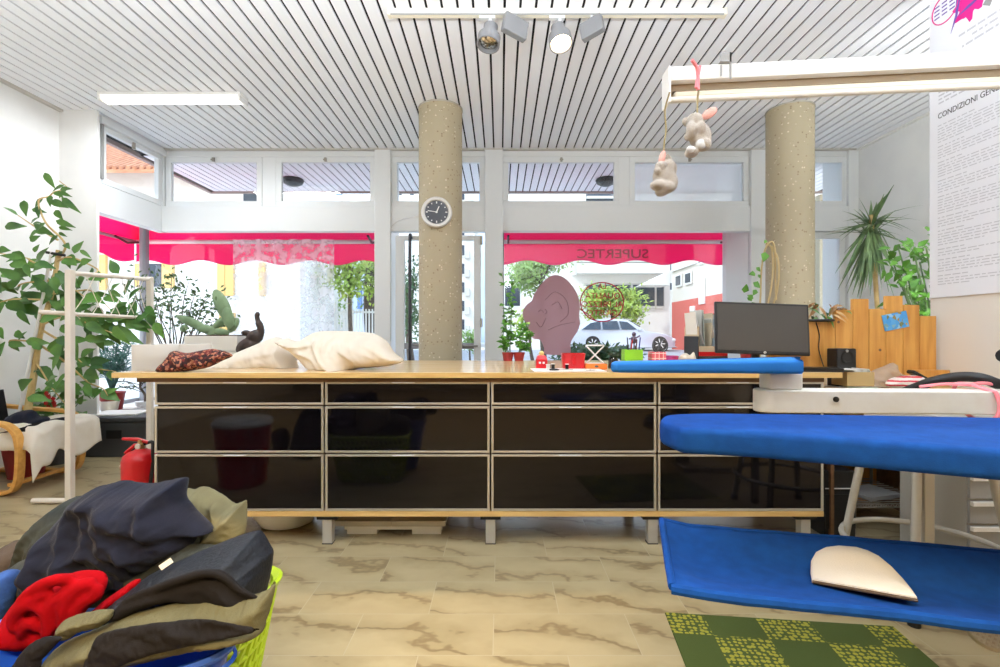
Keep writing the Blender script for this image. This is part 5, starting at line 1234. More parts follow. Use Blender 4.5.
garment('black_strap', [(14, 672), (20, 654), (32, 642), (48, 637), (60, 640), (52, 650), (44, 660), (42, 672)], 1.07, 0.012, 0.02, 0.2, wr(0.3, 1.2, 0.3), 55, 'charcoal', 'black strap hanging over the blue tub rim in front of the red fleece', 'strap', 0.006)
o = MB().cbox(P(166, 564, 1.27), (0.03, 0.003, 0.014), Matrix.Rotation(-0.6, 3, 'Y') @ Matrix.Rotation(0.3, 3, 'Z')).build('care_label', M['paper'], smooth=0); tag(o, 'white care label sticking out of the navy shirt', 'label')
# ------------------------------------------------------------------ left side
# airer / rack
t = thing('drying_rack', (-2.9, 3.75, 0), 'white wooden drying rack with cords, standing beside the armchair', 'drying rack')
YR0, YR1 = 3.35, 4.2
A0, A1 = P(70, 0, YR0).x, P(150, 0, YR1).x
zt0, zt1 = P(0, 270, YR0).z, P(0, 277, YR1).z
M['rack'] = mat('white_wood', (232, 224, 212), 0.55)
MB().box(A0-0.02, A0+0.02, YR0-0.02, YR0+0.02, 0, zt0).build('post', M['rack'], t, smooth=0, bevel=0.003)
MB().box(A1-0.02, A1+0.02, YR1-0.02, YR1+0.02, 0, zt1).build('post', M['rack'], t, smooth=0, bevel=0.003)
def bar(a, b, r, nm): MB().tube([a, b], r, 8).build(nm, M['rack'], t)
bar((A0, YR0, zt0-0.02), (A1, YR1, zt1-0.02), 0.016, 'top_bar')
l0, l1 = P(0, 314, YR0).z, P(0, 318, YR1).z
bar((A0, YR0+0.02, l0), (A1, YR1-0.02, l1), 0.014, 'lower_bar')
bar(P(40, 312, YR0+0.04), P(76, 314, YR0+0.04), 0.015, 'side_arm')
bar((A0-0.25, YR0, 0.02), (A0+0.25, YR0, 0.02), 0.018, 'foot_bar'); bar((A1-0.25, YR1, 0.02), (A1+0.25, YR1, 0.02), 0.018, 'foot_bar')
for i in range(9):
    u, v = 0.06+i*0.105, min(0.98, 0.28+i*0.10); 
    a = Vector((A0, YR0, zt0-0.02)).lerp(Vector((A1, YR1, zt1-0.02)), u); b = Vector((A0, YR0, l0)).lerp(Vector((A1, YR1, l1)), v if i % 2 else max(0, u-0.25))
    MB().tube(spline([a, a.lerp(b, 0.5)+Vector((0, 0, -0.02)), b], 3), 0.003, 5).build('cord', M['rack'], t)

# armchair of bent birch, seen from its side, facing the counter
t = thing('armchair', (-3.75, 3.8, 0), 'bentwood birch armchair with dark cushion, half outside the picture', 'armchair')
def side_frame(Y, xf, nm):
    zt = 0.505
    pts = spline([(xf-0.75, Y, 0.56), (xf-0.40, Y, zt+0.02), (xf-0.14, Y, zt), (xf-0.04, Y, zt-0.05), (xf-0.005, Y, zt-0.14), (xf+0.0, Y, 0.22), (xf-0.02, Y, 0.08), (xf-0.09, Y, 0.022), (xf-0.3, Y, 0.02), (xf-0.85, Y, 0.025)], 5)
    m_ = MB(); n_ = len(pts); rs = []
    for i, p in enumerate(pts):
        tg = (pts[min(i+1, n_-1)]-pts[max(0, i-1)]).normalized(); nv = Vector((-tg.z, 0, tg.x))
        rs.append([p+nv*0.013+Vector((0, -0.03, 0)), p+nv*0.013+Vector((0, 0.03, 0)), p-nv*0.013+Vector((0, 0.03, 0)), p-nv*0.013+Vector((0, -0.03, 0))])
    m_.rings(rs).build(nm, M['bent'], t, smooth=30, bevel=0.003)
side_frame(3.52, P(20, 0, 3.52).x, 'side_frame'); side_frame(4.10, P(82, 0, 4.1).x, 'side_frame')
xf = -3.40
MB().box(xf-0.02, xf+0.0, 3.55, 4.07, 0.34, 0.40).build('cross_rail', M['bent'], t, smooth=0, bevel=0.003)
MB().box(xf-0.1, xf-0.06, 3.55, 4.07, 0.05, 0.075).build('cross_rail', M['bent'], t, smooth=0, bevel=0.003)
MB().box(xf-0.75, xf-0.70, 3.55, 4.07, 0.25, 0.30).build('cross_rail', M['bent'], t, smooth=0, bevel=0.003)
MB().grid(lambda u, v: (xf-0.68+0.70*u, 3.56+0.5*v, 0.36+0.08*u-0.03*math.sin(PI*u)+0.02*math.sin(PI*v)), 14, 8).build('seat_cushion', M['charcoal'], t, solid=0.07, smooth=60)
bk = MB().grid(lambda u, v: (xf-0.62-0.05*u, 3.56+0.5*v, 0.40+0.28*u), 10, 8).build('back_cushion', M['charcoal'], t, solid=0.08, smooth=60)
# throw
def thr(u, v):
    x = xf-0.22+0.30*min(1, u*1.6); y = 3.50+0.62*v; z = 0.47+0.015*math.sin(v*14+2)*u
    if u > 0.6: z -= (u-0.6)/0.4*0.02
    x += 0.03*math.sin(v*9)*u; z += 0.012*noise.noise((u*6, v*7, 2))
    d_ = max(0, (u-0.55)/0.45); z -= (0.22+0.03*math.sin(v*11))*d_**1.2; x += 0.02*d_
    e_ = max(0, (0.12-v)/0.12); z -= 0.16*e_; y += 0.03*e_
    return (x, y, z)
o = MB().grid(thr, 30, 36).build('throw_blanket', M['throw'], solid=0.012, smooth=70)
tag(o, 'white fringed knit throw hanging over the seat of the bentwood armchair', 'blanket')
m = cloth(MB(), [(8, 424), (12, 414), (30, 410), (38, 416), (48, 417), (46, 426), (30, 428), (14, 428)], 3.75, 0.06, 0.05, 0.2, ((0.4, 10, 0.3, 0.015),), 61, 0.012)
tag(m.build('dark_garment', M['navy'], smooth=60), 'dark navy cloth lying on the armchair seat beside the white throw', 'garment')

# fire extinguisher
p = Vector((P(141, 0, 3.05).x, 3.05, 0))
t = thing('fire_extinguisher', p, 'red fire extinguisher standing on the floor beside the black cabinets', 'fire extinguisher')
zt = P(0, 452, 3.05).z
MB().lathe([(0.09, 0), (0.1, 0.01), (0.1, zt-0.045), (0.092, zt-0.018), (0.07, zt+0.002), (0.035, zt+0.015), (0.03, zt+0.022), (0.002, zt+0.022)], p, 36).build('cylinder', M['red'], t, smooth=50)
MB().lathe([(0.022, zt+0.02), (0.024, zt+0.05), (0.018, zt+0.055), (0.016, zt+0.075), (0.002, zt+0.076)], p, 20).build('valve', mat('brass', (190, 160, 110), 0.35, 0.8), t)
mm = MB(); z = zt+0.07; mm.tube([(p.x+0.045, p.y, z-0.012), (p.x-0.02, p.y, z+0.006), (p.x-0.105, p.y-0.01, z+0.012)], [0.011, 0.013, 0.009], 8); mm.build('upper_handle', M['red'], t)
mm = MB(); mm.tube([(p.x+0.02, p.y, z-0.02), (p.x-0.04, p.y, z-0.03), (p.x-0.09, p.y-0.01, z-0.075)], [0.010, 0.012, 0.009], 8); mm.build('lower_handle', M['red'], t)
mm = MB(); mm.lathe([(0.016, 0), (0.016, 0.008), (0.001, 0.01)], (p.x+0.0, p.y-0.024, zt+0.04), 16, Matrix.Rotation(PI/2, 3, 'X')); mm.build('gauge', M['silver'], t)
mm = MB(); mm.tube(spline([(p.x+0.02, p.y, zt+0.05), (p.x+0.07, p.y, zt+0.06), (p.x+0.085, p.y-0.02, zt+0.0), (p.x+0.095, p.y-0.04, zt-0.1), (p.x+0.09, p.y-0.07, 0.14)], 5), 0.010, 8); mm.build('hose', M['rubber'], t)
MB().prism([(0.028*math.cos(a), 0.022*math.sin(a)) for a in [2*PI*k/18 for k in range(18)]], (0, 0.003), lambda u, v, w: (p.x-0.01+u, p.y-0.1015-w+0.0003*0, 0.19+v)).build('emblem', mat('emblem_gold', (120, 90, 40), 0.5), t)

# grey storage box by the bay with things on it
BXY = 4.9
x0, x1 = wx(74, BXY-0.3), wx(146, BXY-0.3)
t = thing('storage_box', ((x0+x1)/2, 4.85, 0), 'large dark grey plastic storage box on the floor below the bay window', 'storage box')
mm = MB(); zt = wz(417, 4.6)
mm.box(x0, x1, 4.6, 5.1, 0.0, zt-0.05); mm.build('box_body', M['box'], t, smooth=0, bevel=0.015)
MB().box(x0-0.012, x1+0.012, 4.585, 5.115, zt-0.049, zt).build('lid', M['box'], t, smooth=0, bevel=0.012)
MB().box(x0+0.3, x0+0.44, 4.592, 4.6, zt-0.2, zt-0.12).build('clasp', M['rubber'], t, smooth=0, bevel=0.003)
o = MB().cbox((x0+0.28, 4.8, zt+0.008), (0.42, 0.3, 0.014), Matrix.Rotation(0.12, 3, 'Z')).build('magazine', M['paper'], smooth=0, bevel=0.002); tag(o, 'white magazine lying on the dark grey storage box', 'magazine')
p = Vector((wx(107, 4.95), 4.98, zt)); o = MB().lathe([(0.05, 0), (0.07, 0.01), (0.085, 0.09), (0.09, 0.1), (0.08, 0.1), (0.075, 0.09), (0.06, 0.015), (0.002, 0.012)], p, 28).build('bowl', mat('cream_ceramic', (232, 222, 204), 0.4)); tag(o, 'cream ceramic bowl on the storage box under the bay window', 'bowl')
# white planks / low clutter near ledge
o = MB().box(wx(100, 5.3), wx(172, 5.3), 5.25, 5.45, 0.331, 0.37).build('white_board', M['white'], smooth=0, bevel=0.003); tag(o, 'white board lying on the low window ledge', 'board')
# little dark bonsai on ledge (seen under the counter end)
p = Vector((wx(143, 5.3), 5.3, 0.371))
t = thing('bonsai', p, 'small dark bonsai tree on the window ledge, seen below the counter end', 'plant')
MB().lathe([(0.05, 0), (0.07, 0.01), (0.075, 0.05), (0.06, 0.05), (0.002, 0.045)], p, 20).build('pot', M['white'], t)
mm = MB(); lm = MB(); rd = random.Random(4)
mm.tube(spline([p+Vector((0.02, 0, 0.045)), p+Vector((0.02, 0, 0.12)), p+Vector((-0.03, 0, 0.2)), p+Vector((-0.02, 0, 0.28))], 4), 0.012, 7)
for i in range(9):
    a = p+Vector((-0.02, 0, 0.15+0.012*i)); b_ = a+Vector((rd.uniform(-0.28, 0.12), rd.uniform(-0.1, 0.1), rd.uniform(0.0, 0.15))); mm.tube([a, a.lerp(b_, .5)+Vector((0, 0, .02)), b_], 0.004, 5)
    for k in range(14):
        q = a.lerp(b_, rd.uniform(0.3, 1)); lm.leaf(q, (rd.uniform(-1, 1), rd.uniform(-1, 1), rd.uniform(-0.4, 1)), (0, 0, 1), 0.035, 0.022, k=2)
mm.build('trunk', M['darkbark'], t); lm.build('leaves', M['leafsmall'], t, smooth=60)

# ------------------------------------------------------------------ plants
# the tall rubber plant
YP = 4.0
def fp(px, py, dy=0): q = P(px, py, YP); q.y += dy; return q
t = thing('rubber_plant', (P(22, 0, YP).x, YP, 0), 'tall rubber plant with broad leaves reaching up the white wall', 'plant')
px_ = P(26, 0, YP).x
MB().lathe([(0.11, 0), (0.15, 0.27), (0.165, 0.3), (0.145, 0.3), (0.13, 0.25), (0.002, 0.25)], (px_, YP, 0), 28).build('pot', M['terracotta'], t)
MB().lathe([(0.128, 0.251), (0.06, 0.265), (0.002, 0.27)], (px_, YP, 0), 20).build('soil', M['soil'], t)
tk = MB()
trunk = spline([(px_, YP, 0.26), fp(28, 410), fp(34, 375), fp(38, 345), fp(42, 325), fp(50, 300), fp(56, 270), fp(58, 250)], 5)
tk.tube(trunk, [0.028-0.014*i/len(trunk) for i in range(len(trunk))], 10)
branches = [[(56, 262), (64, 248), (60, 238), (56, 225), (52, 205), (54, 198), (62, 194), (63, 187), (57, 180)], [(58, 240), (45, 232), (33, 226), (29, 218)], [(52, 270), (40, 262), (20, 257), (4, 254)], [(54, 280), (35, 285), (15, 290)], [(56, 262), (75, 258), (92, 268), (105, 276)], [(50, 295), (72, 290), (95, 292), (120, 310)], [(46, 310), (70, 318), (100, 325), (122, 335)], [(40, 342), (20, 340), (8, 343)], [(42, 330), (64, 345), (86, 355), (98, 366), (112, 372)], [(40, 345), (70, 362), (88, 382), (105, 388), (112, 395)], [(42, 325), (55, 318), (80, 316), (105, 330)], [(36, 362), (48, 372), (58, 388), (63, 404)], [(48, 300), (25, 300), (5, 305)], [(56, 275), (70, 285), (85, 300)]]
rd = random.Random(12)
bps = []
for b_ in branches:
    pts = spline([fp(x, y, rd.uniform(-0.12, 0.08)*(i > 0)) for i, (x, y) in enumerate(b_)], 4); bps.append(pts)
    tk.tube(pts, [0.009-0.006*i/len(pts) for i in range(len(pts))], 6)
tk.build('trunk', M['bark'], t)
MB().tube([fp(21, 420, -0.03), fp(39, 335, -0.03), fp(55, 252, -0.03)], 0.011, 8).build('stake', M['white'], t)
MB().tube([fp(50, 253, -0.03), fp(68, 256, -0.03)], 0.012, 6).build('stake_clip', M['rubber'], t)
lv = [(57, 183, 18, -58, 6), (71, 190.5, 11, 6, 5), (71, 196, 12, -20, 4), (66, 206, 16, -22, 7), (77, 207, 22, -42, 6), (28, 209, 16, -80, 7), (44, 212, 12, -10, 5), (59, 215, 13, -48, 6), (15, 226, 22, 2, 8), (46, 225, 11, 5, 4), (66, 224, 17, -20, 6), (63, 228, 12, -12, 4), (47, 231, 24, -30, 6), (60, 234, 8, -30, 3), (39, 239, 10, 40, 7), (36, 248, 9, 70, 6), (5, 250, 12, -5, 7), (80, 247, 15, 68, 9), (86, 254, 12, -40, 4), (17, 258, 16, -50, 11), (35, 264, 17, -8, 10), (20, 273, 15, -20, 12), (42, 284, 30, -35, 13), (15, 283, 15, 50, 9), (5, 291, 15, 12, 11), (35, 297, 28, 12, 12), (60, 278, 17, -45, 11), (90, 262, 11, 20, 7), (76, 262, 15, -30, 12), (30, 310, 26, -25, 11), (20, 306, 20, -40, 13), (6, 333, 13, -60, 8), (25, 335, 13, -30, 7), (5, 350, 19, 62, 10), (23, 344, 14, -15, 8), (45, 346, 8, 80, 6), (62, 348, 17, 80, 11), (88, 352, 16, 30, 9), (86, 362, 18, 15, 12), (102, 361, 20, 8, 10), (98, 374, 16, -30, 12), (78, 372, 12, -30, 10), (113, 395, 19, -30, 11), (80, 391, 16, -10, 10), (90, 392, 14, 5, 9), (98, 391, 12, 50, 7), (80, 400, 10, 70, 7), (62, 396, 9, 20, 7), (108, 333, 28, -62, 13), (128, 335, 34, -28, 12), (93, 322, 17, -10, 11), (124, 318, 24, 5, 9), (137, 325, 18, -10, 9), (158, 330, 18, -60, 9), (80, 340, 18, 5, 8), (66, 330, 15, -40, 9)]
lm = MB()
for (x, y, L_, an, w_) in lv:
    s = YP/F; a = math.radians(an); d_ = Vector((math.cos(a), rd.uniform(-0.25, 0.25), math.sin(a)))
    base = fp(x-0.5*L_*math.cos(a), y+0.5*L_*math.sin(a), rd.uniform(-0.07, 0.03)); lm.leaf(base, d_, (rd.uniform(-0.2, 0.2), -1, rd.uniform(0.1, 0.7)), L_*s, w_*1.1*s, 0.12, 6)
for (n_, xr_, yr_) in ((34, (0, 62), (258, 312)), (46, (58, 146), (276, 328)), (20, (82, 128), (300, 345)), (12, (74, 112), (345, 395)), (10, (40, 72), (320, 400))):
    for i in range(n_):
        s = YP/F; L_ = rd.uniform(13, 24); a = rd.uniform(-1.4, 1.0)
        d_ = Vector((math.cos(a)*rd.choice((-1, 1, 1)), rd.uniform(-0.6, 0.4), math.sin(a)))
        lm.leaf(fp(rd.uniform(*xr_)-6, rd.uniform(*yr_), rd.uniform(-0.25, 0.2)), d_, (rd.uniform(-0.3, 0.3), -1, rd.uniform(0.1, 0.9)), L_*s, L_*s*rd.uniform(0.40, 0.52), 0.15, 6)
for pts in bps:
    for q in pts[3::3]:
        lm.leaf(q, (rd.uniform(-1, 1), rd.uniform(-0.6, 0.3), rd.uniform(-0.9, 0.5)), (0, -0.8, 0.6), 0.10, 0.05, 0.12, 4)
for q in lm.v+tk.v: q.x = max(q.x, -4.08)
lm.build('leaves', M['leaf'], t, smooth=60)
# red flowering plant by the chair
p = Vector((P(50, 0, 4.35).x, 4.4, 0.0))
t = thing('begonia', p, 'low pot plant with red flowers behind the armchair', 'plant')
MB().lathe([(0.11, 0), (0.13, 0.25), (0.14, 0.3), (0.12, 0.3), (0.11, 0.26), (0.002, 0.26)], p, 24).build('pot', M['box'], t)
lm = MB(); fm = MB(); sm_ = MB()
for i in range(30):
    q = p+Vector((rd.uniform(-0.2, 0.2), rd.uniform(-0.12, 0.1), rd.uniform(0.38, 0.66))); sm_.tube([p+Vector((0, 0, 0.26)), q], 0.003, 5)
    for k in range(3): lm.leaf(q, (rd.uniform(-1, 1), rd.uniform(-1, 0.3), rd.uniform(-0.4, 0.5)), (0, -0.5, 0.9), rd.uniform(0.07, 0.12), 0.06, 0.1, 3)
for i in range(8):
    q = p+Vector((rd.uniform(0.03, 0.12), -0.12, rd.uniform(0.5, 0.66)))
    for k in range(6): fm.leaf(q, (math.cos(k), -0.3, math.sin(k)), (0, -1, 0), 0.025, 0.02, k=2)
for q in lm.v+sm_.v: q.x = max(q.x, -4.08)
sm_.build('stems', M['leafd'], t); lm.build('leaves', M['leaf'], t, smooth=60); fm.build('flowers', M['red'], t, smooth=60)

# cactus in a white wooden planter
YK = 5.0
def kp(x, y, dy=0): q = P(x, y, YK); q.y += dy; return q
t = thing('cactus_planter', (kp(211, 0).x, YK+0.1, 0), 'prickly pear cactus in a tall white wooden planter at the bay window', 'planter')
x0, x1 = kp(184, 0).x, kp(237, 0).x; zt = kp(0, 336).z
mm = MB()
for j in range(7):
    z1 = zt-j*0.155; mm.box(x0, x1, YK, YK+0.3, max(0.0, z1-0.15), z1)
mm.build('planter_box', mat('whitewashed_wood', (236, 230, 218), 0.7), t, smooth=0, bevel=0.004)
MB().box(x0+0.01, x1-0.01, YK+0.01, YK+0.29, zt, zt+0.01).build('soil', M['soil'], t, smooth=0)
cm = MB()
def pad_(x, y, L_, an, w_, dy=0):
    s = YK/F; cm.ell(kp(x, y, 0.14+dy), (L_*s/2, 0.022, w_*s/2), Matrix.Rotation(-math.radians(an), 3, 'Y'), 18, 10)
for a in ((183, 322, 34, -22, 9), (198, 329, 24, -10, 9), (213, 322, 22, 35, 8), (213, 305, 38, -64, 15, 0.03), (222, 318, 24, -75, 12, -0.02), (226, 325, 18, 55, 9), (213, 332, 18, -10, 8), (175, 328, 9, 30, 7), (204, 332, 14, 60, 8)): pad_(*a)
cm.build('cactus_pads', M['cactus'], t, smooth=60)
# figurine
t = thing('figurine', kp(251, 353), 'dark brown carved figurine with a curved upright neck, at the bay window', 'figurine')
s = YK/F; mm = MB()
mm.ell(kp(248, 346), (13*s, 7*s, 8*s), Matrix.Rotation(-0.5, 3, 'Y')); mm.ell(kp(255, 337), (9*s, 6*s, 7*s), Matrix.Rotation(-0.5, 3, 'Y')); mm.ell(kp(246, 333), (5*s, 3*s, 3*s))
mm.tube(spline([kp(259, 340), kp(261, 330), kp(258, 321), kp(257, 315), kp(259, 313.5)], 4), [3.4*s]*8+[2.4*s]*9, 10)
mm.box(kp(240, 0).x, kp(262, 0).x, YK-0.05, YK+0.08, kp(0, 356).z, kp(0, 349).z)
mm.build('carving', M['figure'], t, remesh=0.006)
o = MB().box(kp(239, 0).x, kp(300, 0).x, YK-0.12, YK+0.25, 0.0, kp(0, 356).z-0.0005).build('pedestal', M['white'], smooth=0, bevel=0.005); tag(o, 'white display pedestal under the carved figurine at the bay window', 'pedestal')
# thin-branched shrub
YS = 5.35
t = thing('indoor_shrub', (wx(175, YS), YS, 0.33), 'thin branched shrub with tiny dark leaves inside the bay window', 'plant')
p = Vector((wx(172, YS), YS, 0.331))
MB().lathe([(0.1, 0), (0.14, 0.25), (0.15, 0.27), (0.13, 0.27), (0.12, 0.24), (0.002, 0.24)], p, 24).build('pot', M['white'], t)
mm = MB(); lm = MB(); rd = random.Random(9)
tips = [(134, 276), (150, 270), (160, 285), (166, 300), (180, 282), (190, 278), (196, 290), (205, 300), (214, 292), (222, 300), (150, 300), (186, 310), (140, 290), (230, 318), (172, 272)]
for (x, y) in tips:
    q = P(x, y, YS+rd.uniform(-0.25, 0.25)); m1 = P(175+(x-175)*0.35, 345, YS); pts = spline([p+Vector((rd.uniform(-0.03, 0.03), 0, 0.24)), m1, m1.lerp(q, 0.55)+Vector((rd.uniform(-0.12, 0.12), 0, 0.05)), q], 5)
    mm.tube(pts, [0.009-0.0072*i/len(pts) for i in range(len(pts))], 6)
    for k in range(34):
        c = pts[rd.randrange(len(pts)//2, len(pts))]+Vector((rd.gauss(0, 0.06), rd.gauss(0, 0.06), rd.gauss(0, 0.06)))
        lm.leaf(c, (rd.uniform(-1, 1), rd.uniform(-1, 1), rd.uniform(-1, 1)), (0, -1, 0.4), 0.05, 0.03, k=2)
mm.build('branches', M['darkbark'], t); lm.build('leaves', M['leafsmall'], t, smooth=60)
# blue-green feathery plant
p = Vector((wx(112, 5.05), 5.05, 0.331))
t = thing('rosemary', p, 'bluish green feathery plant between rubber plant and planter', 'plant')
MB().lathe([(0.08, 0), (0.11, 0.2), (0.12, 0.22), (0.1, 0.22), (0.09, 0.2), (0.002, 0.2)], p, 22).build('pot', M['terracotta'], t)
mm = MB(); lm = MB()
for i in range(26):
    q = P(rd.uniform(92, 132), rd.uniform(338, 372), 5.05+rd.uniform(-0.15, 0.15)); pts = spline([p+Vector((0, 0, 0.2)), (p+Vector((0, 0, 0.2))).lerp(q, 0.5)+Vector((0, 0, 0.05)), q], 6); mm.tube(pts, 0.004, 5)
    for c in pts[5:]:
        for k in range(4): lm.leaf(c, (rd.uniform(-1, 1), rd.uniform(-1, 1), rd.uniform(-0.2, 1)), (0, -1, 0.4), 0.075, 0.012, k=2)
mm.build('stems', M['leafblue'], t); lm.build('needles', M['leafblue'], t, smooth=60)

# dracaena
YD = 4.75
def dp(x, y, dy=0): q = P(x, y, YD); q.y += dy; return q
t = thing('dracaena', (dp(876, 0).x, YD, 0), 'dracaena with a tuft of long spiky leaves against the right-hand white wall', 'plant')
b0 = Vector((dp(877, 0).x, YD, 0))
MB().lathe([(0.13, 0), (0.17, 0.3), (0.18, 0.33), (0.16, 0.33), (0.15, 0.3), (0.002, 0.3)], b0, 28).build('pot', M['white'], t)
MB().tube(spline([b0+Vector((0, 0, 0.3)), dp(878, 330), dp(876, 290), dp(873, 240), dp(871, 215)], 5), [0.02]*21, 8).build('stem', M['bark'], t)
lm = MB(); rd = random.Random(17); c = dp(871, 224)
for i in range(96):
    a = rd.uniform(0, 2*PI); el = rd.uniform(-1.5, -0.95) if i % 5 < 3 else rd.uniform(-0.5, 1.35); L_ = rd.uniform(0.40, 0.62) if i % 5 < 3 else rd.uniform(0.22, 0.40)
    d_ = Vector((math.cos(a)*math.cos(el), math.sin(a)*math.cos(el), math.sin(el)))
    st = c+Vector((rd.uniform(-0.02, 0.02), 0, rd.uniform(-0.14, 0.06)))
    if st.x+d_.x*L_ > 4.0: d_.x = -d_.x*0.4; d_.normalize()
    if st.y+d_.y*L_ > 5.55: d_.y = -d_.y
    lm.leaf(st, d_, (0, -0.5, 1), L_, 0.032, 0.30 if el > -0.3 else 0.05, 6)
for (tx, ty) in ((845, 212), (836, 233), (826, 232), (848, 222), (853, 200), (883, 188), (892, 212), (898, 220), (862, 290), (868, 285), (883, 280), (888, 262), (858, 262), (880, 292), (893, 240)):
    q = dp(tx, ty, rd.uniform(-0.2, 0.1)); d_ = q-c; lm.leaf(c, d_, (0, -0.6, 1), d_.length, 0.034, 0.06, 6)
lm.build('leaves', M['leafd'], t, smooth=60)
# bright green plant at the partition end
YG = 3.9
p = Vector((P(925, 0, YG).x, YG, 0))
t = thing('schefflera', p, 'bright green leafy plant behind the pine boards, next to the tall poster', 'plant')
MB().lathe([(0.13, 0), (0.17, 0.3), (0.18, 0.33), (0.16, 0.33), (0.15, 0.3), (0.002, 0.3)], p, 28).build('pot', M['terracotta'], t)
mm = MB(); lm = MB(); rd = random.Random(23)
for (x, y) in ((898, 247), (893, 262), (900, 275), (906, 283), (912, 280), (915, 256), (920, 262), (926, 246), (918, 272), (930, 285), (925, 300), (915, 300), (935, 260), (940, 280), (910, 295), (932, 310), (921, 310)):
    q = P(x, y, YG+rd.uniform(-0.12, 0.2)); b0 = p+Vector((0, 0, 0.3)); pts = spline([b0, b0.lerp(q, 0.6)+Vector((0.08, 0, 0)), q], 6); mm.tube(pts, 0.006, 6)
    for k in range(9):
        cc = q+Vector((rd.gauss(0, 0.04), rd.gauss(0, 0.04), rd.gauss(0, 0.045))); lm.leaf(cc, (rd.uniform(-1, 1), rd.uniform(-1, 0.5), rd.uniform(-0.9, 0.6)), (0, -0.7, 0.7), rd.uniform(0.07, 0.11), 0.05, 0.12, 3)
mm.build('stems', M['leafd'], t); lm.build('leaves', M['leafb'], t, smooth=60)
# dried plant lying on the boards
YQ = 2.96
q0 = P(828, 318, YQ)
t = thing('dried_plant', q0, 'dried plant with curling brown leaves on top of the pine boards beside the pillar', 'plant')
MB().lathe([(0.075, 0), (0.085, 0.008), (0.08, 0.016), (0.002, 0.016)], P(818, 322, YQ), 24).build('saucer', M['black'], t)
lm = MB(); l2 = MB()
for i in range(46):
    c = P(rd.uniform(810, 846), rd.uniform(302, 320), YQ+rd.uniform(-0.05, 0.05)); (lm if i % 3 else l2).leaf(c, (rd.uniform(-1, 1), rd.uniform(-1, 1), rd.uniform(-0.8, 0.6)), (0, -0.6, 0.8), rd.uniform(0.05, 0.09), 0.025, 0.4, 4)
lm.build('dry_leaves', mat('dry_leaf', (150, 108, 70), 0.8, c2=(196, 160, 110), nscale=12), t, smooth=60); l2.build('green_leaves', M['leaf'], t, smooth=60)

# ------------------------------------------------------------------ behind the ironing table, right
# stool
sc_ = Vector((P(928, 0, 1.95).x, 2.22, 0)); 
sc_ = Vector((1.835, 2.17, 0)); zr = 0.225
t = thing('stool', (sc_.x, sc_.y, 0), 'grey tubular metal stool with a foot ring behind the blue ironing board', 'stool')
for (tx, ty, bx, by) in ((860.5, 470, 849, 548), (873, 470, 874, 535), (981, 480, 997, 560)):
    pass
for sx_, sy_ in ((-1, -1), (-1, 1), (1, -1), (1, 1)):
    mm = MB(); a = Vector((sc_.x+sx_*0.135, sc_.y+sy_*0.135, 0.72)); b_ = Vector((sc_.x+sx_*0.22, sc_.y+sy_*0.22, 0.012)); mm.tube([b_, a], 0.017, 12)
    lg = mm.build('leg', M['steel2'], t); MB().cyl(b_-Vector((0, 0, 0.012)), b_+Vector((0, 0, 0.02)), 0.022, 12).build('leg_cap', M['rubber'], lg)
MB().tube([(sc_.x+0.292*math.cos(a), sc_.y+0.292*math.sin(a), zr) for a in [2*PI*k/48 for k in range(48)]], 0.0125, 10, closed=True).build('foot_ring', M['steel2'], t)
MB().lathe([(0.18, 0.71), (0.19, 0.72), (0.18, 0.74), (0.002, 0.74)], sc_, 32).build('seat', M['steel2'], t)
# metal drawer unit
x0 = P(966, 0, 2.3).x
t = thing('drawer_unit', (x0+0.2, 2.4, 0), 'grey metal drawer unit with white drawer edges under the side desk', 'drawer unit')
MB().box(x0, x0+0.36, 2.30, 2.68, 0.02, 0.62).build('case', M['steel2'], t, smooth=0)
for j in range(5):
    z0 = 0.04+j*0.115
    dd = MB().box(x0+0.005, x0+0.355, 2.285, 2.30, z0, z0+0.105).build('drawer', M['grey'], t, smooth=0, bevel=0.002)
    MB().box(x0+0.005, x0+0.355, 2.268, 2.285, z0+0.085, z0+0.103).build('pull_strip', M['white'], dd, smooth=0)
# computer tower
x0, x1 = P(825, 0, 2.78).x, P(842, 0, 2.78).x
t = thing('computer_tower', ((x0+x1)/2, 2.9, 0), 'black computer tower standing on the floor beside the last black cabinet', 'computer')
MB().box(x0+0.01, x1+0.09, 2.80, 3.2, 0.0, 0.37).build('case', M['black'], t, smooth=0, bevel=0.004)
MB().box(x0+0.014, x1+0.086, 2.795, 2.80, 0.27, 0.275).build('drive_slot', M['silver'], t, smooth=0)
MB().box(x0+0.014, x1+0.086, 2.794, 2.80, 0.05, 0.24).build('front_panel', M['rubber'], t, smooth=0)
# wire shelf
x0, x1 = 2.02, 2.48
t = thing('wire_rack', (2.26, 3.05, 0), 'low chrome wire rack under the side desk', 'rack')
z = 0.17; mm = MB()
for i in range(14): mm.tube([(x0, 2.85+i*0.038, z), (x1, 2.85+i*0.038, z)], 0.003, 5)
for y in (2.85, 3.344): mm.tube([(x0, y, z-0.02), (x1, y, z-0.02)], 0.004, 5)
for i in range(16): mm.tube([(x0+(x1-x0)*i/16, 2.848, z-0.02), (x0+(x1-x0)*(i+0.5)/16, 2.848, z), (x0+(x1-x0)*(i+1)/16, 2.848, z-0.02)], 0.002, 5)
mm.build('wire_shelf', M['steel'], t)
for x in (x0, x1):
    for y in (2.85, 3.34): MB().cyl((x, y, 0), (x, y, 0.26), 0.009, 10).build('post', M['steel'], t)
o = MB().cbox((2.22, 3.0, 0.187), (0.25, 0.2, 0.022), Matrix.Rotation(0.3, 3, 'Z')).build('notebook', M['grey'], smooth=0, bevel=0.002); tag(o, 'grey notebook lying on the low wire rack', 'notebook')
mm = MB(); rd = random.Random(6)
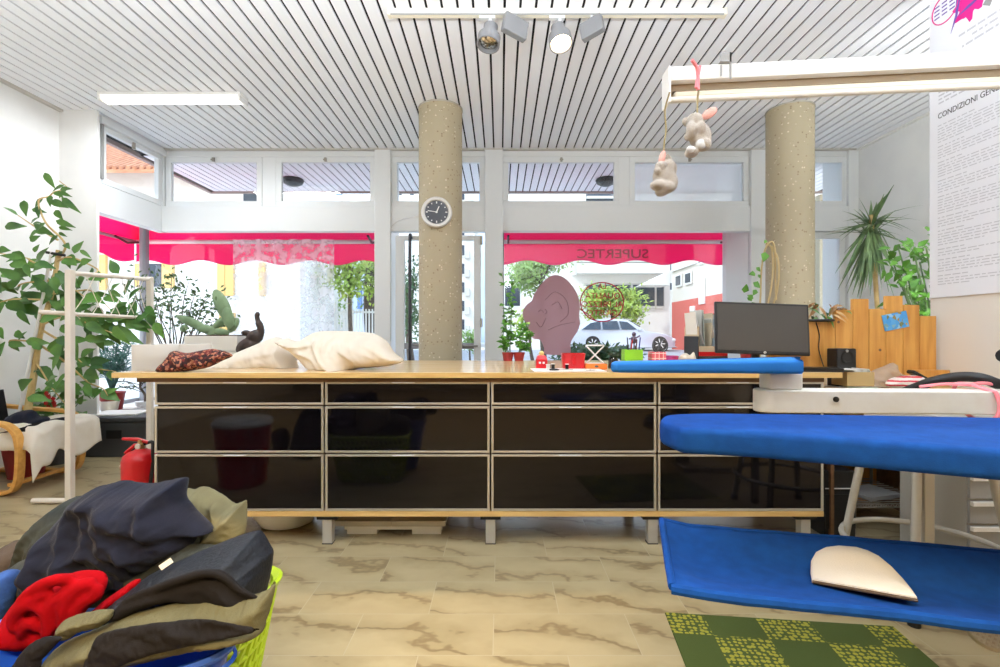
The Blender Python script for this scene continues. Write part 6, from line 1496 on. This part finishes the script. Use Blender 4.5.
for i in range(5):
    pts = [Vector((1.98+rd.uniform(-0.1, 0.25), 2.78+rd.uniform(0, 0.03), 0.25-0.2*j/5+rd.uniform(-0.02, 0.02)))+Vector((0.03*j, 0.02, 0)) for j in range(6)]; mm.tube(spline(pts, 4), 0.005, 6)

# red bin that the first black cabinet mirrors
p = Vector((-1.95, 1.6, 0))
t = thing('waste_bin', p, 'red round bin with a white lid, mirrored in the black cabinet nearest the extinguisher', 'bin')
MB().lathe([(0.15, 0), (0.16, 0.01), (0.2, 0.44), (0.205, 0.45), (0.195, 0.45), (0.155, 0.02), (0.002, 0.018)], p, 32).build('bin_body', M['red'], t)
MB().lathe([(0.208, 0.451), (0.21, 0.47), (0.19, 0.50), (0.08, 0.515), (0.002, 0.516)], p, 32).build('lid', M['white'], t)
# ------------------------------------------------------------------ in the windows
la = MB()
def lace(u, v):
    x = wx(233, 6.0)+u*(wx(334, 6.0)-wx(233, 6.0)); z = 2.27-v*1.35
    return (x, 6.0+0.018*math.sin(u*40)+0.01*math.sin(u*17+v*2), z)
la.grid(lace, 120, 30); o = la.build('lace_curtain', M['lace'], smooth=70); tag(o, 'white lace curtain hanging in the bay window on the street side', 'curtain')
# head decal on the glass
YH = 6.088
def hx_(x, y, w=0): q = P(x, y, YH); q.y -= w; return q
head = [(556, 275), (564.5, 278), (572, 285.5), (578, 296), (580, 306.5), (579, 315.5), (580, 323), (578, 330.5), (573, 338), (570.5, 344), (570, 354), (560, 355), (545, 354), (544, 348), (540, 340), (534, 339), (529, 333.5), (528, 327), (530, 322.5), (525, 321.5), (522.5, 312.5), (526.5, 305), (532, 300.5), (534, 294.5), (541, 284.5), (548, 277.5)]
t = thing('window_decal', hx_(552, 355), 'mauve head in profile, film decal on the shop window', 'decal')
sp = smooth_poly([Vector(p) for p in head], 4)
mm = MB(); mm.prism([(p.x, p.y) for p in sp], (0.0, 0.0015), lambda u, v, w: hx_(u, v, w)); mm.build('film', M['mauve'], t, smooth=0)
mm = MB()
for pts in ([(536, 322), (541, 327), (546, 318)], [(538, 312), (541, 310), (544, 313)], [(545, 309), (547, 312), (545, 314)], [(548, 330), (560, 325), (575, 322)], [(545, 300), (555, 292), (566, 300), (568, 314), (560, 322)], [(552, 305), (558, 302), (562, 309)]):
    mm.tube(spline([hx_(x, y, 0.003) for x, y in pts], 5), 0.008, 5, flat=0.2)
mm.build('face_lines', mat('mauve_line', (128, 84, 86), 0.7), t)
t = thing('window_lettering', hx_(602, 323), 'dark red ring with a slogan, lettered on the shop window beside the head', 'decal')
mm = MB(); mm.tube([hx_(602+21.5*math.cos(a), 302+19.5*math.sin(a), 0.001) for a in [2*PI*k/48 for k in range(48)]], 0.008, 6, closed=True); mm.tube(spline([hx_(580, 309, 0.001), hx_(590, 316, 0.001), hx_(596, 321, 0.001)], 4), 0.006, 5); mm.build('ring', M['redink'], t)
mm = MB()
for body, y, w_ in (('LA', 289, 0.09), ("QUALITA'", 298.5, 0.40), ('AL PREZZO', 307, 0.46), ('GIUSTO', 315.5, 0.34)):
    c = hx_(602, y); text_mb(mm, body, lambda u, v, w: (c.x-u, c.y-0.002-w, c.z+v), 0.10, w_*1.1, 0.0012)
mm.build('letters', M['redink'], t, smooth=0)

# awnings outside: sloping fabric, front bar, scalloped valance
def awning(x0, x1, label, text=None, side=None):
    t = thing('awning', ((x0+x1)/2, 6.6, 2.1), label, 'awning', 'pink awnings over the shop windows')
    YA_ = 6.62; zb, zt_ = P(0, 262, YA_).z, P(0, 243, YA_).z
    nseg = 220
    def val(u, v):
        x = x0+u*(x1-x0); z0 = zb-0.032*math.cos((x-wx(500, YA_))*2*PI/0.72)-0.01
        return (x, YA_+0.006*math.sin(x*5), zt_-v*(zt_-z0))
    MB().grid(val, nseg, 8).build('valance', M['awning'], t, solid=0.003, smooth=60)
    MB().grid(lambda u, v: (x0+u*(x1-x0), 6.24+0.38*v, 2.60-(2.60-zt_-0.03)*v), 40, 6).build('canopy_fabric', M['awning'], t, solid=0.003, smooth=60)
    MB().cyl((x0, YA_, zt_+0.015), (x1, YA_, zt_+0.015), 0.03, 12).build('front_bar', M['frame'], t)
    for x in (x0+0.05, x1-0.05):
        MB().tube([(x, 6.2, 2.35), (x, 6.4, 2.3), (x, YA_, zt_+0.01)], 0.015, 8).build('folding_arm', M['black'], t)
    if text:
        mm = MB(); w0, w1 = wx(577, YA_), wx(648, YA_); c = (w0+w1)/2
        text_mb(mm, text, lambda u, v, w: (c-u, YA_-0.006+w*0.6, (zt_+zb)/2-0.075+v), 0.17, w1-w0, 0.012); mm.build('lettering', mat('awning_lettering', (150, 16, 70), 0.7), t, smooth=0)
        mm = MB(); text_mb(mm, text, lambda u, v, w: (c-0.15-u, 6.44-0.16*0+w*0.4, 2.47+v*0.3), 0.15, 0.5, 0.004)
    return t
awning(-4.82, wx(380, 6.62), 'bright pink scalloped awning outside the bay window')
awning(wx(504, 6.62), wx(724, 6.62), 'bright pink scalloped awning with lettering outside the window with the head', 'SUPERTEC')
# side awning of the bay
t = thing('awning', (-4.9, 5.6, 2.1), 'bright pink scalloped awning along the bay side pane', 'awning', 'pink awnings over the shop windows')
zb, zt_ = P(0, 262, 6.62).z, P(0, 243, 6.62).z
MB().grid(lambda u, v: (-4.82+0.006*math.sin(u*30), 4.9+u*1.7, zt_-v*(zt_-(zb-0.03*math.cos(u*1.7*2*PI/0.72)))), 120, 8).build('valance', M['awning'], t, solid=0.003, smooth=60)
MB().grid(lambda u, v: (-4.46-0.36*v, 4.9+u*1.7, 2.60-(2.60-zt_-0.03)*v), 30, 6).build('canopy_fabric', M['awning'], t, solid=0.003, smooth=60)
MB().cyl((-4.82, 4.9, zt_+0.015), (-4.82, 6.6, zt_+0.015), 0.022, 12).build('front_bar', M['greyframe'], t)

# ------------------------------------------------------------------ outside
E = {}
E['pave'] = mat('pavement', (214, 212, 206), 0.8, c2=(198, 196, 190), nscale=2)
E['road'] = mat('asphalt', (168, 168, 170), 0.85, c2=(154, 154, 158), nscale=3)
E['whitewall'] = mat('white_render', (232, 230, 224), 0.85)
E['greywall'] = mat('grey_render', (206, 204, 198), 0.85)
E['beigewall'] = mat('beige_render', (218, 210, 198), 0.85)
E['redwall'] = mat('red_render', (204, 104, 92), 0.85)
E['bluewall'] = mat('pale_blue_render', (198, 214, 236), 0.85)
E['shutter'] = mat('yellow_shutter', (222, 184, 112), 0.6)
E['blueshutter'] = mat('blue_shutter', (96, 130, 180), 0.6)
E['win'] = mat('dark_window', (56, 66, 78), 0.15)
E['tiles'] = mat('clay_tiles', (206, 150, 112), 0.8, c2=(186, 122, 88), nscale=6)
E['leafy'] = mat('sunlit_leaf', (176, 194, 84), 0.6, c2=(126, 156, 60), nscale=2)
E['leafg'] = mat('street_tree_leaf', (104, 142, 64), 0.6, c2=(150, 176, 90), nscale=2)
E['leafk'] = mat('hedge_leaf', (60, 92, 56), 0.6, c2=(88, 120, 74), nscale=2)
E['leafp'] = mat('palm_leaf', (170, 176, 90), 0.6)
def gz(y): return 0.0 if y < 8 else min(0.42, (y-8)*0.036)
mm = MB(); mm.grid(lambda u, v: (-30+60*u, 6.2+36*v, gz(6.2+36*v)-0.01), 10, 60)
struct(mm.build('street', E['pave'], smooth=0), 'pale sunlit pavement outside')
mm = MB(); mm.grid(lambda u, v: (-30+60*u, 13+9.0*v, gz(13+9.0*v)+0.005), 4, 20)
struct(mm.build('road', E['road'], smooth=0), 'grey road surface outside')
# soffit with slats outside
mm = MB()
for k in range(-42, 46):
    x0 = 0.03+0.1*k+0.008; mm.box(x0, x0+0.084, 5.84, 7.28, H-0.01, H)
struct(mm.build('soffit_exterior', M['slat'], smooth=0), 'slatted soffit of the canopy outside')
struct(MB().box(-4.2, 4.7, 5.84, 7.32, H+0.001, H+0.01).build('soffit_void_exterior', M['slot'], smooth=0))
struct(MB().box(-4.25, 4.8, 7.28, 7.34, H-0.03, H+0.25).box(-4.25, -4.2, 4.8, 7.28, H-0.03, H+0.25).build('fascia_exterior', mat('fascia_brown', (150, 132, 124), 0.6), smooth=0), 'brownish fascia of the canopy outside')
struct(MB().box(-4.6, 4.8, -4.7, 4.75, H+0.15, H+0.3).box(-4.2, 4.8, 4.75, 7.28, H+0.15, H+0.3).build('roof', E['greywall'], smooth=0))
for i, (px, py, lab) in enumerate(((293, 181, 'dark round lamp on the canopy soffit outside, over the lace curtain'), (606, 182, 'dark round lamp on the canopy soffit outside, over the pink lettering'))):
    q = Vector((wx(px, 6.7), 6.7, H-0.01)); o = MB().lathe([(0.13, 0), (0.14, -0.02), (0.12, -0.06), (0.06, -0.09), (0.002, -0.1)], q, 28).build('soffit_lamp', M['black']); tag(o, lab, 'lamp', 'soffit lamps outside')

def part_box(nm, m, par, *b): return MB().box(*b).build(nm, m, par, smooth=0)
def facade_window(par, x0, x1, z0, z1, Y, m='win', frame=True):
    w = part_box('window', E['whitewall'], par, x0-0.06, x1+0.06, Y-0.05, Y+0.0, z0-0.06, z1+0.06)
    part_box('pane', E[m], w, x0, x1, Y-0.06, Y-0.051, z0, z1)
    return w
# left house with yellow shutters
YL = 14.0
t = thing('house', (-9, YL, 0), 'white house with yellow shutters and a tiled roof, across the street on the bay side', 'house')
part_box('wall', E['whitewall'], t, -19, wx(300, YL), YL, YL+5, 0, 5.85)
mm = MB(); mm.add([(-20, YL-0.9, 5.45), (wx(306, YL), YL-0.9, 5.45), (wx(306, YL), YL+3, 7.75), (-20, YL+3, 7.75), (-20, YL-0.9, 5.35), (wx(306, YL), YL-0.9, 5.35), (wx(306, YL), YL+3, 7.65), (-20, YL+3, 7.65)], [(0, 1, 2, 3), (4, 7, 6, 5), (0, 4, 5, 1), (1, 5, 6, 2), (2, 6, 7, 3), (3, 7, 4, 0)])
for i in range(80):
    x = -20+i*0.18
    if x < wx(306, YL): mm.tube([(x, YL-0.92, 5.47), (x, YL+3, 7.77)], 0.06, 6)
mm.build('roof', E['tiles'], t, smooth=40)
for (sa, sb, wa, wb, ya, yb) in ((137, 146, 147, 163, 264, 287), (164, 175, None, None, 263, 288)):
    part_box('shutter', E['shutter'], t, wx(sa, YL), wx(sb, YL), YL-0.1, YL-0.01, wz(yb, YL), wz(ya, YL))
    if wa: facade_window(t, wx(wa, YL), wx(wb, YL), wz(yb, YL), wz(ya, YL), YL)
for (a, b_, ya, yb) in ((219, 226.5, 263, 296), (227, 235, 263, 296), (221, 228, 313, 331), (228.5, 236, 313, 331), (300-40, 300-34, 263, 296), (100, 108, 255, 290)):
    part_box('shutter', E['shutter'], t, wx(a, YL), wx(b_, YL), YL-0.1, YL-0.01, wz(yb, YL), wz(ya, YL))
part_box('ledge', E['greywall'], t, wx(216, YL), wx(238, YL), YL-0.14, YL-0.01, wz(299, YL), wz(296.5, YL))
facade_window(t, wx(323, YL)-2.2, wx(323, YL)-1.4, 4.3, 5.2, YL)
# blue house
YBH = 30.0
t = thing('house', (-9, YBH, 0), 'pale blue house with blue shutters behind the white fence', 'house')
part_box('wall', E['bluewall'], t, wx(300, YBH), wx(374, YBH), YBH, YBH+6, 0, 9.0)
for (a, b_) in ((337, 341.5), (345.5, 350), (358, 362)):
    part_box('shutter', E['blueshutter'], t, wx(a, YBH), wx(b_, YBH), YBH-0.15, YBH-0.01, wz(309, YBH), wz(287, YBH))
for (a, b_) in ((341.6, 345.3),): facade_window(t, wx(a, YBH), wx(b_, YBH), wz(309, YBH), wz(287, YBH), YBH)
for (a, b_) in ((325, 331), (336, 343)):
    part_box('shutter', E['blueshutter'], t, wx(a, YBH), wx(b_, YBH), YBH-0.15, YBH-0.01, wz(205, YBH), wz(192, YBH))
facade_window(t, wx(331.5, YBH), wx(335.5, YBH), wz(205, YBH), wz(192, YBH), YBH)
part_box('cornice', E['whitewall'], t, wx(298, YBH), wx(376, YBH), YBH-0.2, YBH-0.01, 9.0, 9.4)
# white picket fence on a low wall
YF = 16.5
t = thing('fence', (wx(355, YF), YF, 0), 'white picket fence on a low white wall across the street', 'fence')
part_box('base_wall', E['whitewall'], t, -9.0, wx(386, YF), YF, YF+0.25, 0.2, wz(333, YF))
for k in range(15):
    x = wx(336, YF)+k*0.105
    part_box('picket', E['whitewall'], t, x, x+0.04, YF+0.08, YF+0.12, wz(333, YF)+0.001, wz(309, YF)) if x < wx(386, YF) else None
part_box('fence_rail', E['whitewall'], t, wx(335, YF), wx(386, YF), YF+0.12, YF+0.15, wz(313, YF), wz(311, YF))
part_box('gate_post', E['whitewall'], t, wx(333.5, YF), wx(336, YF), YF+0.04, YF+0.16, 0.2, wz(303, YF))
def tree(name, label, c, r, n, leafs, m, trunk_to=0.0, seed=1, cat='tree', tm='darkbark', nb=10):
    t = thing(name, (c[0], c[1], trunk_to), label, cat); rd = random.Random(seed); c = Vector(c)
    mm = MB(); top = c+Vector((0, 0, r[2]*0.3)); mm.tube(spline([(c.x+0.1, c.y, trunk_to), (c.x, c.y, (trunk_to+c.z)/2), top], 4), [0.09*max(r)*(1.2-0.08*i) for i in range(9)], 8)
    ctr = []
    for i in range(nb):
        q = c+Vector((rd.uniform(-1, 1)*r[0]*0.75, rd.uniform(-1, 1)*r[1]*0.75, rd.uniform(-0.6, 0.8)*r[2])); ctr.append(q)
        mm.tube([c+Vector((0, 0, -r[2]*0.5)), c.lerp(q, 0.5), q], [0.04*max(r), 0.025*max(r), 0.008*max(r)], 5)
    mm.build('trunk', M[tm], t); lm = MB()
    for i in range(n):
        q = rd.choice(ctr)+Vector((rd.gauss(0, 0.26)*r[0], rd.gauss(0, 0.26)*r[1], rd.gauss(0, 0.26)*r[2]))
        lm.leaf(q, (rd.uniform(-1, 1), rd.uniform(-1, 1), rd.uniform(-1, 1)), (0, -0.6, 1), leafs*rd.uniform(0.7, 1.3), leafs*0.6, 0.1, 2)
    lm.build('leaves', m, t, smooth=60)
    return t
c = P(350, 272, 15.3); tree('street_tree', 'yellow green sunlit tree above the white fence', (c.x, c.y, c.z), (0.75, 0.6, 0.8), 1300, 0.16, E['leafy'], 0.2, 2)
c = P(330, 312, 17.2); tree('garden_shrub', 'bright green shrub behind the white fence beside the lace', (c.x, c.y, c.z), (0.6, 0.4, 0.6), 500, 0.14, E['leafg'], 0.3, 3, 'shrub')
c = P(378, 300, 20); tree('garden_shrub', 'dark green shrub behind the fence beside the window post', (c.x, c.y, c.z), (0.5, 0.4, 1.2), 500, 0.16, E['leafk'], 0.3, 4, 'shrub')
# palm
q = P(371, 258, 19); t = thing('palm', (q.x, q.y, 0.3), 'yellowing palm with a thick trunk behind the fence', 'palm')
MB().tube(spline([(q.x+0.05, q.y, 0.3), (q.x-0.05, q.y, 2), (q.x, q.y, q.z)], 4), 0.22, 10).build('trunk', M['darkbark'], t)
lm = MB(); rd = random.Random(8)
for i in range(26):
    a = rd.uniform(0, 2*PI); el = rd.uniform(-0.7, 0.9); lm.leaf(q, (math.cos(a)*math.cos(el), math.sin(a)*math.cos(el), math.sin(el)), (0, 0, 1), rd.uniform(1.2, 1.8), 0.28, 0.35, 6)
lm.build('fronds', E['leafp'], t, smooth=60)
# plants seen through the door
c = P(409, 300, 11); tree('entrance_shrub', 'dark green tall shrub seen through the glass of the shop door', (c.x, c.y, c.z), (0.28, 0.3, 0.9), 700, 0.11, E['leafk'], 0.1, 5, 'shrub')
c = P(470, 338, 12); tree('entrance_bush', 'small green bush low in the shop door glass', (c.x, c.y, c.z-0.1), (0.22, 0.2, 0.3), 300, 0.1, E['leafg'], 0.1, 6, 'bush')
# apartment building behind the door
YAP = 27.0
t = thing('apartment_building', (wx(440, YAP), YAP, 0), 'white apartment block with balconies seen through the shop door', 'building')
part_box('wall', E['whitewall'], t, wx(376, YAP), wx(474, YAP), YAP, YAP+6, 0.4, 13)
for k in range(9):
    z = 1.6+k*1.0; facade_window(t, wx(461, YAP), wx(464.5, YAP), z-0.25, z+0.3, YAP)
    part_box('balcony', E['greywall'], t, wx(465.5, YAP), wx(470, YAP), YAP-0.5, YAP-0.001, z-0.45, z-0.05)
for k in range(4): facade_window(t, wx(398+k*12, YAP), wx(402+k*12, YAP), 8.6, 9.4, YAP)
t = thing('blue_tower', (wx(480, 40), 40, 0), 'pale blue tall building beside the apartment block', 'building')
part_box('wall', E['bluewall'], t, wx(468, 40), wx(517, 40), 40, 46, 0.4, 16)
for k in range(5): facade_window(t, wx(470, 40), wx(473, 40), 2.4+k*1.6, 3.4+k*1.6, 40)
# white building with strip windows
YWB = 26.0
t = thing('office_building', (wx(590, YWB), YWB, 0), 'white low building with dark strip windows behind the car', 'building')
part_box('wall', E['whitewall'], t, wx(503, YWB), wx(670, YWB), YWB, YWB+8, 0.4, wz(190, YWB))
part_box('canopy_ledge', E['whitewall'], t, wx(573, YWB), wx(665, YWB), YWB-0.8, YWB-0.001, wz(275, YWB), wz(265, YWB))
part_box('ledge_rail', E['greywall'], t, wx(571, YWB), wx(665, YWB), YWB-0.85, YWB-0.001, wz(264.5, YWB), wz(261, YWB))
part_box('ledge_rail', E['greywall'], t, wx(571, YWB), wx(574, YWB), YWB-0.86, YWB-0.5, wz(277, YWB), wz(264.6, YWB))
w = part_box('window', E['greywall'], t, wx(584, YWB), wx(664, YWB), YWB-0.1, YWB-0.001, wz(308.5, YWB), wz(283.5, YWB))
for a, b_ in ((586, 630), (632.5, 654), (656, 663)): part_box('pane', E['win'], w, wx(a, YWB), wx(b_, YWB), YWB-0.12, YWB-0.101, wz(306, YWB), wz(285, YWB))
facade_window(t, wx(505, YWB), wx(520, YWB), wz(306, YWB), wz(286, YWB), YWB)
w = part_box('balcony', E['win'], t, wx(586, YWB), wx(617, YWB), YWB-0.1, YWB-0.001, wz(203, YWB), wz(193, YWB))
part_box('balcony_rail', E['whitewall'], w, wx(586, YWB), wx(617, YWB), YWB-0.3, YWB-0.15, wz(199.5, YWB), wz(197.5, YWB))
# sloping white canopy
q0 = P(640, 285.5, 24); q1 = P(668, 285.5, 24); q2 = P(668, 272, 24)
t = MB().prism([(q0.x, q0.z), (q1.x, q0.z), (q1.x, q2.z)], (23.8, 25.0), lambda u, v, w: (u, w, v)).build('sun_canopy', E['whitewall'], smooth=0); tag(t, 'white sloping canopy roof in front of the strip windows', 'canopy')
# red and beige house, facade running away along X = 8
t = thing('house', (8.6, 20, 0), 'house with beige upper and red lower wall on the far side of the street', 'house')
zb = 2.58; Ya, Yb = 15.5, 23.2
part_box('upper_wall', E['beigewall'], t, 8, 14, Ya, Yb, zb, 9.5); part_box('lower_wall', E['redwall'], t, 7.98, 14, Ya-0.02, Yb+0.02, 0.3, zb-0.001)
def side_win(pxa, pxb, ya, yb, m='win'):
    Y1_, Y0_ = 8*F/(pxa-CX), 8*F/(pxb-CX); Ym = (Y0_+Y1_)/2; z0, z1 = CAMZ-(yb-CY)*Ym/F, CAMZ-(ya-CY)*Ym/F
    w = part_box('window', E['whitewall'], t, 7.93, 7.979, Y0_-0.08, Y1_+0.08, z0-0.08, z1+0.08); part_box('pane', E[m], w, 7.91, 7.929, Y0_, Y1_, z0, z1)
side_win(677.5, 682, 276, 285); side_win(687, 692, 273.5, 282.5); side_win(701, 705, 280, 302, 'whitewall'); side_win(692, 695, 308, 320, 'whitewall'); side_win(700, 706, 255, 262)
part_box('string_course', E['whitewall'], t, 7.9, 7.979, Ya, Yb, 3.98, 4.06)
t = thing('far_house', (12, 34, 0), 'pale house with a dark window between the white building and the red house', 'house')
part_box('wall', E['beigewall'], t, wx(664, 34), wx(700, 34), 34, 38, 0.4, 12)
facade_window(t, wx(666, 34), wx(671, 34), wz(272, 34), wz(262, 34), 34); facade_window(t, wx(668.5, 34), wx(671.5, 34), wz(290, 34), wz(283, 34), 34)
# far right
t = thing('neighbour_house', (12, 12, 0), 'pale house with a red base outside the narrow window', 'house')
part_box('upper_wall', E['whitewall'], t, 8.6, 13, 14.2, 14.9, 1.9, 8); part_box('lower_wall', E['redwall'], t, 8.6, 13, 14.19, 14.9, 0.2, 1.899)
struct(MB().box(wx(824, 7.3), wx(843, 7.3)+0.4, 7.4, 7.8, 0, 3.2).build('pillar_exterior', M['terrazzo'], smooth=0))
# street trees on the right
c = P(541, 272, 17); tree('street_tree', 'leafy green tree behind the head decal', (c.x, c.y, c.z), (0.95, 0.7, 0.75), 2400, 0.15, E['leafg'], 0.3, 12)
c = P(613, 306, 23); tree('street_tree', 'round yellow green bush tree behind the silver car', (c.x, c.y, c.z), (1.35, 0.9, 0.9), 2400, 0.2, E['leafy'], 0.4, 13)
c = P(530, 326, 15); tree('garden_shrub', 'low yellow green shrub between the vine and the head decal', (c.x, c.y, c.z), (0.55, 0.4, 0.45), 400, 0.13, E['leafy'], 0.2, 14, 'shrub')
# conifer sprigs just outside the glass
c = P(590, 349, 7.3); tree('window_conifer', 'dark green low conifer outside the shop window, behind the wire stand', (c.x, c.y, c.z-0.1), (0.55, 0.2, 0.12), 1200, 0.09, E['leafk'], 0.0, 15, 'shrub')

# silver car, nose to the right
YCAR = 20.0; s = YCAR/F
t = thing('car', (wx(624, YCAR), YCAR+0.9, 0.42), 'silver car parked across the street, behind the slogan ring', 'car')
prof = [(566, 345), (566.5, 336), (569, 331), (578, 329), (590, 321.5), (600, 319), (618, 318.5), (630, 320), (641, 327), (647, 331), (662, 333), (672, 336), (676, 340), (676.5, 346), (670, 348), (570, 348)]
sp = smooth_poly([Vector((wx(x, YCAR), wz(y, YCAR))) for x, y in prof], 3)
mm = MB(); w_ = 1.7; cxm = sum(p.x for p in sp)/len(sp); czm = wz(338, YCAR); rs = []
for (yy, k) in ((0.0, 0.93), (0.06, 0.98), (0.2, 1.0), (w_-0.2, 1.0), (w_-0.06, 0.98), (w_, 0.93)):
    rs.append([Vector((cxm+(p.x-cxm)*k, YCAR+yy+(0.22*max(0, (p.y-wz(331, YCAR)))/0.5)*(1 if yy < w_/2 else -1), czm+(p.y-czm)*k)) for p in sp])
mm.rings(rs); mm.build('car_body', mat('silver_paint', (196, 200, 208), 0.3, 0.3), t, smooth=35)
for pts in ([(582, 329.5), (591, 323), (601, 321), (601, 329.5)], [(603, 329.5), (603, 321), (618, 320.8), (620, 329.5)], [(622, 329.5), (620, 321), (628, 322), (637, 329.5)]):
    mm = MB(); mm.prism([(wx(x, YCAR), wz(y, YCAR)) for x, y in pts], (-0.0, 0.05), lambda u, v, w: (u, YCAR+0.02-w+0.17*max(0, (v-wz(331, YCAR)))/0.5+0.0, v)); mm.build('side_window', E['win'], t, smooth=0)
mm = MB(); a, b_ = P(630.5, 320.8, YCAR), P(641.5, 327.2, YCAR); mm.add([(a.x+0.02, YCAR+0.35, a.z+0.02), (b_.x+0.02, YCAR+0.25, b_.z+0.02), (b_.x+0.02, YCAR+w_-0.25, b_.z+0.02), (a.x+0.02, YCAR+w_-0.35, a.z+0.02)], [(0, 1, 2, 3)]); mm.build('windscreen', E['win'], t, smooth=0, solid=0.03)
for px in (593, 660):
    c = Vector((wx(px, YCAR), YCAR+0.1, 0.42+0.31)); Rw = Matrix.Rotation(PI/2, 3, 'X')
    wh = MB().lathe([(0.2, -0.1), (0.30, -0.09), (0.31, -0.04), (0.31, 0.09), (0.29, 0.11), (0.21, 0.115)], c, 28, Rw).build('wheel', M['rubber'], t)
    mm = MB(); mm.lathe([(0.21, 0.09), (0.2, 0.11), (0.002, 0.10)], c, 24, Rw)
    for k in range(7): mm.cbox(c+Vector((0.11*math.cos(k*2*PI/7), -0.115, 0.11*math.sin(k*2*PI/7))), (0.18, 0.02, 0.035), Matrix.Rotation(-k*2*PI/7, 3, 'Y'))
    mm.build('hub_cap', M['silver'], wh)
mm = MB(); mm.cbox((wx(640, YCAR), YCAR-0.04, wz(330, YCAR)), (0.16, 0.12, 0.1)); mm.build('mirror', mat('mirror_silver', (190, 194, 200), 0.3), t, smooth=0, bevel=0.02)
mm = MB(); mm.ell((wx(674, YCAR), YCAR+0.06, wz(340, YCAR)), (0.1, 0.08, 0.07)); mm.build('headlamp', M['silver'], t)

# ------------------------------------------------------------------ light
w = bpy.data.worlds.new('sky'); SC.world = w; w.use_nodes = True
N, L = w.node_tree.nodes, w.node_tree.links
bg = N['Background']; tc = N.new('ShaderNodeTexCoord'); sz = N.new('ShaderNodeSeparateXYZ'); L.new(tc.outputs['Generated'], sz.inputs[0])
r = N.new('ShaderNodeValToRGB'); r.color_ramp.elements[0].position = 0.0; r.color_ramp.elements[0].color = (0.95, 0.97, 1.0, 1); r.color_ramp.elements[1].position = 0.7; r.color_ramp.elements[1].color = (0.50, 0.70, 1.0, 1)
L.new(sz.outputs['Z'], r.inputs['Fac']); L.new(r.outputs['Color'], bg.inputs['Color']); bg.inputs['Strength'].default_value = 3.3
def lamp(kind, name, loc, energy, color=(1, 1, 1), rot=None, **kw):
    d = bpy.data.lights.new(name, kind); d.energy = energy; d.color = color
    for k, v in kw.items(): setattr(d, k, v)
    o = bpy.data.objects.new(name, d); COL.objects.link(o); o.location = loc
    if rot: o.rotation_euler = rot
    return o
sun = lamp('SUN', 'sun', (0, 0, 20), 2.3, (1, 0.96, 0.90), angle=0.01)
sun.rotation_euler = Vector((0.6, 0.36, -0.73)).to_track_quat('-Z', 'Y').to_euler()
# added unseen battens that brighten the room, hung above the picture's upper edge
HB = 2.25
for (x0, x1, y, lab) in ((-2.9, -1.6, 1.5, 'added unseen fill batten over the laundry'), (0.7, 2.0, 1.3, 'added unseen fill batten over the ironing table'), (-0.9, 0.4, 1.15, 'added unseen fill batten in the middle of the room'), (2.78, 3.98, 2.2, 'added unseen fill batten between partition and outer wall')):
    f_ = tube_fixture(x0, x1, y, lab, 'added fill battens', H=HB)
    for xx in (x0+0.2, x1-0.2): MB().cyl((xx, y, HB-0.001), (xx, y, H), 0.004, 8).build('hanging_wire', M['steel'], f_)
    lamp('AREA', 'tube_light', ((x0+x1)/2, y, HB-0.085), 70 if x0 > 2.7 else 7, (0.93, 0.97, 1), shape='RECTANGLE', size=1.2, size_y=0.1)  # downward fill of the added batten
    lamp('AREA', 'tube_light', ((x0+x1)/2, y, HB+0.03), 60 if x0 > 0 else (130 if x0 > -1.5 else 62), (0.84, 0.93, 1.0), rot=(PI, 0, 0), shape='RECTANGLE', size=1.2, size_y=0.1)  # upward fill of the added batten, brightens the ceiling
lamp('AREA', 'tube_light', (-2.86, 4.36, H-0.10), 36, (0.93, 0.97, 1), shape='RECTANGLE', size=1.2, size_y=0.1)
# warm lamp of the rear room, cut off by the added beam
lamp('AREA', 'rear_lamp', (0, -1.289, H-0.10), 330, (1, 0.74, 0.42), shape='RECTANGLE', size=4.5, size_y=0.02)
sp_ = lamp('SPOT', 'halogen', c_ + R_ @ Vector((0, 0, -0.075)), 30, (1, 0.85, 0.65), spot_size=1.3, spot_blend=0.6, shadow_soft_size=0.03)
sp_.rotation_euler = (R_ @ Vector((0, 0, -1))).to_track_quat('-Z', 'Y').to_euler()

# ------------------------------------------------------------------ camera and view
cam = bpy.data.cameras.new('camera'); co = bpy.data.objects.new('camera', cam); COL.objects.link(co); SC.camera = co
co.location = (0, 0, CAMZ); co.rotation_euler = (PI/2, 0, 0); cam.lens = 18.0; cam.sensor_width = 36.0; cam.sensor_fit = 'HORIZONTAL'; cam.clip_start = 0.05; cam.clip_end = 300
vs = SC.view_settings; vs.view_transform = 'Standard'; vs.look = 'None'; vs.gamma = 1.0; vs.use_curve_mapping = False; vs.exposure = -0.1
SC.display_settings.display_device = 'sRGB'
SC.cycles.max_bounces = 10; SC.cycles.diffuse_bounces = 5; SC.cycles.glossy_bounces = 4; SC.cycles.transparent_max_bounces = 16; SC.cycles.use_denoising = True
SC.cycles.sample_clamp_indirect = 8.0; SC.cycles.caustics_reflective = False; SC.cycles.caustics_refractive = False
for o in bpy.data.objects:
    if '_w' in o.keys(): del o['_w']
